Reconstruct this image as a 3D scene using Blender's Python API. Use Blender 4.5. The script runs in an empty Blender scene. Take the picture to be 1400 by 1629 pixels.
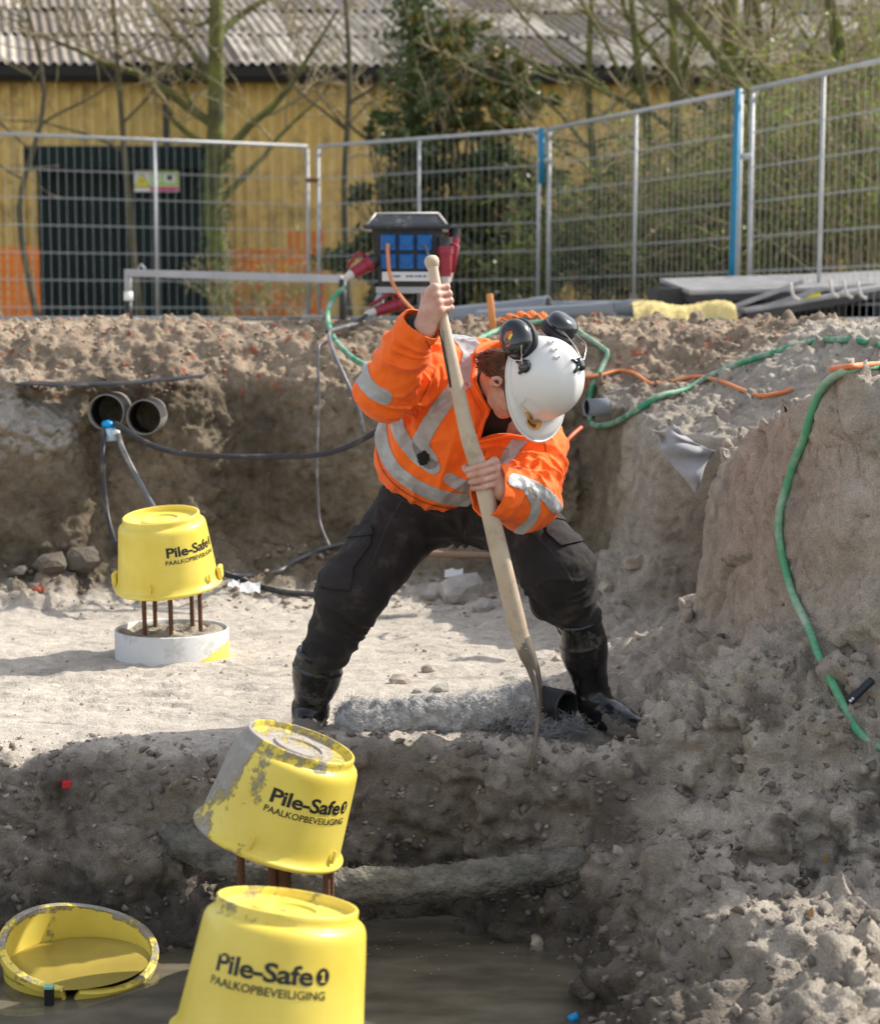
import bpy, bmesh, math, random
import numpy as np
from mathutils import Vector, Matrix, Quaternion

# ---------------------------------------------------------------- camera, sky, sun, exposure
SC = bpy.context.scene
COL = SC.collection
PITCH = math.atan(0.112)
CAM = np.array([0.0, 0.0, 1.29])
cam_d = bpy.data.cameras.new('camera')
cam = bpy.data.objects.new('camera', cam_d)
COL.objects.link(cam)
cam.location = (0, 0, 1.29)
cam.rotation_euler = (math.pi / 2 - PITCH, 0, 0)
cam_d.sensor_fit = 'VERTICAL'
cam_d.sensor_height = 36.0
cam_d.lens = 36.0 * 2800 / 1629
cam_d.clip_start = 0.05
cam_d.clip_end = 600
cam_d.dof.use_dof = True
cam_d.dof.focus_distance = 5.3
cam_d.dof.aperture_fstop = 3.6
SC.camera = cam

SUN_EL, SUN_AZ = math.radians(43), math.radians(68)      # azimuth from +y towards +x
world = bpy.data.worlds.new('World')
SC.world = world
world.use_nodes = True
wn = world.node_tree
sky = wn.nodes.new('ShaderNodeTexSky')
sky.sky_type = 'NISHITA'
sky.sun_disc = False
sky.sun_elevation = SUN_EL
sky.sun_rotation = SUN_AZ
sky.dust_density = 1.6
bg = wn.nodes['Background']
bg.inputs['Strength'].default_value = 0.15
hs = wn.nodes.new('ShaderNodeHueSaturation'); hs.inputs['Saturation'].default_value = 0.42
wn.links.new(sky.outputs[0], hs.inputs['Color']); wn.links.new(hs.outputs[0], bg.inputs['Color'])
sun_d = bpy.data.lights.new('sun', 'SUN')
sun_d.energy = 3.0
sun_d.angle = math.radians(0.55)
sun_d.color = (1.0, 0.94, 0.84)
sun = bpy.data.objects.new('sun', sun_d)
COL.objects.link(sun)
SUN_DIR = Vector((math.cos(SUN_EL) * math.sin(SUN_AZ), math.cos(SUN_EL) * math.cos(SUN_AZ), math.sin(SUN_EL)))
sun.rotation_euler = SUN_DIR.to_track_quat('Z', 'Y').to_euler()
sun.location = (20, 10, 20)
SC.view_settings.view_transform = 'Standard'
SC.view_settings.look = 'None'
SC.view_settings.exposure = 0.88
SC.view_settings.gamma = 1
SC.view_settings.use_curve_mapping = False
SC.cycles.use_denoising = True
SC.cycles.max_bounces = 6
SC.cycles.transparent_max_bounces = 8

rng = random.Random(7)
nrg = np.random.default_rng(11)

# ---------------------------------------------------------------- helpers
_cp, _sp = math.cos(PITCH), math.sin(PITCH)
def U(px, py, Y):
    """world point seen at photo pixel px,py at world depth y = Y"""
    xv, yv = (px - 700) / 2800.0, (814.5 - py) / 2800.0
    t = Y / (_cp + yv * _sp)
    return Vector((xv * t, Y, 1.29 + t * (-_sp + yv * _cp)))

def UZ(px, py, z):
    """world point seen at photo pixel px,py at world height z"""
    xv, yv = (px - 700) / 2800.0, (814.5 - py) / 2800.0
    t = (z - 1.29) / (-_sp + yv * _cp)
    return Vector((xv * t, t * (_cp + yv * _sp), z))

def link(o, parent=None):
    COL.objects.link(o)
    if parent is not None:
        o.parent = parent
    return o

def tag(o, label=None, cat=None, group=None, kind=None):
    if label: o['label'] = label
    if cat: o['category'] = cat
    if group: o['group'] = group
    if kind: o['kind'] = kind
    return o

def thing(name, label, cat, loc=(0, 0, 0), group=None):
    o = bpy.data.objects.new(name, None)
    o.empty_display_size = 0.1
    link(o)
    o.location = loc
    return tag(o, label, cat, group)

def np_mesh(name, V, F, smooth=True):
    me = bpy.data.meshes.new(name)
    V = np.asarray(V, dtype=np.float32)
    if isinstance(F, np.ndarray):
        n, k = F.shape
        me.vertices.add(len(V)); me.vertices.foreach_set('co', V.ravel())
        me.loops.add(n * k); me.loops.foreach_set('vertex_index', F.astype(np.int32).ravel())
        me.polygons.add(n)
        me.polygons.foreach_set('loop_start', np.arange(0, n * k, k, dtype=np.int32))
        me.update(calc_edges=True)
        me.validate()
    else:
        me.from_pydata([tuple(map(float, v)) for v in V], [], F)
        me.update()
    if smooth:
        me.polygons.foreach_set('use_smooth', np.ones(len(me.polygons), dtype=bool))
    return me

def attr(me, name, vals):
    a = me.attributes.new(name, 'FLOAT', 'POINT')
    a.data.foreach_set('value', np.asarray(vals, dtype=np.float32))

def cattr(me, name, rgb):
    a = me.attributes.new(name, 'FLOAT_COLOR', 'POINT')
    c = np.ones((len(rgb), 4), dtype=np.float32); c[:, :3] = rgb
    a.data.foreach_set('color', c.ravel())

class MB:
    """collects shapes in world coordinates and links them as one mesh object"""
    def __init__(s): s.v, s.f = [], []
    def add(s, V, F):
        o = len(s.v)
        s.v.extend(V); s.f.extend([tuple(i + o for i in f) for f in F])
        return s
    def box(s, c, size, R=None, taper=1.0, bev=0.0):
        c = Vector(c); hx, hy, hz = [k / 2 for k in size]
        V = []
        if bev <= 0:
            for z in (-1, 1):
                t = taper if z > 0 else 1
                for x, y in ((-1, -1), (1, -1), (1, 1), (-1, 1)):
                    V.append(Vector((x * hx * t, y * hy * t, z * hz)))
            F = [(0, 3, 2, 1), (4, 5, 6, 7), (0, 1, 5, 4), (1, 2, 6, 5), (2, 3, 7, 6), (3, 0, 4, 7)]
        else:
            b = bev; F = []
            for z, i in ((-hz, b), (-hz + b, 0), (hz - b, 0), (hz, b)):
                t = taper if z > 0 else 1
                for sx, sy, q in ((-1, -1, 0), (-1, -1, 1), (1, -1, 1), (1, -1, 0), (1, 1, 0), (1, 1, 1), (-1, 1, 1), (-1, 1, 0)):
                    ex = hx * t - i - (b if q else 0); ey = hy * t - i - (0 if q else b)
                    V.append(Vector((sx * ex, sy * ey, z)))
            for r in range(3):
                for k in range(8):
                    a = r * 8 + k; bb = r * 8 + (k + 1) % 8
                    F.append((a, bb, bb + 8, a + 8))
            F.append(tuple(reversed(range(8)))); F.append(tuple(range(24, 32)))
        if R is not None: V = [R @ v for v in V]
        return s.add([v + c for v in V], F)
    def tube(s, pts, r, n=8, caps=True, rs=None):
        pts = [Vector(p) for p in pts]
        m = len(pts); V, F = [], []
        nrm = None
        for i, p in enumerate(pts):
            t = (pts[min(i + 1, m - 1)] - pts[max(i - 1, 0)]).normalized()
            if nrm is None:
                nrm = t.orthogonal().normalized()
            else:
                nrm = (nrm - t * nrm.dot(t))
                nrm = nrm.normalized() if nrm.length > 1e-6 else t.orthogonal().normalized()
            b = t.cross(nrm)
            rr = rs[i] if rs is not None else r
            for k in range(n):
                a = 2 * math.pi * k / n
                V.append(p + (nrm * math.cos(a) + b * math.sin(a)) * rr)
        for i in range(m - 1):
            for k in range(n):
                a, c = i * n + k, i * n + (k + 1) % n
                F.append((a, c, c + n, a + n))
        if caps:
            F.append(tuple(reversed(range(n)))); F.append(tuple(range((m - 1) * n, m * n)))
        return s.add(V, F)
    def lathe(s, prof, M=None, n=48, a0=0.0, a1=2 * math.pi):
        """prof: list of (r, z); closed where r == 0"""
        full = abs(a1 - a0 - 2 * math.pi) < 1e-6
        cnt = n if full else n + 1
        V, F = [], []
        for r, z in prof:
            for k in range(cnt):
                a = a0 + (a1 - a0) * k / n
                V.append(Vector((r * math.cos(a), r * math.sin(a), z)))
        for i in range(len(prof) - 1):
            for k in range(n):
                a, c = i * cnt + k, i * cnt + (k + 1) % cnt
                F.append((a, c, c + cnt, a + cnt))
        if M is not None: V = [M @ v for v in V]
        return s.add(V, F)
    def build(s, name, mat, parent=None, smooth=True, angle=None):
        o = None
        org = Vector((0, 0, 0))
        if parent is not None: org = total_loc(parent)
        me = bpy.data.meshes.new(name)
        me.from_pydata([tuple(Vector(v) - org) for v in s.v], [], s.f)
        me.update()
        if smooth:
            me.polygons.foreach_set('use_smooth', np.ones(len(me.polygons), dtype=bool))
            if angle is not None:
                me.set_sharp_from_angle(angle=math.radians(angle))
        if mat is not None: me.materials.append(mat)
        o = bpy.data.objects.new(name, me)
        return link(o, parent)

def total_loc(o):
    v = Vector((0, 0, 0))
    while o is not None:
        v += o.location; o = o.parent
    return v

def place(me, name, mat, parent=None):
    """link a mesh given in world coordinates under a parent that only translates"""
    org = total_loc(parent) if parent is not None else Vector((0, 0, 0))
    if org.length > 0: me.transform(Matrix.Translation(-org))
    if mat is not None: me.materials.append(mat)
    return link(bpy.data.objects.new(name, me), parent)

def copy_tree(o, parent=None):
    c = o.copy(); COL.objects.link(c); c.parent = parent
    for ch in list(o.children): copy_tree(ch, c)
    return c

def smooth_path(pts, per=6):
    """Catmull-Rom through the points"""
    P = [Vector(p) for p in pts]
    out = []
    for i in range(len(P) - 1):
        a, b, c, d = P[max(i - 1, 0)], P[i], P[i + 1], P[min(i + 2, len(P) - 1)]
        for k in range(per):
            t = k / per
            out.append(0.5 * ((2 * b) + (c - a) * t + (2 * a - 5 * b + 4 * c - d) * t * t + (-a + 3 * b - 3 * c + d) * t ** 3))
    out.append(P[-1])
    return out

# ---- numpy noise
_perm = nrg.permutation(256).astype(np.int32)
_perm = np.concatenate([_perm, _perm, _perm])
_g3 = nrg.normal(size=(256, 3)).astype(np.float32)
_g3 /= np.linalg.norm(_g3, axis=1)[:, None]
def perlin(P):
    P = np.asarray(P, dtype=np.float32)
    I = np.floor(P).astype(np.int32); f = P - I
    I &= 255
    u = f * f * f * (f * (f * 6 - 15) + 10)
    out = np.zeros(len(P), dtype=np.float32)
    for dx in (0, 1):
        wx = u[:, 0] if dx else 1 - u[:, 0]
        a = _perm[I[:, 0] + dx]
        for dy in (0, 1):
            wy = u[:, 1] if dy else 1 - u[:, 1]
            b = _perm[a + I[:, 1] + dy]
            for dz in (0, 1):
                wz = u[:, 2] if dz else 1 - u[:, 2]
                h = _perm[b + I[:, 2] + dz]
                g = _g3[h]
                d = g[:, 0] * (f[:, 0] - dx) + g[:, 1] * (f[:, 1] - dy) + g[:, 2] * (f[:, 2] - dz)
                out += wx * wy * wz * d
    return out * 1.5
def fbm(P, oct=4, gain=0.5, lac=2.03):
    P = np.asarray(P, dtype=np.float32)
    s = np.zeros(len(P), dtype=np.float32); a = 1.0
    for o in range(oct):
        s += a * perlin(P + 17.3 * o); P = P * lac; a *= gain
    return s
_jit = nrg.random((256, 3)).astype(np.float32)
def worley(P):
    """nearest and second nearest distance to jittered cell points"""
    P = np.asarray(P, dtype=np.float32)
    I = np.floor(P).astype(np.int32)
    d1 = np.full(len(P), 9.0, np.float32); d2 = d1.copy(); idv = np.zeros(len(P), np.int32)
    for dx in (-1, 0, 1):
        for dy in (-1, 0, 1):
            for dz in (-1, 0, 1):
                J = I + np.array([dx, dy, dz], dtype=np.int32)
                K = J & 255
                h = _perm[_perm[_perm[K[:, 0]] + K[:, 1]] + K[:, 2]]
                q = J + _jit[h] - P
                d = np.sqrt((q * q).sum(1))
                m = d < d1
                d2 = np.where(m, d1, np.minimum(d2, d)); idv = np.where(m, h, idv); d1 = np.where(m, d, d1)
    return d1, d2, idv
def xy3(x, y, s, z=0.0):
    return np.stack([np.ravel(x) * s, np.ravel(y) * s, np.full(np.size(x), z)], 1).astype(np.float32)
def sst(a, b, x):
    t = np.clip((x - a) / (b - a), 0, 1); return t * t * (3 - 2 * t)

# ---- surface nets over a signed field (inside < 0)
def surfnet(F, org, h):
    S = F < 0
    nx, ny, nz = F.shape
    c = np.zeros((nx - 1, ny - 1, nz - 1), dtype=np.int8)
    for i in (0, 1):
        for j in (0, 1):
            for k in (0, 1):
                c += S[i:nx - 1 + i, j:ny - 1 + j, k:nz - 1 + k]
    act = np.argwhere((c > 0) & (c < 8))
    idx = np.full(c.shape, -1, dtype=np.int32)
    idx[act[:, 0], act[:, 1], act[:, 2]] = np.arange(len(act))
    corner = {}
    for i in (0, 1):
        for j in (0, 1):
            for k in (0, 1):
                corner[i, j, k] = F[act[:, 0] + i, act[:, 1] + j, act[:, 2] + k]
    acc = np.zeros((len(act), 3), np.float32); cnt = np.zeros(len(act), np.float32)
    for a in ((0, 0), (0, 1), (1, 0), (1, 1)):
        for ax in range(3):
            p = list(a); p.insert(ax, 0); q = list(a); q.insert(ax, 1)
            f0, f1 = corner[tuple(p)], corner[tuple(q)]
            m = (f0 < 0) != (f1 < 0)
            t = np.where(m, f0 / np.where(m, f0 - f1, 1), 0)
            for d in range(3):
                acc[:, d] += np.where(m, (t if d == ax else p[d]), 0)
            cnt += m
    V = (act + acc / cnt[:, None]) * h + np.asarray(org, dtype=np.float32)
    quads = []
    for ax in range(3):
        sl0 = [slice(None)] * 3; sl1 = [slice(None)] * 3
        sl0[ax] = slice(0, -1); sl1[ax] = slice(1, None)
        o1, o2 = [d for d in range(3) if d != ax]
        d = S[tuple(sl0)] != S[tuple(sl1)]
        E = np.argwhere(d)
        ok = (E[:, o1] > 0) & (E[:, o2] > 0) & (E[:, o1] < F.shape[o1] - 1) & (E[:, o2] < F.shape[o2] - 1)
        E = E[ok]
        ins = S[E[:, 0], E[:, 1], E[:, 2]]
        def at(u, v):
            G = E.copy(); G[:, o1] -= u; G[:, o2] -= v
            return idx[G[:, 0], G[:, 1], G[:, 2]]
        Q = np.stack([at(1, 1), at(0, 1), at(0, 0), at(1, 0)], 1)
        flip = ~ins if ax != 1 else ins
        Q[flip] = Q[flip][:, ::-1]
        quads.append(Q)
    Q = np.concatenate(quads)
    Q = Q[(Q >= 0).all(1)]
    return V, Q

def subdiv(V, Q):
    n = len(V); nq = len(Q)
    E = np.stack([Q, np.roll(Q, -1, 1)], 2).reshape(-1, 2)
    Es = np.sort(E, 1)
    key = Es[:, 0].astype(np.int64) * (n + 1) + Es[:, 1]
    uk, first, inv = np.unique(key, return_index=True, return_inverse=True)
    mid = V[Es[first]].mean(1)
    fc = V[Q].mean(1)
    V2 = np.concatenate([V, mid, fc])
    e = (inv.reshape(-1, 4) + n)
    f = (np.arange(nq) + n + len(mid))
    out = []
    for k in range(4):
        out.append(np.stack([Q[:, k], e[:, k], f, e[:, k - 1]], 1))
    return V2, np.concatenate(out)

def normals(V, Q):
    N = np.zeros_like(V)
    fn = np.cross(V[Q[:, 2]] - V[Q[:, 0]], V[Q[:, 3 if Q.shape[1] == 4 else 1]] - V[Q[:, 1 if Q.shape[1] == 4 else 0]])
    if Q.shape[1] == 3: fn = np.cross(V[Q[:, 1]] - V[Q[:, 0]], V[Q[:, 2]] - V[Q[:, 0]])
    for k in range(Q.shape[1]):
        for d in range(3):
            N[:, d] += np.bincount(Q[:, k], weights=fn[:, d], minlength=len(V))
    return N / (np.linalg.norm(N, axis=1)[:, None] + 1e-12)

def relax(V, Q, it=1, lam=0.5):
    n = len(V)
    for _ in range(it):
        A = np.zeros_like(V); c = np.zeros(n)
        for k in range(4):
            a, b = Q[:, k], Q[:, (k + 1) % 4]
            for d in range(3):
                A[:, d] += np.bincount(a, weights=V[b, d], minlength=n) + np.bincount(b, weights=V[a, d], minlength=n)
            c += np.bincount(a, minlength=n) + np.bincount(b, minlength=n)
        c[c == 0] = 1
        V = V + lam * (A / c[:, None] - V)
    return V.astype(np.float32)

# ---------------------------------------------------------------- materials
def mat(name, color=(0.5, 0.5, 0.5), rough=0.6, metal=0.0, spec=0.5, noise=None, bump=None, trans=0.0, dirt=None, coat=0.0, col2=None, nscale=4.0, bscale=60.0, bdist=0.01, sheen=0.0):
    """noise: amount of mottling 0..1, bump: strength, dirt: (colour, amount, scale)"""
    m = bpy.data.materials.new(name); m.use_nodes = True
    nt = m.node_tree; N, L = nt.nodes, nt.links
    b = N['Principled BSDF']
    b.inputs['Base Color'].default_value = (*color, 1)
    b.inputs['Roughness'].default_value = rough
    b.inputs['Metallic'].default_value = metal
    b.inputs['Specular IOR Level'].default_value = spec
    if coat: b.inputs['Coat Weight'].default_value = coat
    if sheen: b.inputs['Sheen Weight'].default_value = sheen
    if trans: b.inputs['Transmission Weight'].default_value = trans
    tc = N.new('ShaderNodeTexCoord')
    out = None
    if noise or col2:
        n = N.new('ShaderNodeTexNoise'); n.inputs['Scale'].default_value = nscale; n.inputs['Detail'].default_value = 6
        L.new(tc.outputs['Object'], n.inputs['Vector'])
        r = N.new('ShaderNodeValToRGB')
        k = noise or 0.5
        r.color_ramp.elements[0].position = 0.32; r.color_ramp.elements[1].position = 0.68
        c2 = col2 if col2 else tuple(c * (1 + 0.35 * k) for c in color)
        c1 = color if col2 else tuple(c * (1 - 0.6 * k) for c in color)
        r.color_ramp.elements[0].color = (*c1, 1); r.color_ramp.elements[1].color = (*c2, 1)
        L.new(n.outputs['Fac'], r.inputs['Fac']); out = r.outputs['Color']
    if dirt:
        dc, amt, sc = dirt
        n = N.new('ShaderNodeTexNoise'); n.inputs['Scale'].default_value = sc; n.inputs['Detail'].default_value = 8; n.inputs['Roughness'].default_value = 0.7
        L.new(tc.outputs['Object'], n.inputs['Vector'])
        r = N.new('ShaderNodeMapRange'); r.inputs['From Min'].default_value = 0.62 - 0.3 * amt; r.inputs['From Max'].default_value = 0.74 - 0.2 * amt
        r.inputs['To Max'].default_value = min(1, 0.4 + amt)
        L.new(n.outputs['Fac'], r.inputs['Value'])
        mx = N.new('ShaderNodeMix'); mx.data_type = 'RGBA'
        L.new(r.outputs[0], mx.inputs['Factor'])
        if out is not None: L.new(out, mx.inputs[6])
        else: mx.inputs[6].default_value = (*color, 1)
        mx.inputs[7].default_value = (*dc, 1); out = mx.outputs[2]
        ra = N.new('ShaderNodeMapRange'); ra.inputs['To Min'].default_value = rough; ra.inputs['To Max'].default_value = 0.9
        L.new(r.outputs[0], ra.inputs['Value']); L.new(ra.outputs[0], b.inputs['Roughness'])
    if out is not None: L.new(out, b.inputs['Base Color'])
    if bump:
        n = N.new('ShaderNodeTexNoise'); n.inputs['Scale'].default_value = bscale; n.inputs['Detail'].default_value = 6
        L.new(tc.outputs['Object'], n.inputs['Vector'])
        bp = N.new('ShaderNodeBump'); bp.inputs['Strength'].default_value = bump; bp.inputs['Distance'].default_value = bdist
        L.new(n.outputs['Fac'], bp.inputs['Height']); L.new(bp.outputs[0], b.inputs['Normal'])
    return m
# ---------------------------------------------------------------- the ground of the pit
def interp(x, xs, ys): return np.interp(x, xs, ys)
def height(X, Y, detail=True):
    sh = X.shape; x = X.ravel().astype(np.float32); y = Y.ravel().astype(np.float32)
    w1 = fbm(xy3(x, y, 2.2, 3.0), 3) * 0.09
    w2 = fbm(xy3(x, y, 2.0, 9.0), 3) * 0.09
    n_lo = fbm(xy3(x, y, 1.3, 5.0), 3)
    n_hi = fbm(xy3(x, y, 5.0, 1.0), 3)
    # high level floor
    fl = 0.008 * n_lo + 0.005 * n_hi
    # back wall
    yb = interp(x, [-6, -1.9, -1.5, -1.15, -0.9, -0.5, 0.0, 0.5, 0.8], [8.2, 8.12, 8.12, 8.2, 8.3, 8.36, 8.38, 8.3, 8.25]) + w1
    s = y - yb
    back = interp(s, [-0.62, -0.35, -0.12, 0.0, 0.05, 0.10, 0.13, 0.32, 0.6, 1.2], [0, 0.05, 0.12, 0.2, 0.62, 0.9, 0.965, 1.15, 1.225, 1.235])
    back = back + 0.03 * n_hi * sst(-0.5, -0.1, s)
    # left shoulder in front of the wall
    ls = sst(-1.48, -1.72, x + 0.5 * w2)
    yb2 = 7.9 + w1 * 0.7
    sh2 = interp(y - yb2, [-0.35, -0.05, 0.0, 0.07, 0.35], [0, 0.16, 0.25, 0.74, 0.92])
    back = np.maximum(back, sh2 * ls)
    # right bank
    xb = interp(y, [2, 4.2, 4.7, 5.3, 5.9, 6.35, 6.5, 6.9, 7.2, 8.0, 8.6], [1.75, 1.5, 1.22, 0.98, 0.90, 0.91, 1.46, 1.34, 0.86, 0.72, 0.55]) + w2 * 0.6
    zt = interp(y, [2, 4.2, 5.0, 5.5, 6.2, 7.2, 8.2, 9], [0.5, 0.8, 1.02, 0.97, 0.78, 0.82, 0.92, 1.15])
    t = x - xb
    face = interp(t, [-0.7, -0.35, -0.12, 0.0, 0.05, 0.09], [0, 0.05, 0.13, 0.22, 0.30, 1.0])
    face = np.where(t > 0.0, 0.22 + (zt - 0.22) * sst(0.0, 0.10, t), face)
    up = zt + (1.235 - zt) * sst(0.08, 1.0, t) * np.where(y > 4.4, 1, 0.6)
    bank = np.where(t > 0.10, up, face) + 0.02 * n_hi * sst(-0.6, -0.1, t)
    bank = bank * sst(4.35, 4.8, y + 0.5 * w1) + (-0.05) * (1 - sst(4.35, 4.8, y + 0.5 * w1)) * sst(-0.7, 0, t)
    hi = fl + np.maximum(back, bank)
    hi = np.minimum(hi, 1.245 + 0.02 * n_lo + 0.012 * n_hi)
    # heaped edge near the shovel
    hi = hi + 0.028 * np.exp(-(((x - 0.1) / 0.45) ** 2 + ((y - 5.16) / 0.13) ** 2)) + 0.15 * np.exp(-(((x - 0.95) / 0.40) ** 2 + ((y - 5.02) / 0.22) ** 2))
    # low level: trench and lower terrace at right
    xr = interp(y, [1, 3.0, 3.6, 4.3, 4.9, 5.2], [0.62, 0.56, 0.50, 0.40, 0.36, 0.34]) + w1 * 0.7
    q = x - xr
    lo = interp(q, [-0.25, -0.05, 0.0, 0.08, 0.2, 0.55, 1.0, 1.8], [-0.60, -0.52, -0.45, -0.34, -0.28, -0.25, -0.16, 0.10]) + 0.05 * n_hi * sst(-0.05, 0.15, q) + 0.06 * n_lo * sst(0, 0.4, q)
    lo = lo + 0.20 * np.exp(-(((x - 0.62) / 0.10) ** 2 + ((y - 4.45) / 0.22) ** 2)) * 0.8 + 0.12 * np.exp(-(((x - 1.0) / 0.2) ** 2 + ((y - 4.0) / 0.22) ** 2))
    ye = interp(x, [-6, -1.5, -0.8, -0.45, -0.1, 0.25, 0.45, 0.7, 1.0, 1.4, 2.5], [4.98, 5.0, 4.98, 5.06, 5.14, 5.05, 4.95, 4.98, 4.85, 4.7, 4.6]) + w1 * 0.9 + 0.02 * n_hi
    e = y - ye
    e = e / (1 - 0.45 * sst(0.35, 0.6, x))
    k = interp(e, [-0.42, -0.34, -0.28, -0.235, -0.10, -0.055, 0.0, 0.08], [0, 0.05, 0.14, 0.38, 0.48, 0.66, 0.94, 1.0])
    h = lo + (hi - lo) * k
    rg = 1 - 2 * np.abs(perlin(xy3(x + 0.4 * y, y, 2.1, 21.0))); rg2 = 1 - 2 * np.abs(perlin(xy3(x, y - 0.3 * x, 4.3, 31.0)))
    h = h + (0.085 * rg + 0.045 * rg2 - 0.03) * sst(0.48, 0.75, x) * sst(5.35, 4.95, y)
    # hollow scooped out of the wall behind the coir pipe
    h = h - 0.17 * np.exp(-(((x - 0.02) / 0.26) ** 2 + ((y - 4.95) / 0.085) ** 2))
    h = h - 0.14 * np.exp(-(((x + 0.93) / 0.24) ** 2 + ((y - 4.66) / 0.16) ** 2)) - 0.10 * np.exp(-(((x - 0.52) / 0.16) ** 2 + ((y - 5.17) / 0.17) ** 2))
    # nearer than the water the ground rises under the photographer
    h = h + (0.35) * sst(2.6, 2.0, y) * (k < 0.5)
    return h.reshape(sh), (e.reshape(sh), s.reshape(sh), t.reshape(sh), q.reshape(sh))

X0, X1, Y0, Y1, Z0, Z1 = -2.6, 2.6, 2.5, 9.5, -0.8, 1.5
HV = 0.025
gx = np.arange(X0, X1 + HV / 2, HV, dtype=np.float32)
gy = np.arange(Y0, Y1 + HV / 2, HV, dtype=np.float32)
gz = np.arange(Z0, Z1 + HV / 2, HV, dtype=np.float32)
GX, GY = np.meshgrid(gx, gy, indexing='ij')
HH, _ = height(GX, GY)
gh0, gh1 = np.gradient(HH, HV)
steep = np.minimum(np.sqrt(gh0 ** 2 + gh1 ** 2), 12)
FT = ((gz[None, None, :] - HH[:, :, None]) / np.sqrt(1 + (0.7 * steep[:, :, None]) ** 2)).astype(np.float32)
band = np.argwhere(np.abs(FT) < 0.10)
BP = np.stack([gx[band[:, 0]], gy[band[:, 1]], gz[band[:, 2]]], 1)
_st = sst(0.4, 3.0, steep[band[:, 0], band[:, 1]])
# three-dimensional lumps and overhangs, mostly on the cut faces
_lw = sst(5.35, 4.9, BP[:, 1])
FT[band[:, 0], band[:, 1], band[:, 2]] += (0.012 + 0.03 * _st + 0.035 * _lw) * fbm(BP * np.array([4.5, 4.5, 5.5]), 3) + 0.012 * _st * perlin(BP * np.array([14, 14, 4.0]))
TV, TQ = surfnet(FT, (X0, Y0, Z0), HV)
TV = relax(TV, TQ, 1, 0.4)
lab = np.arange(len(TV))
for _ in range(600):
    m = lab[TQ].min(1); new = lab.copy(); np.minimum.at(new, TQ.ravel(), np.repeat(m, 4)); new = new[new]; new = new[new]
    if (new == lab).all(): break
    lab = new
ids, cn_ = np.unique(lab[TQ[:, 0]], return_counts=True); TQ = TQ[lab[TQ[:, 0]] == ids[cn_.argmax()]]
u_, inv = np.unique(TQ, return_inverse=True); TV, TQ = TV[u_], inv.reshape(-1, 4)
TV, TQ = subdiv(TV, TQ)
TN = normals(TV, TQ)
_, (te, ts, tt, tq) = height(TV[:, 0], TV[:, 1])
x, y, z = TV[:, 0], TV[:, 1], TV[:, 2]
flat = sst(0.75, 0.95, TN[:, 2])
n1 = fbm(TV * 3.0, 3)
# how crumbly every place is
crumb = 0.15 + 0.75 * sst(-0.7, -0.25, ts) + 0.9 * sst(-0.75, -0.3, tt) + 0.9 * sst(0.30, 0.0, te + 0.1 * n1)
crumb *= np.where((tt > 0.0) & (tt < 0.5) & (flat < 0.4) & (z > 0.2), 0.12, 1)
crumb = np.clip(crumb, 0.12, 1.0) * (0.65 + 0.7 * np.clip(0.5 + n1, 0, 1))
sandfan = np.exp(-(((x - 0.62) / 0.13) ** 2 + ((y - 4.75) / 0.25) ** 2))
crumb *= 1 - 0.8 * sandfan
wp = TV + 0.012 * np.stack([perlin(TV * 30), perlin(TV * 30 + 5), perlin(TV * 30 + 9)], 1)
c1, c2_, cid = worley(wp * 15.0)
c3, c4_, cid2 = worley(wp * 34.0 + 3.3)
b1, b2, bid = worley(TV * np.array([5.0, 5.0, 6.5]) + 0.25 * np.stack([perlin(TV * 8), perlin(TV * 8 + 5), perlin(TV * 8 + 9)], 1))
blocks = (np.minimum(b2 - b1, 0.30) * 0.075 - 0.012) * (0.4 + (bid % 5) / 5.0) * sst(5.4, 5.0, y) * (1 - 0.5 * sst(0.4, 0.7, x))
clods = blocks + np.clip(1 - (c1 / 0.60) ** 2, 0, 1) * 0.026 * (((cid % 7) < 3) * 1.0) + np.clip(1 - (c3 / 0.62) ** 2, 0, 1) * 0.011 * ((cid2 % 5) < 3)
fine = 0.030 * fbm(TV * 10, 5, 0.58) + 0.010 * np.abs(fbm(TV * 22 + 4, 3)) + 0.006 * fbm(TV * 40, 2)
cracks = -0.012 * np.exp(-((fbm(TV * np.array([2.2, 2.2, 6.0]) + 40, 3)) / 0.03) ** 2) * (1 - flat)
floorm = np.clip(1 - crumb * 1.6, 0, 1)
ruts = floorm * flat * 0.007 * np.sign(np.sin((x * 0.25 + y) * 42 + 2 * perlin(TV * 2))) * (np.sin(x * 23 + y * 5) > -0.2) * np.exp(-(((x + 0.95) / 0.75) ** 2 + ((y - 6.0) / 0.55) ** 2))
lay = -0.014 * floorm * np.exp(-(fbm(TV * np.array([1.2, 5.0, 3]) + 7, 3) / 0.035) ** 2)
fmask = (sst(-0.02, 0.03, tt) * sst(0.5, 0.2, tt) * (te > 0) + 0.6 * sst(-0.02, 0.03, ts) * sst(0.3, 0.15, ts)) * (1 - sst(0.4, 0.7, TN[:, 2])) * sst(0.15, 0.3, z)
f1, f2, fid = worley(np.stack([(y + 0.6 * x) * 4.6 + 0.3 * perlin(TV * 3), (y - x) * 0.4, z * 1.9 + 0.25 * (x + y)], 1))
spade = fmask * (((fid % 9) / 9.0 - 0.5) * 0.034 - 0.012 * np.exp(-(((f2 - f1) / 0.05) ** 2)) + 0.006 * (f1 - 0.4))
clods = clods * (1 + 0.9 * sst(0.1, -0.15, tt) * sst(-0.75, -0.5, tt) * sst(6.3, 5.6, y))
disp = spade + crumb * (clods + fine) + 0.0022 * fbm(TV * 28, 3) + cracks * 0.9 + ruts + lay
TV = TV + TN * disp[:, None]
TN = normals(TV, TQ)
tme = np_mesh('pit_ground', TV, TQ)
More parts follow.
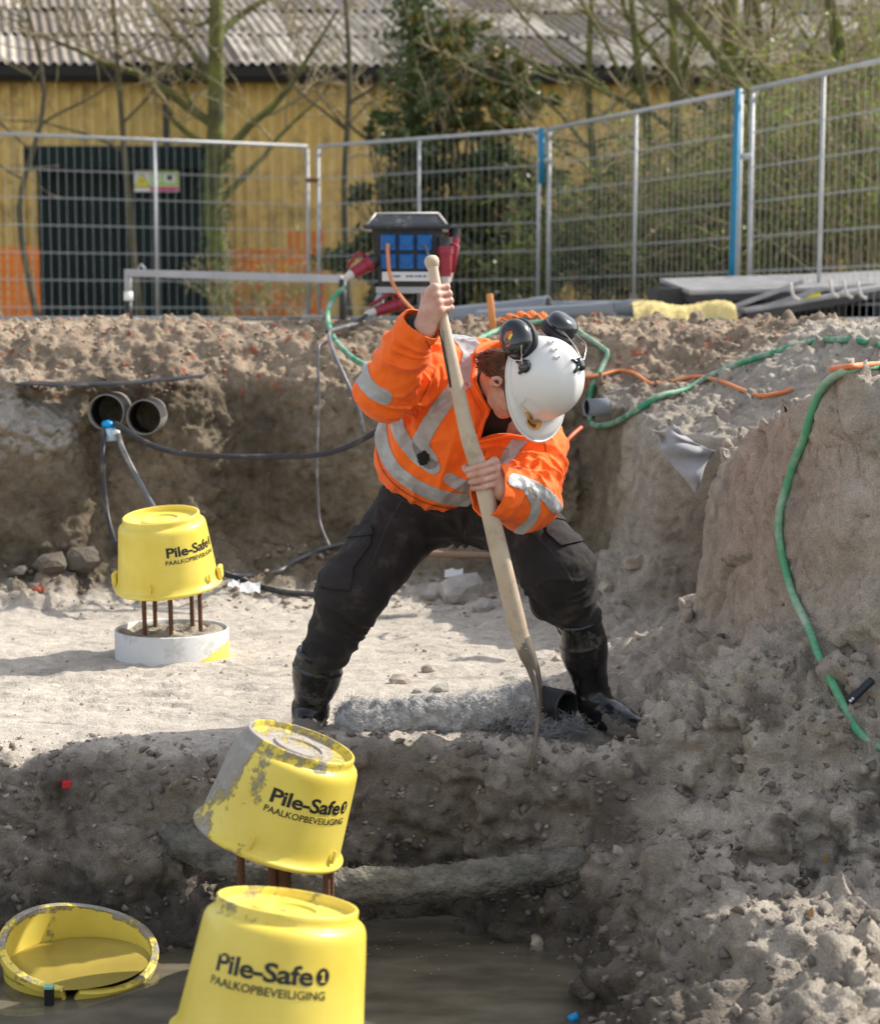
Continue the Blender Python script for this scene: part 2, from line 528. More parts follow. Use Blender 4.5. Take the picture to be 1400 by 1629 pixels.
# soil colours: dry sand on the floor, damp earth in the trench, brown rubble on top of the back wall
dry = np.array([0.56, 0.50, 0.425]); damp = np.array([0.185, 0.158, 0.128]); bankc = np.array([0.45, 0.395, 0.325])
brown = np.array([0.215, 0.172, 0.118]); rub = np.array([0.34, 0.265, 0.19])
n2 = fbm(TV * 1.7 + 50, 4)[:, None]; n3 = fbm(TV * 9 + 20, 3)[:, None]
x, y, z = TV[:, 0], TV[:, 1], TV[:, 2]
C = dry[None] * (1 + 0.13 * n2 + 0.10 * n3) * (1 - 0.22 * sst(0.35, 0.7, fbm(TV * np.array([2.5, 6, 2]) + 3, 4)))[:, None]
def mixc(C, col, k): k = np.clip(k, 0, 1)[:, None]; return C * (1 - k) + col * k
C = mixc(C, bankc * (1 + 0.25 * n2 + 0.12 * n3), sst(-0.75, -0.2, tt + 0.15 * n1) * (te > -0.1))
C = mixc(C, dry * 0.85, sst(0.25, 0.5, tt) * sst(0.5, 0.9, z) * 0.5)
C = mixc(C, brown * (1 + 0.5 * n2 + 0.25 * n3), sst(-0.55, -0.2, ts + 0.12 * n1) * (tt < 0.1))
C = mixc(C, rub * (1 + 0.25 * n2 + 0.35 * n3), sst(0.9, 0.99, z + 0.02 * n1) * sst(7.6, 8.0, y))
C = mixc(C, dry * 0.8, sst(-1.5, -1.7, x) * sst(0.6, 0.75, z) * sst(8.3, 8.1, y) * sst(0.2, 0.5, TN[:, 2]))  # sunlit look painted onto upward faces of the left shoulder
C = mixc(C, brown * 0.8 * (1 + 0.4 * n2), 0.85 * sst(6.36, 6.46, y) * sst(7.3, 6.95, y) * sst(-0.35, -0.05, tt) * sst(0.80, 0.66, z))  # shade of the bank recess darkened into the soil colour
low = sst(0.10, -0.02, te + 0.05 * n1)
C = mixc(C, (damp * 1.45) * (1 + 0.25 * n2 + 0.2 * n3), low)
C = mixc(C, bankc * 1.05 * (1 + 0.2 * n2 + 0.2 * n3), low * sst(0.12, 0.4, tq) * sst(-0.38, -0.22, z))
C = mixc(C, damp * 0.62 * (1 + 0.3 * n3), sst(-0.22, -0.36, z + 0.06 * n1) * sst(0.25, 0.05, tq))
C = mixc(C, damp * 0.85, np.clip(sst(0.05, 0.45, fbm(TV * 2.6 + 80, 4)) * sst(-0.6, -0.1, tt) * 0.55, 0, 1) * (flat * 0.6 + 0.2))
C = mixc(C, damp * 0.5, np.clip(sst(0.25, 0.6, fbm(TV * np.array([5, 5, 2.0]) + 30, 4)) * low * 0.7, 0, 1))
redbit = ((cid2 * 7 + cid) % 97 < 3) & (y > 8.0) & (z > 0.9)
C[redbit] = np.array([0.36, 0.13, 0.08])
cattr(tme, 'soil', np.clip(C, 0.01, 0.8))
attr(tme, 'wet', sst(-0.38, -0.45, z) * 0.8)

soil = bpy.data.materials.new('soil'); soil.use_nodes = True
nt = soil.node_tree; N, L = nt.nodes, nt.links
b = N['Principled BSDF']; b.inputs['Specular IOR Level'].default_value = 0.25
a = N.new('ShaderNodeAttribute'); a.attribute_name = 'soil'
aw = N.new('ShaderNodeAttribute'); aw.attribute_name = 'wet'
tc = N.new('ShaderNodeTexCoord')
def nz(scale, detail=6, rough=0.6):
    n = N.new('ShaderNodeTexNoise'); n.inputs['Scale'].default_value = scale; n.inputs['Detail'].default_value = detail
    n.inputs['Roughness'].default_value = rough; L.new(tc.outputs['Object'], n.inputs['Vector']); return n
n_a = nz(22); n_b = nz(170, 3); n_c = nz(420, 2)
r1 = N.new('ShaderNodeMapRange'); r1.inputs['From Min'].default_value = 0.3; r1.inputs['From Max'].default_value = 0.7
r1.inputs['To Min'].default_value = 0.80; r1.inputs['To Max'].default_value = 1.16
L.new(n_a.outputs['Fac'], r1.inputs['Value'])
r2 = N.new('ShaderNodeMapRange'); r2.inputs['From Min'].default_value = 0.35; r2.inputs['From Max'].default_value = 0.65
r2.inputs['To Min'].default_value = 0.82; r2.inputs['To Max'].default_value = 1.14
L.new(n_b.outputs['Fac'], r2.inputs['Value'])
mm = N.new('ShaderNodeMath'); mm.operation = 'MULTIPLY'; L.new(r1.outputs[0], mm.inputs[0]); L.new(r2.outputs[0], mm.inputs[1])
vm = N.new('ShaderNodeVectorMath'); vm.operation = 'SCALE'; L.new(a.outputs['Color'], vm.inputs[0]); L.new(mm.outputs[0], vm.inputs['Scale'])
L.new(vm.outputs[0], b.inputs['Base Color'])
rr = N.new('ShaderNodeMapRange'); rr.inputs['To Min'].default_value = 0.93; rr.inputs['To Max'].default_value = 0.35
L.new(aw.outputs['Fac'], rr.inputs['Value']); L.new(rr.outputs[0], b.inputs['Roughness'])
ad = N.new('ShaderNodeMath'); ad.operation = 'MULTIPLY_ADD'; ad.inputs[1].default_value = 0.5
L.new(n_c.outputs['Fac'], ad.inputs[0]); L.new(n_b.outputs['Fac'], ad.inputs[2])
bp = N.new('ShaderNodeBump'); bp.inputs['Strength'].default_value = 0.8; bp.inputs['Distance'].default_value = 0.007
L.new(ad.outputs[0], bp.inputs['Height'])
bp2 = N.new('ShaderNodeBump'); bp2.inputs['Strength'].default_value = 0.5; bp2.inputs['Distance'].default_value = 0.02
n_d = nz(60, 5, 0.65); L.new(n_d.outputs['Fac'], bp2.inputs['Height'])
L.new(bp.outputs[0], bp2.inputs['Normal']); L.new(bp2.outputs[0], b.inputs['Normal'])
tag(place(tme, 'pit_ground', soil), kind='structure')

# ray-cast lookup of the finished ground
from mathutils.bvhtree import BVHTree
_step = 1
_bvh = BVHTree.FromPolygons(TV.tolist(), TQ.tolist())
def ground_z(x, y, top=3.0):
    h = _bvh.ray_cast(Vector((x, y, top)), Vector((0, 0, -1)))
    return h[0].z if h[0] is not None else 1.24
def on_ray(px, py):
    """first ground point behind photo pixel"""
    o = Vector((0, 0, 1.29)); d = (U(px, py, 5.0) - o).normalized()
    h = _bvh.ray_cast(o, d)
    return (h[0], h[1]) if h[0] is not None else (UZ(px, py, 0), Vector((0, 0, 1)))

# the land round the pit, coarser, out to the horizon
cx = np.arange(-14.0, 14.01, 0.2); cy = np.arange(-5.0, 16.01, 0.2)
CX, CY = np.meshgrid(cx, cy, indexing='ij')
CH, _ = height(np.clip(CX, -6, 6), np.clip(CY, -6, 9.4))
CH = np.where(CX > 2.6, np.maximum(CH, 1.0), CH)
CV = np.stack([CX, CY, CH], 2).reshape(-1, 3)
ni, nj = CX.shape
ii, jj = np.meshgrid(np.arange(ni - 1), np.arange(nj - 1), indexing='ij')
xc = cx[ii] + 0.1; yc = cy[jj] + 0.1
keep = ~((xc > X0 + 0.05) & (xc < X1 - 0.05) & (yc > Y0 + 0.05) & (yc < Y1 - 0.05))
ii, jj = ii[keep], jj[keep]
CQ = np.stack([ii * nj + jj, (ii + 1) * nj + jj, (ii + 1) * nj + jj + 1, ii * nj + jj + 1], 1)
cme = np_mesh('outer_ground', CV, CQ)
cc = np.tile(bankc, (len(CV), 1)) * (1 + 0.2 * fbm(CV * 2, 3))[:, None]
cattr(cme, 'soil', cc); attr(cme, 'wet', np.zeros(len(CV)))
tag(place(cme, 'ground', soil), kind='structure')
far = MB()
for (a0, b0, a1, b1) in ((-250, 16, 250, 400), (-250, -60, -14, 16), (14, -60, 250, 16), (-14, -60, 14, -5)):
    far.add([(a0, b0, 1.22), (a1, b0, 1.22), (a1, b1, 1.22), (a0, b1, 1.22)], [(0, 1, 2, 3)])
m_far = mat('grassy_ground', (0.12, 0.11, 0.06), 0.95, col2=(0.2, 0.17, 0.11), nscale=1.2, bump=0.6, bscale=8, bdist=0.1)
tag(far.build('field', m_far, smooth=False), kind='structure')

# muddy water standing in the trench
wm = bpy.data.materials.new('muddy_water'); wm.use_nodes = True
nt = wm.node_tree; N, L = nt.nodes, nt.links
b = N['Principled BSDF']; b.inputs['Base Color'].default_value = (0.11, 0.095, 0.065, 1); b.inputs['Roughness'].default_value = 0.04
b.inputs['IOR'].default_value = 1.45
tc = N.new('ShaderNodeTexCoord'); mp = N.new('ShaderNodeMapping'); mp.inputs['Scale'].default_value = (2.2, 4.5, 1)
L.new(tc.outputs['Object'], mp.inputs['Vector'])
n = N.new('ShaderNodeTexNoise'); n.inputs['Scale'].default_value = 3; n.inputs['Detail'].default_value = 3; L.new(mp.outputs[0], n.inputs['Vector'])
bp = N.new('ShaderNodeBump'); bp.inputs['Strength'].default_value = 0.07; bp.inputs['Distance'].default_value = 0.015
L.new(n.outputs['Fac'], bp.inputs['Height']); L.new(bp.outputs[0], b.inputs['Normal'])
n = N.new('ShaderNodeTexNoise'); n.inputs['Scale'].default_value = 2.2; n.inputs['Detail'].default_value = 5; L.new(mp.outputs[0], n.inputs['Vector'])
r = N.new('ShaderNodeValToRGB'); r.color_ramp.elements[0].position = 0.35; r.color_ramp.elements[1].position = 0.7
r.color_ramp.elements[0].color = (0.095, 0.083, 0.06, 1); r.color_ramp.elements[1].color = (0.19, 0.168, 0.122, 1)
L.new(n.outputs['Fac'], r.inputs['Fac']); L.new(r.outputs[0], b.inputs['Base Color'])
w = MB(); w.add([(-3, 2.2, -0.46), (0.9, 2.2, -0.46), (0.9, 5.2, -0.46), (-3, 5.2, -0.46)], [(0, 1, 2, 3)])
tag(w.build('water', wm), kind='structure')
# ---------------------------------------------------------------- shed behind the fence
m_wall = mat('ochre_cladding', (0.76, 0.54, 0.18), 0.7, noise=0.25, nscale=1.5, dirt=((0.20, 0.15, 0.07), 0.4, 1.6))
def sheet_mat(name, ca, cb, lichen):
    m = bpy.data.materials.new(name); m.use_nodes = True
    nt = m.node_tree; N, L = nt.nodes, nt.links; b = N['Principled BSDF']; b.inputs['Roughness'].default_value = 0.95; b.inputs['Specular IOR Level'].default_value = 0.1
    oi = N.new('ShaderNodeObjectInfo'); tc = N.new('ShaderNodeTexCoord')
    r = N.new('ShaderNodeValToRGB'); r.color_ramp.elements[0].position = 0.25; r.color_ramp.elements[0].color = (*ca, 1)
    r.color_ramp.elements[1].position = 0.95; r.color_ramp.elements[1].color = (*cb, 1)
    L.new(oi.outputs['Random'], r.inputs['Fac'])
    n = N.new('ShaderNodeTexNoise'); n.inputs['Scale'].default_value = 2.5; n.inputs['Detail'].default_value = 8; L.new(tc.outputs['Object'], n.inputs['Vector'])
    rr = N.new('ShaderNodeMapRange'); rr.inputs['From Min'].default_value = 0.45; rr.inputs['From Max'].default_value = 0.7; L.new(n.outputs['Fac'], rr.inputs['Value'])
    mx = N.new('ShaderNodeMix'); mx.data_type = 'RGBA'; L.new(rr.outputs[0], mx.inputs['Factor']); L.new(r.outputs[0], mx.inputs[6]); mx.inputs[7].default_value = (*lichen, 1)
    L.new(mx.outputs[2], b.inputs['Base Color'])
    return m
m_roof = sheet_mat('fibre_cement', (0.23, 0.20, 0.175), (0.62, 0.565, 0.48), (0.20, 0.165, 0.12))
m_dark = mat('dark_trim_and_shade', (0.02, 0.018, 0.014), 0.8)
m_gdoor = mat('dark_green_steel', (0.010, 0.022, 0.020), 0.6, spec=.15, noise=0.4, nscale=2)
SA = math.radians(2.2)
S0 = Vector((-10.5, 26.9, 0)); SD = Vector((math.cos(SA), math.sin(SA), 0))
shed = thing('shed', 'long ochre yellow shed with weathered grey corrugated roof behind the site fence', 'shed', (S0.x, S0.y, 1.2))
pw = 1.08; nseg = 36
V, F = [], []
for r, zz in enumerate((0.0, 3.72)):
    for i in range(nseg + 1):
        u = i / nseg; ph = (u * 6) % 1.0
        d = 0.045 * (1 if ph < 0.35 else (1 - (ph - 0.35) / 0.12 if ph < 0.47 else (0 if ph < 0.85 else (ph - 0.85) / 0.15)))
        V.append((u * pw, -d, zz))
for i in range(nseg): F.append((i, i + 1, nseg + 2 + i, nseg + 1 + i))
wme = bpy.data.meshes.new('wall_panel'); wme.from_pydata(V, [], F); wme.materials.append(m_wall)
for k in range(29):
    o = link(bpy.data.objects.new('wall_panel', wme), shed)
    o.location = SD * (k * pw + 0.0) + Vector((0, -0.004 * (k % 2), 0)); o.rotation_euler = (0, 0, SA)
# roof sheets, each its own
RS = math.radians(20); SK = math.radians(-12); LEN = 2.07
SW = 1.08
up = Vector((math.sin(SK), math.cos(SK), math.tan(RS))).normalized()
V, F = [], []; nx_, ny_ = 49, 3
for j in range(ny_):
    for i in range(nx_):
        u = i / (nx_ - 1)
        p = Vector((u * SW, 0, 0.03 * math.cos(u * 7 * 2 * math.pi))) + up * (LEN + 0.12) * j / (ny_ - 1)
        V.append(p)
for j in range(ny_ - 1):
    for i in range(nx_ - 1):
        a = j * nx_ + i; F.append((a, a + 1, a + 1 + nx_, a + nx_))
rme = bpy.data.meshes.new('roof_sheet'); rme.from_pydata([tuple(v) for v in V], [], F)
rme.polygons.foreach_set('use_smooth', [True] * len(rme.polygons)); rme.materials.append(m_roof)
eave = Vector((0, -0.42, 3.80))
for row in range(5):
    for k in range(-1, 29):
        o = link(bpy.data.objects.new('roof_sheet', rme), shed)
        base = up * (LEN * row); sx = -base.x
        ks = round(sx / SW)
        o.location = SD * (k * SW) + eave + Vector((ks * SW, 0, 0)) + base + Vector((0, 0, 0.028 * row * 0 + 0.012 * (k % 2) + rng.uniform(-.004, .004)))
        o.rotation_euler = (rng.uniform(-.004, .004) - 0.012, 0, SA)
und = MB(); Lr = LEN * 5 + .1; A0 = Vector((-1.5, -0.34, 3.70)); P0 = [A0, SD * 31 + A0]; und.add([S0 + Vector((0, 0, 1.2)) + p + q_ for q_ in (Vector((0, 0, 0)), Vector((0, Lr * math.cos(RS), Lr * math.sin(RS)))) for p in P0], [(0, 1, 3, 2)]); und.build('roof_underlay', m_dark, shed, smooth=False)  # added dark sheet; shuts out sky gleams and darkens the gaps between sheets
b_ = MB(); 
R = Matrix.Rotation(SA, 3, 'Z')
c = S0 + SD * 15 + Vector((0, -0.20, 1.2 + 3.62)); b_.box(c, (31, 0.30, 0.10), R)
c = S0 + SD * 15 + Vector((0, -0.37, 1.2 + 3.70)); b_.box(c, (31, 0.05, 0.16), R)
b_.build('eave_shade_beam', m_dark, shed, smooth=False)  # dark beams stand in for the shade under the eave overhang
dp = MB(); p = U(262, 130, 26.7); dp.tube([(p.x, 26.75, 4.8), (p.x, 26.75, 1.25)], 0.05, 10)
dp.build('downpipe', m_dark, shed)
bw = MB(); bw.box(S0 + SD * 15 + Vector((0, 4.5, 1.2 + 2.0)), (31, 0.2, 4.0), R)
bw.build('back_wall', m_wall, shed, smooth=False)

# dark green shed door with header box and warning sign
door = thing('shed_door', 'large dark green steel door with overhanging header in front of the yellow shed', 'door', (*U(195, 505, 26.2).xy, 1.2))
zt_ = U(200, 234, 26.3).z
xl, xr_ = U(60, 400, 26.3).x, U(328, 400, 26.3).x
nsl = 12
wslat = (xr_ - xl) / nsl
for k in range(nsl):
    q = MB(); q.box((xl + (k + .5) * wslat, 26.35 + 0.006 * (k % 2), (1.2 + zt_ - 0.3) / 2), (wslat - 0.012, 0.05, zt_ - 0.3 - 1.2), bev=0.004)
    q.build('door_panel', m_gdoor, door, smooth=False)
q = MB(); q.box(((xl + xr_) / 2, 26.42, (1.2 + zt_ - 0.3) / 2), (xr_ - xl, 0.05, zt_ - 1.5)); q.build('backing', m_dark, door, smooth=False)
q = MB(); q.box(((xl + xr_) / 2 + 0.0, 26.25, zt_ - 0.17), (xr_ - xl + 0.26, 0.36, 0.34), bev=0.02); q.build('header', m_gdoor, door, smooth=False)

def text_geo(s, size, bold=0.0, spacing=1.0):
    cu = bpy.data.curves.new('t', 'FONT'); cu.body = s; cu.size = size; cu.offset = bold; cu.space_character = spacing
    cu.align_x = 'LEFT'; cu.resolution_u = 3
    o = bpy.data.objects.new('t', cu); COL.objects.link(o)
    dg = bpy.context.evaluated_depsgraph_get(); dg.update()
    me = bpy.data.meshes.new_from_object(o.evaluated_get(dg))
    V = [v.co.copy() for v in me.vertices]; F = [tuple(p.vertices) for p in me.polygons]
    bpy.data.objects.remove(o); bpy.data.curves.remove(cu); bpy.data.meshes.remove(me)
    return V, F
m_white = mat('white_plate', (0.75, 0.75, 0.72), 0.4)
m_yel = mat('sign_yellow', (0.75, 0.68, 0.02), 0.4); m_grn = mat('sign_green', (0.35, 0.60, 0.12), 0.4)
m_mag = mat('sign_magenta', (0.55, 0.04, 0.18), 0.4); m_blk = mat('black_ink', (0.012, 0.012, 0.012), 0.5)
sg = U(249, 288, 26.2)
sign = thing('warning_sign', 'white green and magenta warning sign with yellow triangle on the dark green door', 'sign', tuple(sg))
w_, h_ = 70 / 2800 * 26.2, 33 / 2800 * 26.2
q = MB(); q.box(sg, (w_, 0.02, h_)); q.build('plate', m_white, sign, smooth=False)
q = MB(); q.box(sg + Vector((w_ * .17, -0.014, h_ * .12)), (w_ * .63, 0.006, h_ * .7)); q.build('green_field', m_grn, sign, smooth=False)
q = MB(); q.box(sg + Vector((w_ * .17, -0.014, -h_ * .37)), (w_ * .63, 0.006, h_ * .2)); q.build('magenta_strip', m_mag, sign, smooth=False)
for dx, ww in ((0.0, .17), (.29, .26)):
    q = MB(); q.box(sg + Vector((w_ * dx, -0.019, h_ * .15)), (w_ * ww, 0.004, h_ * .42)); q.build('symbol_box', m_white, sign, smooth=False)
q = MB(); q.box(sg + Vector((w_ * .29, -0.023, h_ * .15)), (w_ * .12, 0.003, h_ * .22)); q.box(sg + Vector((0, -0.023, h_ * .15)), (w_ * .05, 0.003, h_ * .3)); q.build('symbol', m_blk, sign, smooth=False)
t = MB(); cx_ = sg.x - w_ * .33
def tri(k, yy): return [(cx_ - .11 * k, yy, sg.z - .085 * k), (cx_ + .11 * k, yy, sg.z - .085 * k), (cx_, yy, sg.z + .11 * k)]
t.add(tri(1.15, sg.y - 0.013), [(0, 1, 2)]); t.build('triangle_border', m_blk, sign, smooth=False)
t = MB(); t.add(tri(1.0, sg.y - 0.016), [(0, 1, 2)]); t.build('triangle', m_yel, sign, smooth=False)
t = MB(); z_ = sg.z; yy = sg.y - 0.019
t.add([(cx_ + .012, yy, z_ + .05), (cx_ - .02, yy, z_ - .015), (cx_ - .002, yy, z_ - .012), (cx_ - .012, yy, z_ - .06), (cx_ + .022, yy, z_ + .005), (cx_ + .004, yy, z_ + .002)], [(0, 1, 2, 3, 4, 5)])
t.build('lightning_symbol', m_blk, sign, smooth=False)

# orange barrier netting behind the fence
m_or = mat('orange_plastic', (0.80, 0.22, 0.03), 0.6, noise=0.3, nscale=3)
def netting(name, label, x0, x1, y, ztop, zt2=None):
    r = thing(name, label, 'barrier', ((x0 + x1) / 2, y, 1.22))
    q = MB(); n = int((x1 - x0) / 0.10)
    for k in range(n + 1):
        xx = x0 + (x1 - x0) * k / n; zt3 = (zt2 if zt2 and xx > x1 - 0.30 * (x1 - x0) else ztop) + rng.uniform(-.02, .02)
        q.box((xx, y + rng.uniform(-.01, .01), (1.22 + zt3) / 2), (0.072, 0.008, zt3 - 1.22))
    q.build('vertical_mesh', m_or, r, smooth=False)
    q = MB(); z = 1.28
    while z < ztop:
        q.box(((x0 + x1) / 2, y - 0.012, z), (x1 - x0, 0.006, 0.045)); z += 0.12
    q.build('horizontal_mesh', m_or, r, smooth=False)
    return r
netting('orange_barrier', 'orange plastic barrier netting right of the dark door behind the fence', U(336, 450, 23.5).x, U(512, 450, 23.5).x, 23.5, U(0, 396, 23.5).z, U(0, 365, 23.5).z)
netting('orange_barrier', 'orange plastic barrier netting left of the dark door behind the fence', U(-60, 450, 23.8).x, U(58, 450, 23.8).x, 23.8, U(0, 392, 23.8).z)

# ---------------------------------------------------------------- temporary mesh fence panels
m_galv = mat('galvanised_steel', (0.45, 0.46, 0.465), 0.55, metal=0.2, noise=0.2, nscale=8)
m_blue = mat('blue_paint', (0.01, 0.20, 0.36), 0.6, noise=0.25, nscale=5)
m_conc = mat('grey_concrete', (0.36, 0.34, 0.31), 0.9, noise=0.3, nscale=6, bump=0.4)
def fence_panel(p0, p1, mid, label, H=1.945, zb=1.235):
    p0, p1 = Vector((p0[0], p0[1], zb)), Vector((p1[0], p1[1], zb))
    d = (p1 - p0); Ln = d.length; d.normalize()
    r = thing('site_fence', label, 'fence', tuple((p0 + p1) / 2), group='wire mesh site fence panels')
    up_ = Vector((0, 0, 1))
    for p in (p0, p1):
        MB().tube([p - up_ * 0.04, p + up_ * (H - 0.03), ], 0.021, 10).build('post', m_galv, r)
    MB().tube([p0 + d * .0 + up_ * H, p1 + up_ * H], 0.021, 10).build('top_rail', m_galv, r)
    MB().tube([p0 + up_ * 0.02, p1 + up_ * 0.02], 0.019, 10).build('bottom_rail', m_galv, r)
    pm = p0 + d * Ln * mid
    MB().tube([pm, pm + up_ * H], 0.018, 8).build('middle_post', m_galv, r)
    q = MB(); k = 0.06
    while k < Ln - 0.03:
        a = p0 + d * k + Vector((0, -0.006, 0)); q.tube([a + up_ * 0.02, a + up_ * (H + 0.012)], 0.0024, 4, caps=False); k += 0.092
    z = 0.13
    while z < H - 0.1:
        q.tube([p0 + up_ * z, p1 + up_ * z], 0.0031, 4, caps=False); q.tube([p0 + up_ * (z + 0.012), p1 + up_ * (z + .012)], 0.003, 4, caps=False); z += 0.29
    tag(q.build('wire_mesh', m_galv, r, smooth=False), kind='stuff')
    q = MB()
    for s_, p in ((1, p0), (-1, p1)):
        q.tube([p + up_ * (H - 0.13), p + d * 0.10 * s_ + up_ * H], 0.010, 6)
        q.tube([p + up_ * 0.13, p + d * 0.10 * s_ + up_ * 0.02], 0.010, 6)
    q.build('corner_brace', m_galv, r)
    return r
FP = [(-8.1, 17.4), (-4.76, 18.75), (-1.47, 20.2), (1.05, 18.4), (2.58, 15.2), (3.56, 12.8)]
fence_panel(FP[0], (-4.80, 18.72), .5, 'mesh fence panel cut by the left edge of the photo')
fence_panel((-4.72, 18.75), (-1.50, 20.2), .5, 'mesh fence panel in front of the dark green door')
fence_panel((-1.38, 20.2), (1.02, 18.42), .48, 'mesh fence panel behind the power distribution box')
fence_panel((1.12, 18.35), (2.56, 15.25), .5, 'mesh fence panel between the two blue posts')
fence_panel((2.64, 15.15), FP[5], .42, 'mesh fence panel at the right in front of the stacked grey panels')
fence_panel((3.62, 12.7), (5.2, 9.9), .5, 'mesh fence panel cut by the right edge of the photo')
m_clamp = mat('brown_rust', (0.16, 0.08, 0.04), 0.8)
for (fx, fy, lab) in ((-1.44, 20.2, 'at the corner left of the power box'), (1.07, 18.38, 'below the blue topped post'), (2.60, 15.2, 'below the long blue pole')):
    q = MB(); q.box((fx, fy, 1.235), (0.24, 0.62, 0.11), bev=0.02); o = q.build('fence_block', m_conc, smooth=False)
    tag(o, 'grey concrete fence foot ' + lab, 'fence foot', group='concrete feet of the fence')
for (fx, fy, zz, lab) in ((-1.44, 20.14, 2.80, 'joining the fence posts left of the power box'), (1.07, 18.33, 2.86, 'on the blue topped fence post'), (2.57, 15.12, 2.62, 'on the long blue pole')):
    q = MB(); q.box((fx, fy, zz), (0.15, 0.05, 0.05), bev=0.01); q.tube([(fx, fy - .05, zz), (fx, fy + .05, zz)], 0.012, 6)
    tag(q.build('fence_clamp', m_clamp if zz < 2.81 and zz > 2.7 else m_galv, smooth=False), 'metal fence clamp ' + lab, 'clamp', group='fence clamps')
q = MB(); q.tube([(1.045, 18.33, U(0, 292, 18.3).z), (1.045, 18.33, U(0, 203, 18.3).z)], 0.036, 12)
tag(q.build('blue_sleeve', m_blue), 'blue sleeve on the top of the fence post right of the power box', 'sleeve')
a_, b__ = U(1162, 503, 15.0), U(1175, 141, 15.0)
q = MB(); q.tube([a_, a_.lerp(b__, .5), b__], 0.027, 12)
tag(q.build('blue_pole', m_blue), 'long blue pole leaning against the fence posts at the right', 'pole')

# grey steel rail on a short post with white coupling
m_grey = mat('grey_tube', (0.36, 0.36, 0.38), 0.5, noise=0.2)
pr = thing('pipe_rail', 'grey steel rail on short posts with a white coupling in front of the fence', 'rail', tuple(U(203, 505, 15)))
A, B = U(203, 434, 15), U(545, 444, 13.6)
q = MB(); q.box((A + B) / 2, ((B - A).length, 0.05, 0.06), (Vector((1, 0, 0)).rotation_difference((B - A).normalized())).to_matrix(), bev=.008); q.build('rail', m_grey, pr, smooth=False)
MB().tube([A + Vector((0, 0, .03)), (A.x, A.y, U(0, 464, 15).z)], 0.032, 10).build('post', m_grey, pr)
MB().tube([(A.x, A.y, U(0, 478, 15).z), (A.x, A.y, U(0, 464, 15).z)], 0.038, 12).build('coupling', m_white, pr)
MB().tube([(A.x, A.y, 1.2), (A.x, A.y, U(0, 478, 15).z)], 0.034, 10).build('stand_pipe', m_blk, pr)
MB().tube([(B.x, B.y, 1.2), (B.x, B.y, B.z)], 0.03, 10).build('post', m_blk, pr)
MB().tube([A + Vector((.09, -.03, .03)), A + Vector((.12, -.03, .07)), A + Vector((.15, -.03, .03))], 0.012, 6).build('hook', m_grey, pr)

# ---------------------------------------------------------------- material stored behind the fence at the right
m_pvc = mat('grey_pvc', (0.20, 0.215, 0.235), 0.5, noise=0.2, nscale=3)
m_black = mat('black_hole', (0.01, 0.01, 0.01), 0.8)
def pvc(label, a, b, r, dark_end=True):
    d = (b - a).normalized(); M = Matrix.Translation(a) @ Vector((0, 0, 1)).rotation_difference(d).to_matrix().to_4x4(); Ln = (b - a).length
    t = thing('drain_pipe', label, 'pipe', tuple(a), group='grey plastic drain pipes lying behind the pit')
    q = MB(); q.lathe([(r * .93, 0.3), (r * .93, 0), (r, 0), (r, Ln - .16), (r * 1.09, Ln - .14), (r * 1.09, Ln), (r * .97, Ln), (r * .97, Ln - .4)], M, 28); q.build('tube', m_pvc, t, angle=40)
    q = MB(); q.lathe([(r * .97, Ln - .08), (r * .9, Ln - .06), (r * .9, Ln - .4), (0.0001, Ln - .4)], M, 24); q.build('seal_and_dark_bore', m_black, t)  # seal ring; its black bore and end disc paint the shade inside
pvc('grey drain pipe reaching from behind the raised hand to the blue topped post', U(650, 512, 14.5), U(873, 489, 14.0), 0.085)
pvc('grey drain pipe whose black socket lies left of the yellow insulation, upper one', U(780, 492, 14.9), U(1022, 490, 13.9), 0.062)
pvc('grey drain pipe lying in front, its socket ending short of the upper one', U(760, 505, 13.6), U(978, 492, 13.3), 0.055)
m_ins = mat('yellow_insulation', (0.72, 0.56, 0.22), 0.8, noise=0.25, nscale=5, bump=0.5, bscale=9, bdist=0.05)
V, F = [], []; A, B = U(1010, 506, 13.4), U(1175, 503, 13.0)
n, mrow = 24, 6
for j in range(mrow):
    for i in range(n):
        u, v = i / (n - 1), j / (mrow - 1)
        p = A.lerp(B, u); hgt = 0.14 + 0.02 * math.sin(u * 9) - .05 * max(0, u - .8)
        V.append((p.x, p.y + v * 0.6 * (0.8 + .2 * math.sin(u * 5)), 1.235 + hgt * math.sin(min(1, v * 2.2) * math.pi / 2) + 0.012 * math.sin(u * 40 + v * 5)))
for j in range(mrow - 1):
    for i in range(n - 1): a = j * n + i; F.append((a, a + 1, a + 1 + n, a + n))
q = MB(); q.add(V, F); tag(q.build('insulation_roll', m_ins), 'pale yellow insulation blanket lying beside the grey pipes behind the pit', 'insulation')
q = MB(); q.box(U(1020, 511, 12.6), (0.5, 0.25, 0.035), Matrix.Rotation(.1, 3, 'Z'), bev=.008)
tag(q.build('yellow_board', mat('yellow_plastic_board', (0.75, 0.58, 0.03), 0.5)), 'flat yellow plastic board in front of the insulation blanket', 'board')
m_steel = mat('worn_formwork', (0.34, 0.33, 0.33), 0.5, noise=0.35, nscale=6, bump=.2)
m_dkst = mat('dark_steel', (0.035, 0.036, 0.04), 0.55, noise=0.3)
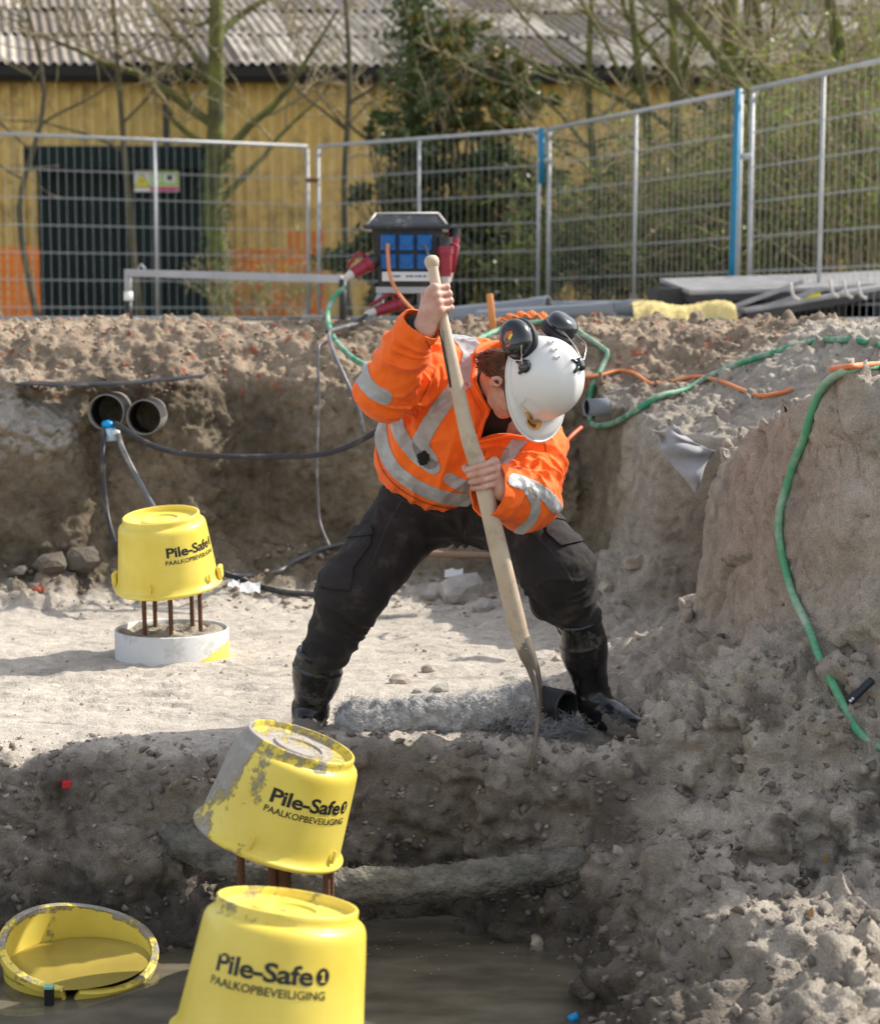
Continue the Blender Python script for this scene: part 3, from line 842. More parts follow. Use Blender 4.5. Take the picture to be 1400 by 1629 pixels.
def grating(label, c, yaw, pitch, L_, W_, n, roll=0.0):
    t = thing('formwork_grating', label, 'panel', tuple(c), group='stacked grey formwork panels')
    R = Matrix.Rotation(yaw, 3, 'Z') @ Matrix.Rotation(pitch, 3, 'Y') @ Matrix.Rotation(roll, 3, 'X')
    for k in range(n):
        v = (k + .5) / n - .5
        q = MB(); q.box(c + R @ Vector((0, v * W_, 0)), (L_, W_ / n - 0.02, 0.03), R); q.build('slat', m_steel, t, smooth=False)
    q = MB()
    for u in (-.48, 0, .48): q.box(c + R @ Vector((u * L_, 0, -0.05)), (0.05, W_, 0.06), R)
    for v in (-.5, .5): q.box(c + R @ Vector((0, v * W_, -0.045)), (L_, 0.02, 0.05), R)
    q.build('frame', m_dkst, t, smooth=False)
    return t
grating('slatted grey formwork panel on top of the stack, its corner right of the yellow insulation', U(1190, 452, 14.3), .1, -.03, 1.2, 1.1, 11, .11)
grating('slatted grey formwork panel lying to the right behind the fence post', U(1340, 446, 14.6), .12, -.05, 1.3, 1.1, 11, .10)
grating('tilted grey formwork panel sloping down under the stack', U(1290, 474, 13.9), .15, -.16, 1.3, .7, 6)
for (px, py, yy, lab) in ((1130, 478, 14.3, 'under the left of the stack'), (1290, 482, 14.8, 'under the middle of the stack'), (1420, 478, 14.8, 'under the right of the stack')):
    p = U(px, py, yy); q = MB(); q.box((p.x, p.y, (1.22 + p.z + .10) / 2), (0.95, 0.6, p.z + .10 - 1.22), bev=.01)
    tag(q.build('support_crate', m_dkst, smooth=False), 'black crate ' + lab + ' of formwork panels', 'crate', group='black crates under the panels')
for i, (px, py, ln, an, m_, lab) in enumerate(((1190, 480, .9, -.35, m_steel, 'thin grey steel bar leaning below the formwork stack'), (1230, 484, .8, -.3, m_steel, 'lower grey steel bar beside the leaning one'), (1262, 487, .45, -.45, m_yel, 'yellow bar lying among the steel bars'))):
    q = MB(); q.box(U(px, py, 13.6), (ln, .03, .035), Matrix.Rotation(an, 3, 'Y')); tag(q.build('steel_bar', m_, smooth=False), lab, 'bar')
for i, (px, py, yy, lab) in enumerate(((1262, 462, 14.0, 'leftmost curved bracket hanging below the formwork panels'), (1325, 458, 14.1, 'second curved bracket, right of the grey fence middle post'), (1347, 459, 14.1, 'third curved bracket hanging from the panels'), (1369, 460, 14.1, 'rightmost curved bracket hanging from the panels'))):
    p = U(px, py, yy - .75); q = MB(); q.tube([p + Vector((-.02, 0, .06)), p + Vector((-.01, 0, 0)), p + Vector((.01, 0, -.05)), p + Vector((.05, 0, -.07))], 0.012, 6)
    tag(q.build('bracket', mat('pale_bracket', (.5, .48, .45), .6)), lab, 'bracket', group='pale brackets under the panels')
q = MB(); q.box(U(1300, 520, 10.6), (1.9, .25, .025), Matrix.Rotation(-.03, 3, 'Z'), bev=.005)
tag(q.build('scaffold_board', mat('weathered_plank', (.42, .36, .29), .8, noise=.3, nscale=9)), 'long weathered plank lying on the ground at the right edge', 'plank')
q = MB(); q.box(U(1342, 513, 11.6), (.5, .14, .06), bev=.01); gb = tag(q.build('grey_block', m_steel), 'grey steel block with a blue end on the ground at the right', 'block')
q = MB(); q.box(U(1303, 514, 11.4), (.05, .10, .07), bev=.01); q.build('end_cap', m_blue, gb)
q = MB(); q.box(U(1135, 509, 12.2), (.13, .1, .03), bev=.008); tag(q.build('teal_box', mat('teal_plastic', (.02, .15, .16), .5)), 'small teal box on the ground below the long blue pole', 'box')
# ---------------------------------------------------------------- trees and bushes
def bark(name, c, moss, k=0.5):
    return mat(name, c, 0.9, col2=moss, nscale=5, bump=0.6, bscale=25, bdist=0.02)
m_bark = bark('mossy_bark', (0.085, 0.07, 0.04), (0.17, 0.19, 0.04))
m_bark2 = bark('brown_bark', (0.085, 0.065, 0.045), (0.13, 0.12, 0.06))
m_twig = mat('twig', (0.34, 0.28, 0.16), 0.85, noise=0.4, nscale=3)
def leaf_mat(name, c1, c2, rough=0.35, trl=0.25):
    m = bpy.data.materials.new(name); m.use_nodes = True
    nt = m.node_tree; N, L = nt.nodes, nt.links; b = N['Principled BSDF']; b.inputs['Roughness'].default_value = rough
    tc = N.new('ShaderNodeTexCoord'); n = N.new('ShaderNodeTexNoise'); n.inputs['Scale'].default_value = 1.6; n.inputs['Detail'].default_value = 8
    L.new(tc.outputs['Object'], n.inputs['Vector'])
    r = N.new('ShaderNodeValToRGB'); r.color_ramp.elements[0].position = .35; r.color_ramp.elements[1].position = .65
    r.color_ramp.elements[0].color = (*c1, 1); r.color_ramp.elements[1].color = (*c2, 1)
    L.new(n.outputs['Fac'], r.inputs['Fac']); L.new(r.outputs[0], b.inputs['Base Color'])
    tr = N.new('ShaderNodeBsdfTranslucent'); L.new(r.outputs[0], tr.inputs['Color'])
    mx = N.new('ShaderNodeMixShader'); mx.inputs[0].default_value = trl
    L.new(b.outputs[0], mx.inputs[1]); L.new(tr.outputs[0], mx.inputs[2]); L.new(mx.outputs[0], N['Material Output'].inputs[0])
    return m
m_holly = leaf_mat('evergreen_leaf', (0.05, 0.085, 0.035), (0.14, 0.18, 0.055), 0.25)
m_olive = leaf_mat('yellowing_leaf', (0.14, 0.13, 0.04), (0.36, 0.27, 0.08), 0.35)
m_spring = leaf_mat('spring_leaf', (0.13, 0.21, 0.035), (0.30, 0.38, 0.06), 0.5, 0.4)

def leaves(name, mat_, parent, pts, size, rs=None):
    """one small bent leaf per point"""
    P = np.asarray(pts, dtype=np.float32); n = len(P)
    A = nrg.normal(size=(n, 3)); A /= np.linalg.norm(A, axis=1)[:, None]
    B = nrg.normal(size=(n, 3)); B -= A * (A * B).sum(1)[:, None]; B /= np.linalg.norm(B, axis=1)[:, None]
    s = (size * nrg.uniform(.6, 1.3, n))[:, None]
    Cn = np.cross(A, B)
    V = np.stack([P - A * s, P + B * s * .45 + Cn * s * .12, P + A * s, P - B * s * .45 + Cn * s * .12], 1).reshape(-1, 3)
    idx = np.arange(n)[:, None] * 4
    F = np.concatenate([idx + np.array([[0, 1, 2]]), idx + np.array([[0, 2, 3]])])
    me = np_mesh(name, V, F.astype(np.int32), smooth=False)
    o = place(me, name, mat_, parent); tag(o, kind='stuff'); return o

def grow(p, d, L_, r, lvl, out, spread=0.6, up_=0.15, nchild=(5, 5, 4), wob=0.18, tips=None, rat=(.62, .6, .55)):
    n = 7 if lvl == 0 else (5 if lvl == 1 else 4)
    pts, rs = [p.copy()], [r]
    q = p.copy(); dd = d.normalized()
    for i in range(n):
        dd = (dd + Vector((rng.gauss(0, wob), rng.gauss(0, wob), rng.gauss(0, wob) + up_ * (1 if lvl else .3)))).normalized()
        q = q + dd * L_ / n; pts.append(q.copy()); rs.append(r * (1 - .75 * (i + 1) / n))
    out.append((lvl, pts, rs))
    if lvl >= len(nchild):
        if tips is not None: tips.append(q.copy())
        return
    for k in range(nchild[lvl]):
        t = rng.uniform(.25, 1) if lvl else rng.uniform(.35, 1)
        i = min(int(t * n), n - 1); a = pts[i].lerp(pts[i + 1], t * n - i)
        ax = Vector((rng.gauss(0, 1), rng.gauss(0, 1), rng.gauss(0, .6))).normalized()
        nd = (dd * (1 - spread) + ax * spread * 1.25).normalized()
        grow(a, nd, L_ * rat[min(lvl, 2)] * rng.uniform(.6, 1.1), max(r * (1 - .75 * t) * .6, .004), lvl + 1, out, spread, up_, nchild, wob * 1.1, tips, rat)

def tree(name, label, cat, base, top, r, limbs, group=None, barkm=None, twigm=None, tl=2.2, nl=(9, 6, 4), tleaf=None):
    """a trunk through the given points, limbs and twigs; base/top world points list"""
    t = thing(name, label, cat, tuple(base), group)
    path = smooth_path(top, 4)
    n = len(path)
    rs = [r * (1.25 if i == 0 else 1) * (1 - .55 * i / n) for i in range(n)]
    q = MB(); q.tube(path, r, 9, rs=rs)
    segs = []
    for (frac, dvec, ln) in limbs:
        i = min(int(frac * (n - 1)), n - 2); p = path[i]
        grow(Vector(p), Vector(dvec), ln, rs[i] * .55, 0, segs, .5, .12, nl[1:], .16)
    for k in range(nl[0]):
        i = rng.randint(n // 3, n - 1); p = path[i]; a = rng.uniform(0, 6.28)
        grow(Vector(p), Vector((math.cos(a), math.sin(a) * .7, rng.uniform(.1, .9))), tl * rng.uniform(.5, 1), rs[i] * .4, 0, segs, .5, .12, nl[1:], .18)
    tw = MB(); tips = []
    for lvl, pts, rr in segs:
        if lvl == 0: q.tube(pts, r, 6, rs=rr, caps=False)
        else: tw.tube(pts, r, 3 if lvl > 1 else 4, rs=[max(v, .007) for v in rr], caps=False)
        if lvl >= 2: tips += pts
    q.build('trunk', barkm or m_bark, t)
    tag(tw.build('twigs', twigm or m_twig, t), kind='stuff')
    if tleaf:
        mt, cnt, sz = tleaf
        P = [tips[rng.randrange(len(tips))] + Vector((rng.gauss(0, .08), rng.gauss(0, .08), rng.gauss(0, .08))) for _ in range(cnt)]
        leaves('leaves', mt, t, P, sz)
    return t
def T(px, Y, *pys): return [U(x_, y_, Y) for x_, y_ in pys]
# tree in front of the dark door
Y = 23.0
b0 = U(352, 500, Y); b0.z = 1.2
tr1 = tree('tree', 'mossy tree trunk with ivy at its foot, right of the dark green door', 'tree', b0, [b0] + [U(*p, Y) for p in ((350, 420), (338, 330), (343, 200), (343, 60), (345, -80), (352, -240))], 0.155,
     [(.42, (.9, -.2, .45), 2.6), (.62, (-.8, .1, .8), 2.2), (.50, (-.9, -.2, .35), 2.8), (.7, (.7, .2, .7), 2.4)], nl=(9, 5, 4), tl=2.4)
P = []
for k in range(900):
    v = rng.random(); px_ = np.interp(v, [0, .45, 1], [352, 340, 345]); c = U(px_, 500 - 270 * v, Y)
    a = rng.uniform(0, 6.28); rr = .13 + abs(rng.gauss(0, .05))
    P.append(c + Vector((math.cos(a) * rr, math.sin(a) * rr, 0)))
leaves('ivy', m_holly, tr1, P, .035)
# thin trees before the shed wall
thin = [((222, 505), (205, 330), (190, 150), (175, -60), 22.5, .05, 'slender bare tree before the yellow wall above the dark door'),
        ((555, 505), (548, 300), (556, 120), (545, -60), 22.8, .055, 'slender bare tree in front of the yellow wall left of the evergreen bush'),
        ((60, 505), (30, 330), (70, 150), (20, -60), 22.0, .045, 'slender bare tree at the far left before the shed')]
for (a, b, c, d, Y, r, lab) in thin:
    b0 = U(*a, Y); b0.z = 1.2
    tree('slender_tree', lab, 'tree', b0, [b0] + [U(*p, Y) for p in (b, c, d)], r, [(.5, (-.8, 0, .6), 2.0), (.6, (.8, 0, .5), 2.0)], 'slender trees before the shed', nl=(6, 5, 4), tl=1.8, barkm=m_bark2)
# ivy clad tree in the middle and evergreens round it
Y = 21.6
b0 = U(665, 500, Y); b0.z = 1.2
tv = tree('ivy_clad_tree', 'dark ivy covered trunk rising above the power distribution box', 'tree', b0, [b0] + [U(*p, Y) for p in ((660, 350), (655, 200), (660, 60), (655, -120))], .10, [(.5, (.7, 0, .6), 1.6), (.4, (-.6, 0, .5), 1.2)], nl=(5, 4, 3), tl=1.3)
P = []
for k in range(6500):
    v = rng.random(); c = U(658, 480 - 560 * v, Y); a = rng.uniform(0, 6.28); rr = abs(rng.gauss(.18, .13)) * (1.1 if v < .7 else .9)
    P.append(c + Vector((math.cos(a) * rr, math.sin(a) * rr, 0)))
leaves('ivy', m_holly, tv, P, .045)
def bush(label, blobs, Y, mats, n, size, stems=True, group='evergreen bushes behind the fence'):
    """blobs: (px, py, rpx)"""
    x0_ = sum(b[0] for b in blobs) / len(blobs)
    t = thing('evergreen_bush', label, 'bush', (U(x0_, 500, Y).x, Y, 1.2), group)
    cl = []
    for (px, py, rp) in blobs:
        c = U(px, py, Y); R_ = rp / 2800 * Y
        for k in range(max(5, int(30 * R_))):
            v = Vector((rng.gauss(0, .5), rng.gauss(0, .5), rng.gauss(0, .5))) * R_
            cl.append((c + v * 1.15, R_ * rng.uniform(.14, .34)))
    tot = sum(r * r for _, r in cl)
    for mi, (mm_, frac) in enumerate(mats):
        P = []
        for (c, r) in cl:
            if rng.random() < .35 and mi: continue
            for k in range(int(n * frac * r * r / tot)):
                v = Vector((rng.gauss(0, 1), rng.gauss(0, 1), rng.gauss(0, 1))) * r * .62
                P.append(c + Vector((v.x, v.y, v.z * .7)))
        leaves('foliage', mm_, t, P, size)
    if stems:
        q = MB(); root = Vector((U(x0_, 500, Y).x, Y, 1.2))
        for (c, r) in cl[::3]:
            b_0 = root + Vector((rng.uniform(-.3, .3), rng.uniform(-.2, .2), 0)); m_ = b_0.lerp(c, .5) + Vector((0, 0, .15))
            q.tube([b_0, m_, c], .02, 5, rs=[.03, .018, .006])
        q.build('stems', m_bark2, t)
    return t
bush('dark evergreen bush behind the power distribution box', [(690, 300, 75), (640, 340, 60), (700, 400, 90), (620, 430, 60), (760, 420, 70), (600, 470, 40)], 21.3, [(m_holly, .8), (m_olive, .3)], 16000, .055)
bush('evergreen bush with yellowing leaves left of the blue topped post', [(800, 270, 65), (830, 350, 60), (810, 440, 75), (880, 430, 45), (760, 330, 55)], 21.0, [(m_holly, .6), (m_olive, .45)], 22000, .055)
bush('loose evergreen crown overhanging the shed eave above the fence', [(740, 110, 60), (790, 160, 60), (700, 180, 50), (760, 210, 55), (850, 150, 35), (700, 60, 45)], 21.5, [(m_holly, .55), (m_olive, .5)], 8000, .05)
bush('small evergreen sprig reaching left over the fence rail', [(610, 200, 22), (640, 225, 28), (590, 205, 12), (675, 225, 25)], 21.2, [(m_holly, 1)], 2400, .05)
# bare trees at the right
right = [
 ('thin bare tree with mossy stem left of the grey middle post at right', [(948, 505), (950, 330), (937, 150), (945, -80)], 20.5, .06, [(.5, (-.7, 0, .7), 2.0)]),
 ('mossy bare tree whose limbs fan out to the upper left', [(1040, 505), (1035, 330), (1030, 190), (1010, 60), (1000, -100)], 20.0, .07, [(.62, (-.9, 0, .75), 3.0), (.55, (-.85, .1, .5), 3.0), (.7, (.5, 0, .8), 2)]),
 ('straight bright mossy tree rising behind the fence rail', [(1082, 505), (1078, 300), (1074, 120), (1066, -100)], 19.5, .085, [(.5, (-.9, 0, .7), 2.8), (.6, (.4, 0, 1), 2.2)]),
 ('thick dark trunk just left of the long blue pole', [(1150, 505), (1155, 300), (1160, 120), (1165, -80)], 21.0, .17, [(.5, (-.8, 0, .7), 2.6), (.55, (.8, 0, .6), 2.6)]),
 ('slanting mossy tree leaning up to the left over the blue pole', [(1300, 505), (1265, 300), (1180, 140), (1070, 0), (1020, -80)], 18.6, .08, [(.5, (.8, 0, .6), 2.4), (.7, (.2, 0, 1), 1.6)]),
 ('bare tree right of the long blue pole behind the last fence panel', [(1230, 505), (1225, 300), (1215, 120), (1190, -80)], 20.2, .09, [(.5, (.9, 0, .6), 2.4), (.6, (-.4, 0, 1), 2)]),
 ('bare tree at the right edge with crossing pale limbs', [(1390, 505), (1370, 300), (1350, 120), (1300, -80)], 18.0, .09, [(.5, (-.9, 0, .5), 2.2), (.4, (.6, 0, .8), 2.2), (.7, (-.6, 0, .8), 2)])]
for lab, pp, Y, r, limbs in right:
    b0 = U(*pp[0], Y); b0.z = 1.2
    tree('bare_tree', lab, 'tree', b0, [b0] + [U(*p, Y) for p in pp[1:]], r, limbs, 'bare trees at the right', nl=(7, 5, 3), tl=1.8, tleaf=(m_spring, 500, .022) if Y < 20.3 else None)
# tangled thickets of shoots at the right
def thicket(label, px0, px1, Y, h0, h1, n, lf):
    xa, xb_ = U(px0, 500, Y).x, U(px1, 500, Y).x
    t = thing('thicket', label, 'shrub', ((xa + xb_) / 2, Y, 1.2), 'thickets of thin shoots behind the fence')
    segs = []; tips = []
    for k in range(n):
        p = Vector((rng.uniform(xa, xb_), Y + rng.uniform(-.5, .5), 1.2)); a = rng.uniform(-1, 1)
        grow(p, Vector((a * .5, rng.gauss(0, .2), 1)), rng.uniform(h0, h1), rng.uniform(.008, .02), 0, segs, .45, .05, (4, 3), .2)
    q = MB()
    for lvl, pts, rr in segs:
        q.tube(pts, .01, 3, rs=[max(v, .0045) for v in rr], caps=False)
        if lvl: tips += pts
    tag(q.build('shoots', m_twig, t), kind='stuff')
    for mt, cnt, sz in lf:
        P = [tips[rng.randrange(len(tips))] + Vector((rng.gauss(0, .06), rng.gauss(0, .06), rng.gauss(0, .06))) for _ in range(cnt)]
        leaves('leaves', mt, t, P, sz)
thicket('tangled shrub of thin brown shoots below the grey middle post', 880, 1060, 19.8, .8, 1.5, 50, [(m_olive, 1800, .03), (m_spring, 4500, .034), (m_holly, 4000, .045)])
thicket('green leafing shrub beside the stacked panels left of the blue pole', 1040, 1170, 19.0, .8, 1.8, 80, [(m_spring, 5600, .03), (m_olive, 2500, .03)])
thicket('tangled shrub of bare shoots right of the blue pole', 1170, 1300, 18.4, 1.0, 2.0, 50, [(m_olive, 1800, .028), (m_spring, 6000, .03)])
thicket('fresh green shrub at the right edge behind the fence', 1290, 1440, 17.6, 1.2, 2.6, 80, [(m_spring, 8000, .03), (m_olive, 2500, .03)])
thicket('low weedy shrub behind the orange netting', 340, 500, 22.2, .3, .8, 26, [(m_spring, 500, .03)])
thicket('distant tangle of twigs high behind the right trees', 1150, 1500, 23.5, 2.4, 4.0, 46, [(m_spring, 2500, .035)])
# ---------------------------------------------------------------- yellow pile caps (buckets) and piles
def bucket_mat(name):
    m = bpy.data.materials.new(name); m.use_nodes = True
    nt = m.node_tree; N, L = nt.nodes, nt.links; b = N['Principled BSDF']
    b.inputs['Roughness'].default_value = .38
    b.inputs['Subsurface Weight'].default_value = 0.0
    tc = N.new('ShaderNodeTexCoord')
    n = N.new('ShaderNodeTexNoise'); n.inputs['Scale'].default_value = 7; n.inputs['Detail'].default_value = 5; L.new(tc.outputs['Object'], n.inputs['Vector'])
    r = N.new('ShaderNodeValToRGB'); r.color_ramp.elements[0].position = .3; r.color_ramp.elements[1].position = .7
    r.color_ramp.elements[0].color = (0.76, 0.58, 0.07, 1); r.color_ramp.elements[1].color = (0.88, 0.72, 0.14, 1)
    L.new(n.outputs['Fac'], r.inputs['Fac'])
    a = N.new('ShaderNodeAttribute'); a.attribute_name = 'mud'
    n2 = N.new('ShaderNodeTexNoise'); n2.inputs['Scale'].default_value = 55; n2.inputs['Detail'].default_value = 6; n2.inputs['Roughness'].default_value = .7
    L.new(tc.outputs['Object'], n2.inputs['Vector'])
    ad = N.new('ShaderNodeMath'); ad.operation = 'ADD'; L.new(a.outputs['Fac'], ad.inputs[0]); L.new(n2.outputs['Fac'], ad.inputs[1])
    mr = N.new('ShaderNodeMapRange'); mr.inputs['From Min'].default_value = .93; mr.inputs['From Max'].default_value = 1.10; L.new(ad.outputs[0], mr.inputs['Value'])
    mx = N.new('ShaderNodeMix'); mx.data_type = 'RGBA'; L.new(mr.outputs[0], mx.inputs['Factor']); L.new(r.outputs[0], mx.inputs[6])
    r3 = N.new('ShaderNodeValToRGB'); r3.color_ramp.elements[0].color = (.22, .20, .17, 1); r3.color_ramp.elements[1].color = (.50, .46, .41, 1)
    L.new(n2.outputs['Fac'], r3.inputs['Fac']); L.new(r3.outputs[0], mx.inputs[7]); L.new(mx.outputs[2], b.inputs['Base Color'])
    ro = N.new('ShaderNodeMapRange'); ro.inputs['To Min'].default_value = .38; ro.inputs['To Max'].default_value = .95; L.new(mr.outputs[0], ro.inputs['Value']); L.new(ro.outputs[0], b.inputs['Roughness'])
    bp = N.new('ShaderNodeBump'); bp.inputs['Distance'].default_value = .004; bp.inputs['Strength'].default_value = .8
    mu = N.new('ShaderNodeMath'); mu.operation = 'MULTIPLY_ADD'; L.new(mr.outputs[0], mu.inputs[0]); L.new(n2.outputs['Fac'], mu.inputs[1]); mu.inputs[2].default_value = 0
    mu2 = N.new('ShaderNodeMath'); mu2.operation = 'ADD'; L.new(mu.outputs[0], mu2.inputs[0]); L.new(mr.outputs[0], mu2.inputs[1])
    L.new(mu2.outputs[0], bp.inputs['Height']); L.new(bp.outputs[0], b.inputs['Normal'])
    return m
m_buck = bucket_mat('yellow_plastic')
HB = 0.28
def wall_r(z):  # outer radius at height z above the rim
    return np.interp(z, [0, .03, .225, .25, .262], [.192, .188, .166, .158, .144])
PROF = [(.176, .006), (.180, 0.0), (.199, 0.0), (.2025, .003), (.2025, .010), (.198, .014), (.1925, .018)]
PROF += [(float(wall_r(z)), float(z)) for z in np.linspace(.034, .225, 14)]
PROF += [(.1640, .236), (.1600, .2445), (.1535, .2505), (.1465, .2535), (.1445, .256), (.144, HB - .004), (.142, HB - .002), (.137, HB - .002), (.1355, HB - .005), (.135, .262), (.128, .257), (.09, .256), (.072, .257), (.068, .264), (.060, .264), (.057, .258), (.03, .257), (.012, .262), (.0001, .262)]
def resample(prof, step):
    out = []
    for (a, b) in zip(prof[:-1], prof[1:]):
        n = max(1, int(math.hypot(a[0] - b[0], a[1] - b[1]) / step))
        for k in range(n): out.append((a[0] + (b[0] - a[0]) * k / n, a[1] + (b[1] - a[1]) * k / n))
    return out + [prof[-1]]
def bucket(label, c, roll, lean, text_phi, mudf, parent_group='yellow buckets capping the piles'):
    """c: centre of the open rim; roll to the right (deg), lean towards the camera (deg)"""
    ax = Vector((math.tan(math.radians(roll)), -math.tan(math.radians(lean)), 1)).normalized()
    q = Vector((0, 0, 1)).rotation_difference(ax)
    M = Matrix.Translation(c) @ q.to_matrix().to_4x4()
    t = thing('pile_cap_bucket', label, 'bucket', tuple(c), parent_group)
    prof = resample(PROF, .010); n = 120
    V = np.array([(r * math.cos(2 * math.pi * k / n), r * math.sin(2 * math.pi * k / n), z) for r, z in prof for k in range(n)], dtype=np.float32)
    rows = len(prof)
    ii, kk = np.meshgrid(np.arange(rows - 1), np.arange(n), indexing='ij')
    F = np.stack([ii * n + kk, ii * n + (kk + 1) % n, (ii + 1) * n + (kk + 1) % n, (ii + 1) * n + kk], -1).reshape(-1, 4)
    mud = mudf(V)
    V2 = V + 0.0012 * perlin(V * 9 + c.x)[:, None] * np.array([1, 1, 0])
    Mw = np.array(M); VW = V2 @ Mw[:3, :3].T + Mw[:3, 3]
    me = np_mesh('shell', VW, F.astype(np.int32)); attr(me, 'mud', mud)
    me.set_sharp_from_angle(angle=math.radians(50))
    place(me, 'shell', m_buck, t)
    # inner wall and closed end
    ip = MB(); ip.lathe([(.178, .004), (.150, .22), (.142, .248), (.0001, .252)], M, 48); ip.build('inner_wall', m_buck, t)
    for a in ((0.0, math.pi) if c.y > 6 else ()):
        lg = MB(); R = (M.to_3x3() @ Matrix.Rotation(a, 3, 'Z'))
        p = M @ Vector((math.cos(a) * .200, math.sin(a) * .200, .040)); lg.box(p, (.018, .05, .05), R, bev=.004)
        lg.build('handle_lug', m_buck, t)
    for a in (-1.75, -.5, 1.0, 2.4):
        lg = MB(); R = (M.to_3x3() @ Matrix.Rotation(a, 3, 'Z')); p = M @ Vector((math.cos(a) * .194, math.sin(a) * .194, .042)); lg.box(p, (.010, .004, .035), R, bev=.001)
        lg.build('rib', m_buck, t)
    # lettering wrapped round the wall
    def wrap(V, F, phi0, zb, off):
        out = []
        for v in V:
            z = zb + v.y; r = float(wall_r(z)) + off; phi = phi0 + v.x / .178 - math.pi / 2
            out.append(M @ Vector((r * math.cos(phi), r * math.sin(phi), z)))
        o = MB(); o.add(out, F); return o
    W1 = .247; ph = math.radians(text_phi) - W1 / 2 / .178
    V1, F1 = text_geo('Pile-Safe', .052, .0013, .96)
    w = max(v.x for v in V1); s_ = (W1 - .036) / w
    V1 = [Vector((v.x * s_, v.y * .96, 0)) for v in V1]
    wrap(V1, F1, ph, .153, .0012).build('lettering', m_ink, t, smooth=False)
    D = [Vector((W1 - .015 + .0150 * math.cos(a), .0165 + .0165 * math.sin(a), 0)) for a in [2 * math.pi * k / 32 for k in range(32)]]
    wrap(D, [tuple(range(32))], ph, .153, .0012).build('number_disc', m_ink, t, smooth=False)
    V3 = [Vector((x_ + W1 - .0155, y_ + .0165, 0)) for x_, y_ in ((-.0055, -.0100), (.0060, -.0100), (.0060, -.0072), (.0030, -.0072), (.0030, .0100), (-.0005, .0100), (-.0058, .0062), (-.0058, .0030), (-.0015, .0052), (-.0015, -.0072), (-.0055, -.0072))]; F3 = [tuple(range(11))]
    wrap(V3, F3, ph, .153, .0022).build('number', m_buck, t, smooth=False)
    V2_, F2 = text_geo('PAALKOPBEVEILIGING', .0225, .00028, 1.0); w = max(v.x for v in V2_); s_ = (W1 - .002) / w
    V2_ = [Vector((v.x * s_ - .005, v.y * 1.0, 0)) for v in V2_]
    wrap(V2_, F2, ph, .126, .0012).build('small_lettering', m_ink, t, smooth=False)
    return t
m_ink = mat('black_print', (0.014, 0.014, 0.016), 0.45)
def n_(V, s, o=0): return fbm(V * s + o, 4)
c1_ = U(268, 931, 6.6)
bucket('clean yellow bucket cap raised on rusty bars above the white pile at the left', c1_, -4, 8, 50, lambda V: .16 + .12 * n_(V, 9))
c2__ = U(426, 1337, 4.43)
def mud2(V):
    a = np.arctan2(V[:, 1], V[:, 0])    # left side towards camera
    d = np.abs(((a + 2.80 + math.pi) % (2 * math.pi)) - math.pi)
    side = .98 - d * .72 - np.clip(.16 - V[:, 2], 0, 1) * 3.6 + .30 * fbm(V * np.array([14, 14, 4.5]) + 3, 4)
    low = np.where(V[:, 2] < .05, .72 - .42 * d - V[:, 2] * 5 + .3 * n_(V, 22, 9), 0)
    top = np.where(V[:, 2] > .248, .50 + .16 * n_(V, 12, 5) - .12 * (V[:, 0] > .08) + .12 * (np.hypot(V[:, 0], V[:, 1]) < .128), 0)
    spot = .14 + .26 * n_(V, 9, 12)
    return np.clip(np.maximum.reduce([side * (V[:, 2] > .05), low, top, spot]), 0, .9)
bucket('tilted yellow bucket cap with grey mud dried on its upper left side', c2__, 19, 0, 29, mud2)
c3__ = U(459, 1434, 3.44) - Vector((0.039, 0.04, 0.272))
bucket('large yellow bucket cap in the foreground cut by the bottom edge', c3__, 8, -9, -2, lambda V: np.clip(np.where(V[:, 2] > .25, .34 + .2 * n_(V, 10, 5), .12 + .25 * n_(V, 8, 2)), 0, .9))

m_rust = mat('rusty_rebar', (0.16, 0.075, 0.035), 0.85, noise=0.5, nscale=18, bump=.5, bscale=80, bdist=.004)
m_pilew = mat('white_pile_sleeve', (0.62, 0.62, 0.60), 0.7, noise=0.12, nscale=4, dirt=((0.25, 0.22, 0.18), 0.28, 7))
m_pilec = mat('crumbly_concrete', (0.40, 0.36, 0.29), 0.95, col2=(0.18, 0.15, 0.11), nscale=14, bump=1.0, bscale=30, bdist=.02)
def rebar(a, b, r, parent):
    q = MB(); d = b - a; n = max(8, int(d.length / .006)); q.tube([a + d * k / n for k in range(n + 1)], r, 8, rs=[r * (1.13 if k % 2 else .95) for k in range(n + 1)])
    return q.build('rebar', m_rust, parent)
pc = U(273, 1003, 6.62); pc.z = 0
pile = thing('pile', 'white sleeved concrete pile with five rusty bars and yellow paint at its right foot', 'pile', tuple(pc))
q = MB(); q.lathe([(.214, -.25), (.216, .10), (.212, .105), (.207, .10), (.206, .06)], Matrix.Translation(pc), 64); q.build('sleeve', m_pilew, pile)
gr = MB(); nn = 40; V = []
for j in range(12):
    for k in range(nn):
        r = .208 * (j / 11) + .0005; a = 2 * math.pi * k / nn; V.append((pc.x + r * math.cos(a), pc.y + r * math.sin(a), 0))
Va = np.array(V, dtype=np.float32); zz = .088 + .022 * fbm(Va * 14, 4) + .01 * fbm(Va * 50, 2); Va[:, 2] = zz
F = [(j * nn + k, j * nn + (k + 1) % nn, (j + 1) * nn + (k + 1) % nn, (j + 1) * nn + k) for j in range(11) for k in range(nn)]
gr.add([tuple(v) for v in Va], F); gr.build('concrete_top', m_pilec, pile)
for (px, dy) in ((230, -.06), (247, .10), (272, -.09), (306, .08), (319, .02)):
    p = U(px, 1000, 6.62 + dy); p.z = .07; p.y = 6.62 + dy
    rebar(p, Vector((p.x - .004, p.y, .36)), .0085, pile)
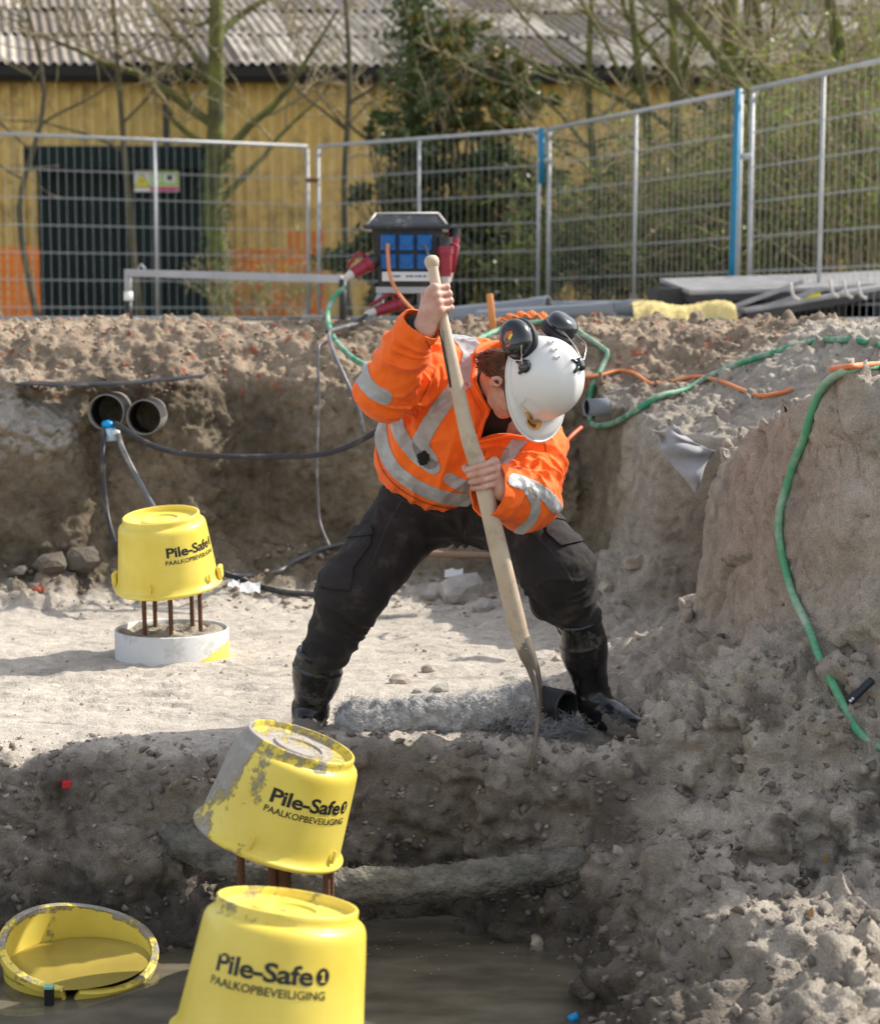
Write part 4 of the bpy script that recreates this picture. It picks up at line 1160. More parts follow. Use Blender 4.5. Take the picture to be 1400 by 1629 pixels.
# yellow paint patch on the sleeve
q = MB(); V = []; F = []
for k in range(15):
    a = math.radians(-58 + k * 5.0); f = k / 14; top_ = -.0 + .062 * math.sin(min(1, f * 1.25) * 1.5) * (1 if k % 3 else .75)
    for z in (.0 if False else -.03, top_):
        V.append((pc.x + .2175 * math.cos(a), pc.y + .2175 * math.sin(a), z))
for k in range(14): F.append((2 * k, 2 * k + 2, 2 * k + 3, 2 * k + 1))
q.add(V, F); q.build('paint_patch', m_buck, pile)
# the piles hidden under the two nearer buckets, with their visible bars
pile2 = thing('pile', 'rusty steel bars of the pile that carries the tilted muddy bucket', 'pile', (c2__.x, c2__.y, -.4))
q = MB(); q.lathe([(.18, -.7), (.18, -.30), (.0001, -.30)], Matrix.Translation((c2__.x + .02, c2__.y + .05, 0)), 40); q.build('pile_core', m_pilec, pile2)
for (px, r, dy) in ((383, .010, -.05), (433, .012, .02), (449, .022, .04), (519, .009, -.02), (527, .007, .05)):
    p = U(px, 1390, c2__.y + dy); rebar(Vector((p.x, p.y, -.4)), Vector((p.x, p.y, .06)), r, pile2)
pile3 = thing('pile', 'concrete pile standing in the water under the large nearest bucket', 'pile', (c3__.x, c3__.y, -.6))
q = MB(); q.lathe([(.17, -.75), (.17, c3__.z - .02), (.0001, c3__.z - .02)], Matrix.Translation((c3__.x, c3__.y, 0)), 40); q.build('pile_core', m_pilec, pile3)

# broken upturned bucket lying in the water
bc = U(126, 1522, 4.55); bc.z = -.388
ax = Vector((.20, -.24, 1)).normalized()
M4 = Matrix.Translation(bc) @ Vector((0, 0, 1)).rotation_difference(ax).to_matrix().to_4x4()
bb = thing('broken_bucket', 'broken yellow bucket lying open side up in the muddy water', 'bucket', tuple(bc))
n = 120; prof = resample([(.155, -.24), (.196, -.022), (.206, -.020), (.207, -.002), (.200, .002), (.188, .001), (.187, -.01), (.150, -.23), (.10, -.235), (.0001, -.235)], .012)
V = []
for r, z in prof:
    for k in range(n):
        a = 2 * math.pi * k / n
        dip = 0.0
        d = abs(((a + 1.47 + math.pi) % (2 * math.pi)) - math.pi)       # notch at the front
        if d < .10: dip = -.05 * (1 - d / .10) - .004
        V.append((r * math.cos(a) * 1.03, r * math.sin(a), z + dip * sst(-.12, -.01, np.array(z)) + .003 * math.sin(3 * a)))
V = np.array(V, dtype=np.float32)
ii, kk = np.meshgrid(np.arange(len(prof) - 1), np.arange(n), indexing='ij')
F = np.stack([ii * n + kk, ii * n + (kk + 1) % n, (ii + 1) * n + (kk + 1) % n, (ii + 1) * n + kk], -1).reshape(-1, 4)
rim = (V[:, 2] > -.012)
a_ = np.arctan2(V[:, 1], V[:, 0])
mud = np.where(rim, .49 + .22 * n_(V, 15, 3) + .13 * np.sin(a_), .16 + .42 * np.clip(fbm(V * np.array([9, 9, 2.5]), 4), 0, 1))
Mw = np.array(M4); me = np_mesh('shell', V @ Mw[:3, :3].T + Mw[:3, 3], F.astype(np.int32)); attr(me, 'mud', np.clip(mud, 0, .8))
me.set_sharp_from_angle(angle=math.radians(50)); place(me, 'shell', m_buck, bb)
q = MB(); wz = -.432
q.lathe([(.0001, 0), (.193, 0)], Matrix.Translation((bc.x - .006, bc.y - .006, wz)), 48)
tag(q.build('bucket_water', mat('yellowish_muddy_water', (0.42, 0.32, 0.07), 0.06, noise=.3, nscale=5)), 'yellowish muddy water standing inside the broken bucket', 'water')
q = MB(); P_ = UZ(78, 1598, -.46); q.box(P_ + Vector((0, 0, .0)), (.022, .022, .09), bev=.002); st = q.build('marker_peg', m_black, smooth=False)
tag(st, 'small black square peg standing in the water before the broken bucket', 'peg')
q = MB(); q.box(P_ + Vector((0, 0, .047)), (.024, .024, .006)); o = q.build('cap', mat('mint_cap', (.25, .55, .42), .4), smooth=False); o.parent = st; o.name = 'cap'

# ---------------------------------------------------------------- ducts in the back wall
m_duct = mat('dusty_duct', (0.24, 0.22, 0.19), 0.7, noise=0.3, nscale=8)
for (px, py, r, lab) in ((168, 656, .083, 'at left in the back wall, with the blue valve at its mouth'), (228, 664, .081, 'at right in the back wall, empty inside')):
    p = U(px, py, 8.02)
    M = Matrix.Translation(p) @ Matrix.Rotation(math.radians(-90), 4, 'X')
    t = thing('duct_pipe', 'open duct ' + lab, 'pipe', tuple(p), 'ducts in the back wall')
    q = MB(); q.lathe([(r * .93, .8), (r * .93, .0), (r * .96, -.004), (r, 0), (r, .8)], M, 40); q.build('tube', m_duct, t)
    q = MB(); q.lathe([(r * .925, .05), (r * .925, .85), (.0001, .85)], M, 32); q.build('dark_bore', m_black, t)  # black sleeve paints the shade inside the open duct
m_valve = mat('blue_valve_plastic', (0.0, 0.28, 0.62), 0.35); m_clear = mat('pale_fitting', (0.45, 0.62, 0.75), 0.25)
vp = U(172, 680, 7.96)
v = thing('valve', 'blue hose valve with pale fitting hanging at the mouth of the left duct', 'valve', tuple(vp))
q = MB(); q.tube([vp + Vector((-.02, 0, .012)), vp + Vector((.0, -.01, .016)), vp + Vector((.022, 0, .004))], .019, 12); q.build('handle', m_valve, v)
q = MB(); q.tube([vp + Vector((.012, -.01, -.004)), vp + Vector((.016, -.015, -.06))], .024, 12); q.build('body', m_clear, v)
q = MB(); q.tube([vp + Vector((.02, -.02, -.02)), vp + Vector((.045, -.02, -.022)), vp + Vector((.05, -.02, -.045))], .014, 10); q.build('elbow', m_white, v)

# ---------------------------------------------------------------- cables and hoses
m_cab = mat('black_cable', (0.022, 0.022, 0.026), 0.45, dirt=((0.20, 0.17, 0.14), 0.25, 12))
m_cabg = mat('dusty_black_hose', (0.12, 0.12, 0.13), 0.4, dirt=((0.34, 0.31, 0.28), 0.4, 9))
m_paleh = mat('pale_green_hose', (0.09, 0.36, 0.18), 0.5, dirt=((0.46, 0.55, 0.46), 0.55, 5))
m_greenh = mat('green_hose', (0.025, 0.25, 0.12), 0.5, dirt=((0.38, 0.44, 0.36), 0.6, 11))
m_orc = mat('orange_cable', (0.70, 0.22, 0.07), 0.5, dirt=((0.45, 0.33, 0.24), 0.35, 9))
def cable(name, label, cat, pts, r, m_, per=8, group=None, n=8, wob=0.0):
    P = smooth_path(pts, per)
    q = MB(); q.tube(P, r, n); return tag(q.build(name, m_), label, cat, group)
def lie(pp, r, lift=.6):
    out = []
    for (px, py) in pp:
        h, nn_ = on_ray(px, py); out.append(h + nn_ * r * lift + Vector((0, 0, r * .3)))
    return out
cable('cable', 'long black cable sagging from the left duct across the back wall', 'cable', [U(175, 668, 8.1), U(190, 678, 7.9), U(230, 703, 7.82), U(280, 720, 7.8), (U(360, 726, 7.8)), U(440, 726, 7.85), U(500, 724, 7.85), U(550, 712, 7.85), U(600, 685, 7.85), U(660, 640, 7.9)], .013, m_cab)
cable('hose', 'dark hose hanging straight down from the valve behind the clean bucket', 'hose', [vp + Vector((-.02, 0, -.005)), U(163, 720, 7.86), U(164, 760, 7.84), U(170, 815, 7.8), U(180, 855, 7.7), U(192, 880, 7.6), U(205, 925, 7.5)], .0115, m_cab)
cable('hose', 'shiny grey hose running from the pale fitting down behind the clean bucket', 'hose', [vp + Vector((.048, -.02, -.03)), U(195, 715, 7.84), U(215, 755, 7.78), U(240, 800, 7.7), U(270, 850, 7.55)], .0125, m_cabg)
cable('cable', 'thin grey cable hanging vertically down the back wall', 'cable', [U(512, 545, 8.1), U(506, 560, 8.02), U(507, 640, 8.0), U(504, 720, 7.98), U(506, 800, 7.98), U(510, 835, 7.95), U(524, 868, 7.85)], .006, m_cabg)
cable('cable', 'light grey cable curving down from the box behind the raised elbow', 'cable', [U(570, 515, 9.0), U(540, 522, 8.7), U(524, 530, 8.35), U(530, 560, 8.1), U(548, 600, 7.98), U(570, 650, 7.95), U(578, 690, 7.95)], .010, m_cabg)
cable('cable', 'black hose lying on the pit floor right of the clean bucket', 'cable', lie([(345, 912), (375, 924), (410, 936), (450, 945), (500, 950), (540, 953)], .014), .013, m_cab)
cable('cable', 'black cable climbing over the rubble at the foot of the back wall', 'cable', lie([(345, 914), (400, 918), (440, 912), (465, 898), (490, 885), (515, 873), (560, 862)], .012), .011, m_cabg)
G1 = [U(548, 457, 9.15), U(530, 475, 9.05), U(521, 500, 8.95), U(527, 530, 8.6), U(545, 555, 8.3), U(575, 578, 8.1), U(640, 600, 8.05), U(720, 560, 8.3)] + lie([(770, 540), (800, 528), (860, 516), (905, 522), (930, 535), (958, 555), (967, 566), (958, 585), (945, 612), (940, 640), (940, 660), (948, 677), (975, 676), (1010, 660), (1050, 635), (1090, 622), (1130, 602), (1180, 583), (1230, 567), (1290, 549), (1340, 545), (1375, 546), (1400, 552), (1440, 566)], .013, .9)
cable('hose', 'green hose running from the power box behind the worker and over the bank', 'hose', G1, .0135, m_greenh, per=7)
cable('hose', 'pale green hose hanging down the sand bank at the right edge', 'hose', lie([(1460, 580), (1400, 587), (1360, 592), (1330, 602), (1310, 628), (1295, 665), (1282, 700), (1268, 738), (1254, 775), (1245, 815), (1244, 855), (1254, 905), (1268, 950), (1287, 1000), (1307, 1045), (1322, 1085), (1338, 1125), (1362, 1165), (1400, 1195), (1450, 1215)], .0125, .9), .0125, m_paleh)
cable('cable', 'orange cable wriggling over the top of the right bank', 'cable', lie([(925, 602), (950, 600), (985, 592), (1010, 598), (1040, 613), (1070, 608), (1110, 602), (1145, 610), (1180, 624), (1210, 632), (1245, 628), (1262, 622)], .01, .9), .009, m_orc)
cable('cable', 'orange cable crossing the pale green hose at the right edge', 'cable', lie([(1335, 592), (1370, 588), (1400, 584), (1450, 580)], .011, 2.4), .009, m_orc)
cable('cable', 'red orange cable end looping behind the left upper arm', 'cable', [U(925, 680, 7.4), U(908, 695, 7.3), U(893, 715, 7.25), U(884, 738, 7.2), U(880, 765, 7.2)], .009, mat('red_orange_cable', (.62, .10, .03), .5))

# drain pipe stub behind the helmet
p = U(940, 648, 7.85); q = MB(); t = thing('pipe_stub', 'short grey pipe end sticking out of the bank behind the helmet', 'pipe', tuple(p))
M = Matrix.Translation(p) @ Vector((0, 0, 1)).rotation_difference(Vector((1, .35, .02)).normalized()).to_matrix().to_4x4()
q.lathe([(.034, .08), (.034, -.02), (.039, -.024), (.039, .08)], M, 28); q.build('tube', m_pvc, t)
q = MB(); q.lathe([(.0335, -.015), (.0335, .07), (.0001, .07)], M, 24); q.build('dark_bore', m_black, t)  # shade inside the stub, painted as a black sleeve

# ---------------------------------------------------------------- power distribution box
m_box = mat('black_rubber_box', (0.018, 0.019, 0.022), 0.45, dirt=((0.16, 0.15, 0.14), 0.25, 6))
m_lid = mat('dusty_lid', (0.035, 0.04, 0.045), 0.4, dirt=((0.30, 0.29, 0.27), 0.3, 9))
m_sock = mat('blue_socket', (0.005, 0.13, 0.42), 0.35); m_red = mat('dark_red_plug', (0.30, 0.02, 0.04), 0.4); m_cream = mat('cream_grip', (0.62, 0.58, 0.52), 0.5)
YB = 9.2
kb = YB / 2800
bo = Vector((U(648, 500, YB).x, YB, 1.24))
box = thing('power_box', 'black power distribution box with six blue sockets standing on the edge of the pit', 'power box', tuple(bo))
def zb(py): return U(648, py, YB).z
xc_ = bo.x
q = MB(); w0, w1 = 57 * kb, 47 * kb
def frust(q, z0, z1, wx0, wx1, d0, d1, yc=YB + .12):
    V = [(xc_ + s * wx0, yc + t_ * d0, z0) for s, t_ in ((-1, -1), (1, -1), (1, 1), (-1, 1))] + [(xc_ + s * wx1, yc + t_ * d1, z1) for s, t_ in ((-1, -1), (1, -1), (1, 1), (-1, 1))]
    q.add(V, [(0, 3, 2, 1), (4, 5, 6, 7), (0, 1, 5, 4), (1, 2, 6, 5), (2, 3, 7, 6), (3, 0, 4, 7)])
frust(q, zb(456), zb(362), 45 * kb, 56 * kb, .11, .13); q.build('housing', m_box, box, smooth=False)
q = MB(); frust(q, zb(365), zb(357), 66 * kb, 67 * kb, .165, .165); q.tube([(xc_ - 66 * kb, YB - .045, zb(361)), (xc_ + 66 * kb, YB - .045, zb(361))], .010, 8)
for s in (-1, 1): q.tube([(xc_ + s * 66 * kb, YB - .05, zb(361)), (xc_ + s * 66 * kb, YB + .28, zb(361))], .012, 8)
q.build('lid_rim', m_lid, box, smooth=False)
q = MB(); frust(q, zb(357), zb(339), 64 * kb, 50 * kb, .155, .10); q.build('lid', m_lid, box, smooth=False)
q = MB()
for s in (-1, 1): q.tube([(xc_ + s * 62 * kb, YB - .035, zb(357)), (xc_ + s * 49 * kb, YB + .02, zb(339))], .006, 6)
q.tube([(xc_ - 49 * kb, YB + .02, zb(339)), (xc_ + 49 * kb, YB + .02, zb(339))], .006, 6); q.build('lid_edge', m_cream, box)
for r_, (py_, hh) in enumerate(((386, 26), (416, 24))):
    for c_ in range(3):
        px_ = 618 + c_ * 28.5
        p = U(px_, py_, YB - .012 + .012 * r_); q = MB(); q.box(p, (24 * kb, .03, hh * kb), bev=.006); so = q.build('socket', m_sock, box, smooth=False)
        q = MB(); q.tube([p + Vector((0, -.012, .01)), p + Vector((0, -.034, .006))], .030 if r_ == 0 else .026, 16); l_ = q.build('flap', m_sock, so, angle=40)
pl = U(648, 440, YB - .0); q = MB(); q.box(pl + Vector((0, .0, 0)), (80 * kb, .02, 15 * kb), bev=.003); npl = q.build('name_plate', m_white, box, smooth=False)
q = MB()
for (dx, ww) in ((-.085, .02), (-.062, .014), (-.045, .018), (-.0, .012), (.02, .02), (.045, .012), (.065, .02), (.09, .015)):
    q.box(pl + Vector((dx, -.0115, .002)), (ww, .002, .010))
q.build('small_print', mat('blue_grey_print', (.12, .16, .35), .5), npl, smooth=False)
q = MB(); q.box((xc_, YB + .12, zb(461)), (100 * kb, .24, .03)); q.build('stand_top', m_galv, box, smooth=False)
for (ax_, ay_, bx_, by_) in ((-42, .02, -60, -.04), (42, .02, 58, -.04), (-42, .22, -52, .30), (42, .22, 52, .30)):
    q = MB(); q.tube([(xc_ + ax_ * kb, YB + ay_, zb(462)), (xc_ + bx_ * kb, YB + by_, ground_z(xc_ + bx_ * kb, YB + by_) - .02)], .016, 8); q.build('leg', m_galv, box)
def plug(label, a, b, tail, r=.036):
    t = thing('power_plug', label, 'plug', tuple(a), 'dark red power plugs on the box')
    d = (b - a)
    q = MB(); q.tube([a, a + d * .25, a + d * .26, a + d], r, 16, rs=[r * 1.15, r * 1.15, r, r * .82]); q.build('plug_body', m_red, t, angle=50)
    q = MB(); q.tube([a - d * .3, a], r * 1.1, 14); q.build('collar', m_box, t, angle=50)
    q = MB(); q.tube([b, b + d * .35], r * .72, 12, rs=[r * .74, r * .5]); q.build('grip', m_cream, t, angle=50)
    q = MB(); n_p = d.normalized().orthogonal().normalized(); n_p = Vector((-.5, -.3, .8)).normalized() if d.x < 0 else Vector((.8, -.4, .4)).normalized()
    q.tube([a + n_p * r, a + n_p * r * 2.2 + d * .2, b + n_p * r * 1.3], .010, 6); q.build('latch', m_red, t)
    return t
plug('dark red plug on the left side of the power box feeding the green hose', U(588, 418, YB), U(560, 436, YB - .04), None)
plug('dark red plug pointing down on the right side of the power box', U(708, 392, YB - .02), U(709, 440, YB - .02), None)
plug('dark red plug hanging under the power box between its legs', U(640, 482, YB + .05), U(596, 496, YB - .02), None, .032)
plug('second dark red plug on the right side, half behind the first', U(722, 378, YB + .08), U(716, 430, YB + .08), None, .028)
cable('cable', 'orange cable falling from the first blue socket behind the raised arm', 'cable', [U(617, 388, YB - .06), U(617, 405, YB - .08), U(621, 440, YB - .12), U(636, 470, YB - .16), U(665, 500, YB - .2), U(700, 520, YB - .2)], .0095, m_orc)
cable('cable', 'thin grey cable from the third blue socket behind the spade handle', 'cable', [U(675, 388, YB - .06), U(680, 400, YB - .08), U(686, 430, YB - .1), U(690, 480, YB - .1)], .006, m_cabg)
cable('cable', 'black cable from the hanging plug over the rubble crest', 'cable', [U(585, 500, YB - .03), U(566, 512, 9.0), U(545, 520, 8.8), U(520, 528, 8.5)], .010, m_cab)
cable('cable', 'black cable hanging from the right hand plug down to the ground', 'cable', [U(709, 450, YB - .02), U(709, 475, YB - .02), U(712, 500, YB - .0), U(720, 515, YB)], .010, m_cab)
# orange stake and netting scrap on the bank
A = U(785, 530, 8.9); B = U(780, 478, 8.85); q = MB(); q.box((A + B) / 2, (.034, .034, (B - A).length + .06), Matrix.Rotation(-.1, 3, 'Y'), bev=.004)
tag(q.build('stake', mat('orange_wood', (0.72, 0.27, 0.08), .7, noise=.2)), 'short orange wooden stake standing in the bank left of the helmet', 'stake')
V, F = [], []
for j in range(5):
    for i in range(22):
        u, v_ = i / 21, j / 4; p = U(795 + 90 * u, 512 - 9 * math.sin(u * 3.1) - v_ * 5, 8.9 + v_ * .25); V.append((p.x, p.y, p.z + .012 * math.sin(u * 31 + v_ * 3)))
q = MB()
for j in range(5): q.tube([V[j * 22 + i] for i in range(22)], .006, 4)
for i in range(22): q.tube([V[j * 22 + i] for j in range(5)], .005, 4)
tag(q.build('netting_scrap', m_or), 'scrap of orange netting lying on the bank beside the stake', 'netting')

# ---------------------------------------------------------------- wrapped drain pipe on the floor
m_fleece = mat('grey_fleece', (0.30, 0.295, 0.29), 0.95, col2=(0.60, 0.59, 0.58), nscale=38, bump=1.0, bscale=90, bdist=.02)
m_fibre = mat('pale_fibre', (0.58, 0.57, 0.55), 0.7)
def fuzzy_pipe(name, label, cat, path, r, m_, nfib, fibm, lump=.012, fl=.03, frs=None, group=None):
    t = thing(name, label, cat, tuple(path[0]), group)
    P = smooth_path(path, 14); n = 40
    q = MB(); q.tube(P, r, n, rs=frs)
    V = np.array([tuple(v) for v in q.v], dtype=np.float32)
    C_ = np.repeat(np.array([tuple(p) for p in P], dtype=np.float32), n, 0)
    Nn = V - C_; Nn /= np.linalg.norm(Nn, axis=1)[:, None]
    w1_, w2_, _ = worley(V * 60)
    V = V + Nn * ((lump * (.5 - w1_) + lump * fbm(V * 20, 3)))[:, None]
    me = np_mesh('x', V, [f for f in q.f]); 
    me.name = 'wrap'; place(me, 'wrap', m_, t)
    f = MB()
    for k in range(nfib):
        i = rng.randrange(len(V)); p = Vector(V[i]); d = Vector(Nn[i]); d2 = (d + Vector((rng.gauss(0, .9), rng.gauss(0, .9), rng.gauss(0, .7)))).normalized()
        l_ = fl * rng.uniform(.3, 1.2); m2 = p + d2 * l_ * .5; e_ = m2 + (d2 + Vector((rng.gauss(0, .8), rng.gauss(0, .8), rng.gauss(0, .8) - .2))).normalized() * l_ * .5
        f.tube([p - d * .004, m2, e_], .0006, 3, caps=False)
    tag(f.build('loose_fibres', fibm, t), kind='stuff')
    return t, P
fz = .062
path = [UZ(535, 1145, .03), UZ(570, 1142, .05), UZ(640, 1140, .06), UZ(720, 1134, .065), UZ(790, 1124, .07), UZ(850, 1112, .075), UZ(872, 1112, .075)]
path = [Vector((p.x, 5.38 + 0.02 * i, max(.045, p.z))) for i, p in enumerate(path)]
path = [U(px, py, 5.42 - .01 * i) for i, (px, py) in enumerate(((540, 1150), (565, 1146), (640, 1143), (720, 1139), (790, 1130), (845, 1119), (866, 1117)))]
nP = 6 * 14 + 1
frs = [.064 * (.62 + .38 * min(1, i / 10)) for i in range(nP)]
fp, P = fuzzy_pipe('wrapped_drain_pipe', 'black ribbed drain pipe wrapped in grey fleece lying on the pit floor between the boots', 'pipe', path, .060, m_fleece, 2600, m_fibre, .016, .032, frs)
e0 = P[-1]; dd = (Vector((.85, -1.0, .02))).normalized()
M = Matrix.Translation(e0 - dd * .06) @ Vector((0, 0, 1)).rotation_difference(dd).to_matrix().to_4x4()
pr_ = []
for k in range(14):
    z = k * .0115; pr_ += [(.046, z), (.046, z + .004), (.050, z + .006), (.050, z + .0095)]
pr_ += [(.046, .163), (.042, .163)] + [(.042, .15), (.042, 0)]
q = MB(); q.lathe(pr_, M, 32); q.build('ribbed_pipe', m_cab, fp, angle=35)
q = MB(); q.lathe([(.0415, .12), (.0415, 0.01), (.0001, 0.01)], M, 24); q.build('dark_bore', m_black, fp)  # black sleeve for the dark inside of the open end
# tuft of fleece below the open end
tp = U(890, 1158, 5.30); q = MB()
Vt = []
for k in range(1500):
    c = tp + Vector((rng.gauss(0, .035), rng.gauss(0, .03), rng.gauss(0, .017))); d = Vector((rng.gauss(0, 1), rng.gauss(0, .7), rng.gauss(0, .5))).normalized() * rng.uniform(.012, .035)
    q.tube([c - d, c + Vector((rng.gauss(0, .006), 0, rng.gauss(0, .006))), c + d], .0008, 3, caps=False)
tag(tag(q.build('fleece_tuft', mat('dark_grey_fibre', (.36, .36, .36), .8)), 'tuft of loose grey fleece below the open end of the wrapped drain pipe', 'fleece'), kind='stuff')
def proj1(p):
    z_ = p.z - 1.29; d = p.y * _cp - z_ * _sp; v_ = p.y * _sp + z_ * _cp
    return 700 + 2800 * p.x / d, 814.5 - 2800 * v_ / d
# old coir drain in the trench wall
m_coir = mat('muddy_coir', (0.10, 0.096, 0.078), 0.95, col2=(0.25, 0.23, 0.19), nscale=18, bump=1.0, bscale=70, bdist=.02)
path = [U(225, 1300, 5.02), U(280, 1335, 4.90), U(330, 1358, 4.84), U(400, 1382, 4.80), U(480, 1398, 4.78), U(560, 1408, 4.78), U(640, 1408, 4.78), U(720, 1402, 4.80), U(800, 1392, 4.82), U(870, 1382, 4.86), U(925, 1376, 4.90), U(985, 1370, 4.95)]
fuzzy_pipe('coir_drain_pipe', 'old coir wrapped drain pipe running along the dark trench wall above the water', 'pipe', [U(*proj1(p), p.y + (-.045 + (.14 if i < 5 else 0) * (abs(i - 5) / 5) ** 4)) for i, p in enumerate(path)], .050, m_coir, 1500, mat('coir_fibre', (.14, .13, .10), .9), .009, .022)

# ---------------------------------------------------------------- geotextile scrap and small debris
m_geo = mat('geotextile', (0.34, 0.34, 0.35), 0.95, spec=.1, noise=.3, nscale=14, dirt=((0.33, 0.28, 0.23), .3, 9))
cn = [(1041, 684), (1082, 679), (1140, 716), (1106, 786)]
H_ = [on_ray(*c)[0] for c in ((1050, 695), (1080, 690), (1128, 722), (1100, 770))]
ym = [h.y for h in H_]
V, F = [], []; n = 26
yy0 = min(6.95, sum(ym) / 4) - .10
for j in range(n):
    for i in range(n):
        u, v_ = i / (n - 1), j / (n - 1)
        a = Vector(cn[0]).lerp(Vector(cn[1]), u); b = Vector((1074, 742)).lerp(Vector(cn[2]), u)
        if v_ < .5: p2 = a.lerp(Vector((1052, 716)).lerp(Vector((1100, 700)), u), v_ * 2)
        else: p2 = Vector((1052, 716)).lerp(Vector((1100, 700)), u).lerp(Vector((1106, 786)).lerp(Vector((1140, 714)), u), (v_ - .5) * 2)
        p = U(p2.x + 3 * math.sin(v_ * 9 + u * 3), p2.y + 3 * math.sin(u * 8), yy0 + .025 * math.sin(u * 5 + v_ * 4) + .012 * math.sin(v_ * 15 - u * 9) - .10 * v_)
        V.append(tuple(p))
for j in range(n - 1):
    for i in range(n - 1): a = j * n + i; F.append((a, a + 1, a + 1 + n, a + n))
q = MB(); q.add(V, F); o = q.build('geotextile_scrap', m_geo); sm = o.modifiers.new('thick', 'SOLIDIFY'); sm.thickness = .003
tag(o, 'crumpled grey geotextile scrap hanging out of the right sand bank', 'cloth')

def rock_mesh(name, r, seed, rough=.35, sub=2):
    bm = bmesh.new(); bmesh.ops.create_icosphere(bm, subdivisions=sub, radius=1)
    V = np.array([tuple(v.co) for v in bm.verts], dtype=np.float32)
    d = 1 + rough * fbm(V * 1.3 + seed * 7.1, 3); 
    for v, k in zip(bm.verts, d): v.co *= r * float(k)
    me = bpy.data.meshes.new(name); bm.to_mesh(me); bm.free(); return me
m_clod = mat('soil_clod', (0.40, 0.345, 0.28), 0.95, noise=.4, nscale=12, bump=.8, bscale=90, bdist=.004)
m_dclod = mat('dark_clod', (0.13, 0.108, 0.085), 0.95, noise=.4, nscale=12, bump=.8, bscale=60, bdist=.01)
m_stone = mat('pale_rubble', (0.42, 0.39, 0.35), 0.9, noise=.4, nscale=9, bump=.6, bscale=60)
m_brick = mat('red_brick_bit', (0.38, 0.09, 0.05), 0.85, noise=.3, nscale=9)
def stone(name, label, cat, px, py, size, m_, seed, sq=(1, 1, .7), group=None, sub=2, rough=.35):
    h, nn_ = on_ray(px, py); me = rock_mesh(name, 1, seed, rough, sub); me.polygons.foreach_set('use_smooth', [False] * len(me.polygons))
    r = size / 2800 * h.y / 2; me.transform(Matrix.Diagonal((r * sq[0], r * sq[1], r * sq[2], 1))); me.materials.append(m_)
    o = link(bpy.data.objects.new(name, me)); o.location = h + Vector((0, 0, r * sq[2] * .35)); o.rotation_euler = (0, 0, seed * 1.3)
    return tag(o, label, cat, group)
for i, (px, py, sz, m_, lab) in enumerate((
    (732, 950, 75, m_stone, 'large pale rubble block between the legs behind the spade'), (690, 948, 40, m_stone, 'flat pale stone left of the large rubble block'),
    (770, 968, 34, m_stone, 'small stone just right of the large rubble block'), (703, 1100, 30, m_stone, 'squarish stone behind the middle of the wrapped drain pipe'),
    (634, 1088, 34, m_clod, 'brown clod behind the left part of the wrapped pipe'), (682, 1068, 24, m_clod, 'dark little clod behind the wrapped pipe'),
    (664, 1101, 14, m_stone, 'tiny pale stone left of the squarish stone'), (1010, 900, 40, m_clod, 'clod at the foot of the right bank beside the knee'),
    (965, 938, 30, m_clod, 'clod just right of the left knee'), (950, 1010, 26, m_clod, 'clod beside the top of the left boot'),
    (80, 905, 52, m_dclod, 'dark lump of earth at the foot of the wall left of the bucket'), (130, 898, 58, m_dclod, 'bigger dark lump of earth nearest the clean bucket'),
    (30, 915, 30, m_dclod, 'small dark lump of earth at the left edge'), (60, 942, 22, m_brick, 'reddish pebble before the dark lumps of earth'),
    (297, 1572, 50, m_stone, 'grey stone in the water just left of the foreground bucket'), (1178, 1210, 26, m_clod, 'clod on the heaped edge below the right bank'))):
    stone('stone' if m_ not in (m_clod, m_dclod) else 'clod', lab, 'stone' if m_ not in (m_clod, m_dclod) else 'clod', px, py, sz, m_, i + 1, group='loose stones and clods in the pit')
q = MB(); p, _n = on_ray(106, 1254); q.box(p + Vector((0, 0, .012)), (.028, .022, .022), Matrix.Rotation(.2, 3, 'Z'), bev=.002); tag(q.build('red_block', mat('bright_red', (.5, .02, .03), .5), smooth=False), 'small bright red block lying on the edge of the trench', 'block')
A, B = on_ray(1350, 1118)[0], on_ray(1384, 1084)[0]; q = MB(); q.tube([A + Vector((0, -.02, .01)), B + Vector((0, -.03, .01))], .012, 8); bar = tag(q.build('bar', mat('dark_blue_bar', (.02, .03, .045), .5), angle=40), 'short dark bar sticking in the sand beside the pale green hose', 'bar')
q = MB()
for k in (0.05, .15): q.tube([A.lerp(B, k) + Vector((-.004, -.036, .01)), A.lerp(B, k) + Vector((-.004, -.024, .01))], .004, 6)
o = q.build('screw', m_white, bar)
for i, (px, py, w_, h__, lab) in enumerate(((722, 922, .085, .045, 'white plastic scrap on top of the rubble behind the legs'), (398, 945, .09, .05, 'white paper scrap under the black hose on the floor'), (372, 936, .05, .03, 'smaller white paper scrap beside the larger one'))):
    p, nn_ = on_ray(px, py); V, F = [], []
    for j in range(5):
        for k in range(6): V.append((p.x + (k / 5 - .5) * w_, p.y - .01 + (j / 4 - .5) * .04, p.z + .012 + j / 4 * h__ * .8 + .006 * math.sin(k * 2 + j)))
    for j in range(4):
        for k in range(5): a = j * 6 + k; F.append((a, a + 1, a + 7, a + 6))
    q = MB(); q.add(V, F); tag(q.build('paper_scrap', m_white), lab, 'scrap', 'white scraps in the pit')
q = MB(); p = UZ(913, 1623, -.46); q.tube([p + Vector((-.012, 0, .0)), p + Vector((.012, 0, .012))], .012, 10); tag(q.build('blue_scrap', m_valve), 'blue plastic scrap at the water edge at the bottom of the photo', 'scrap')
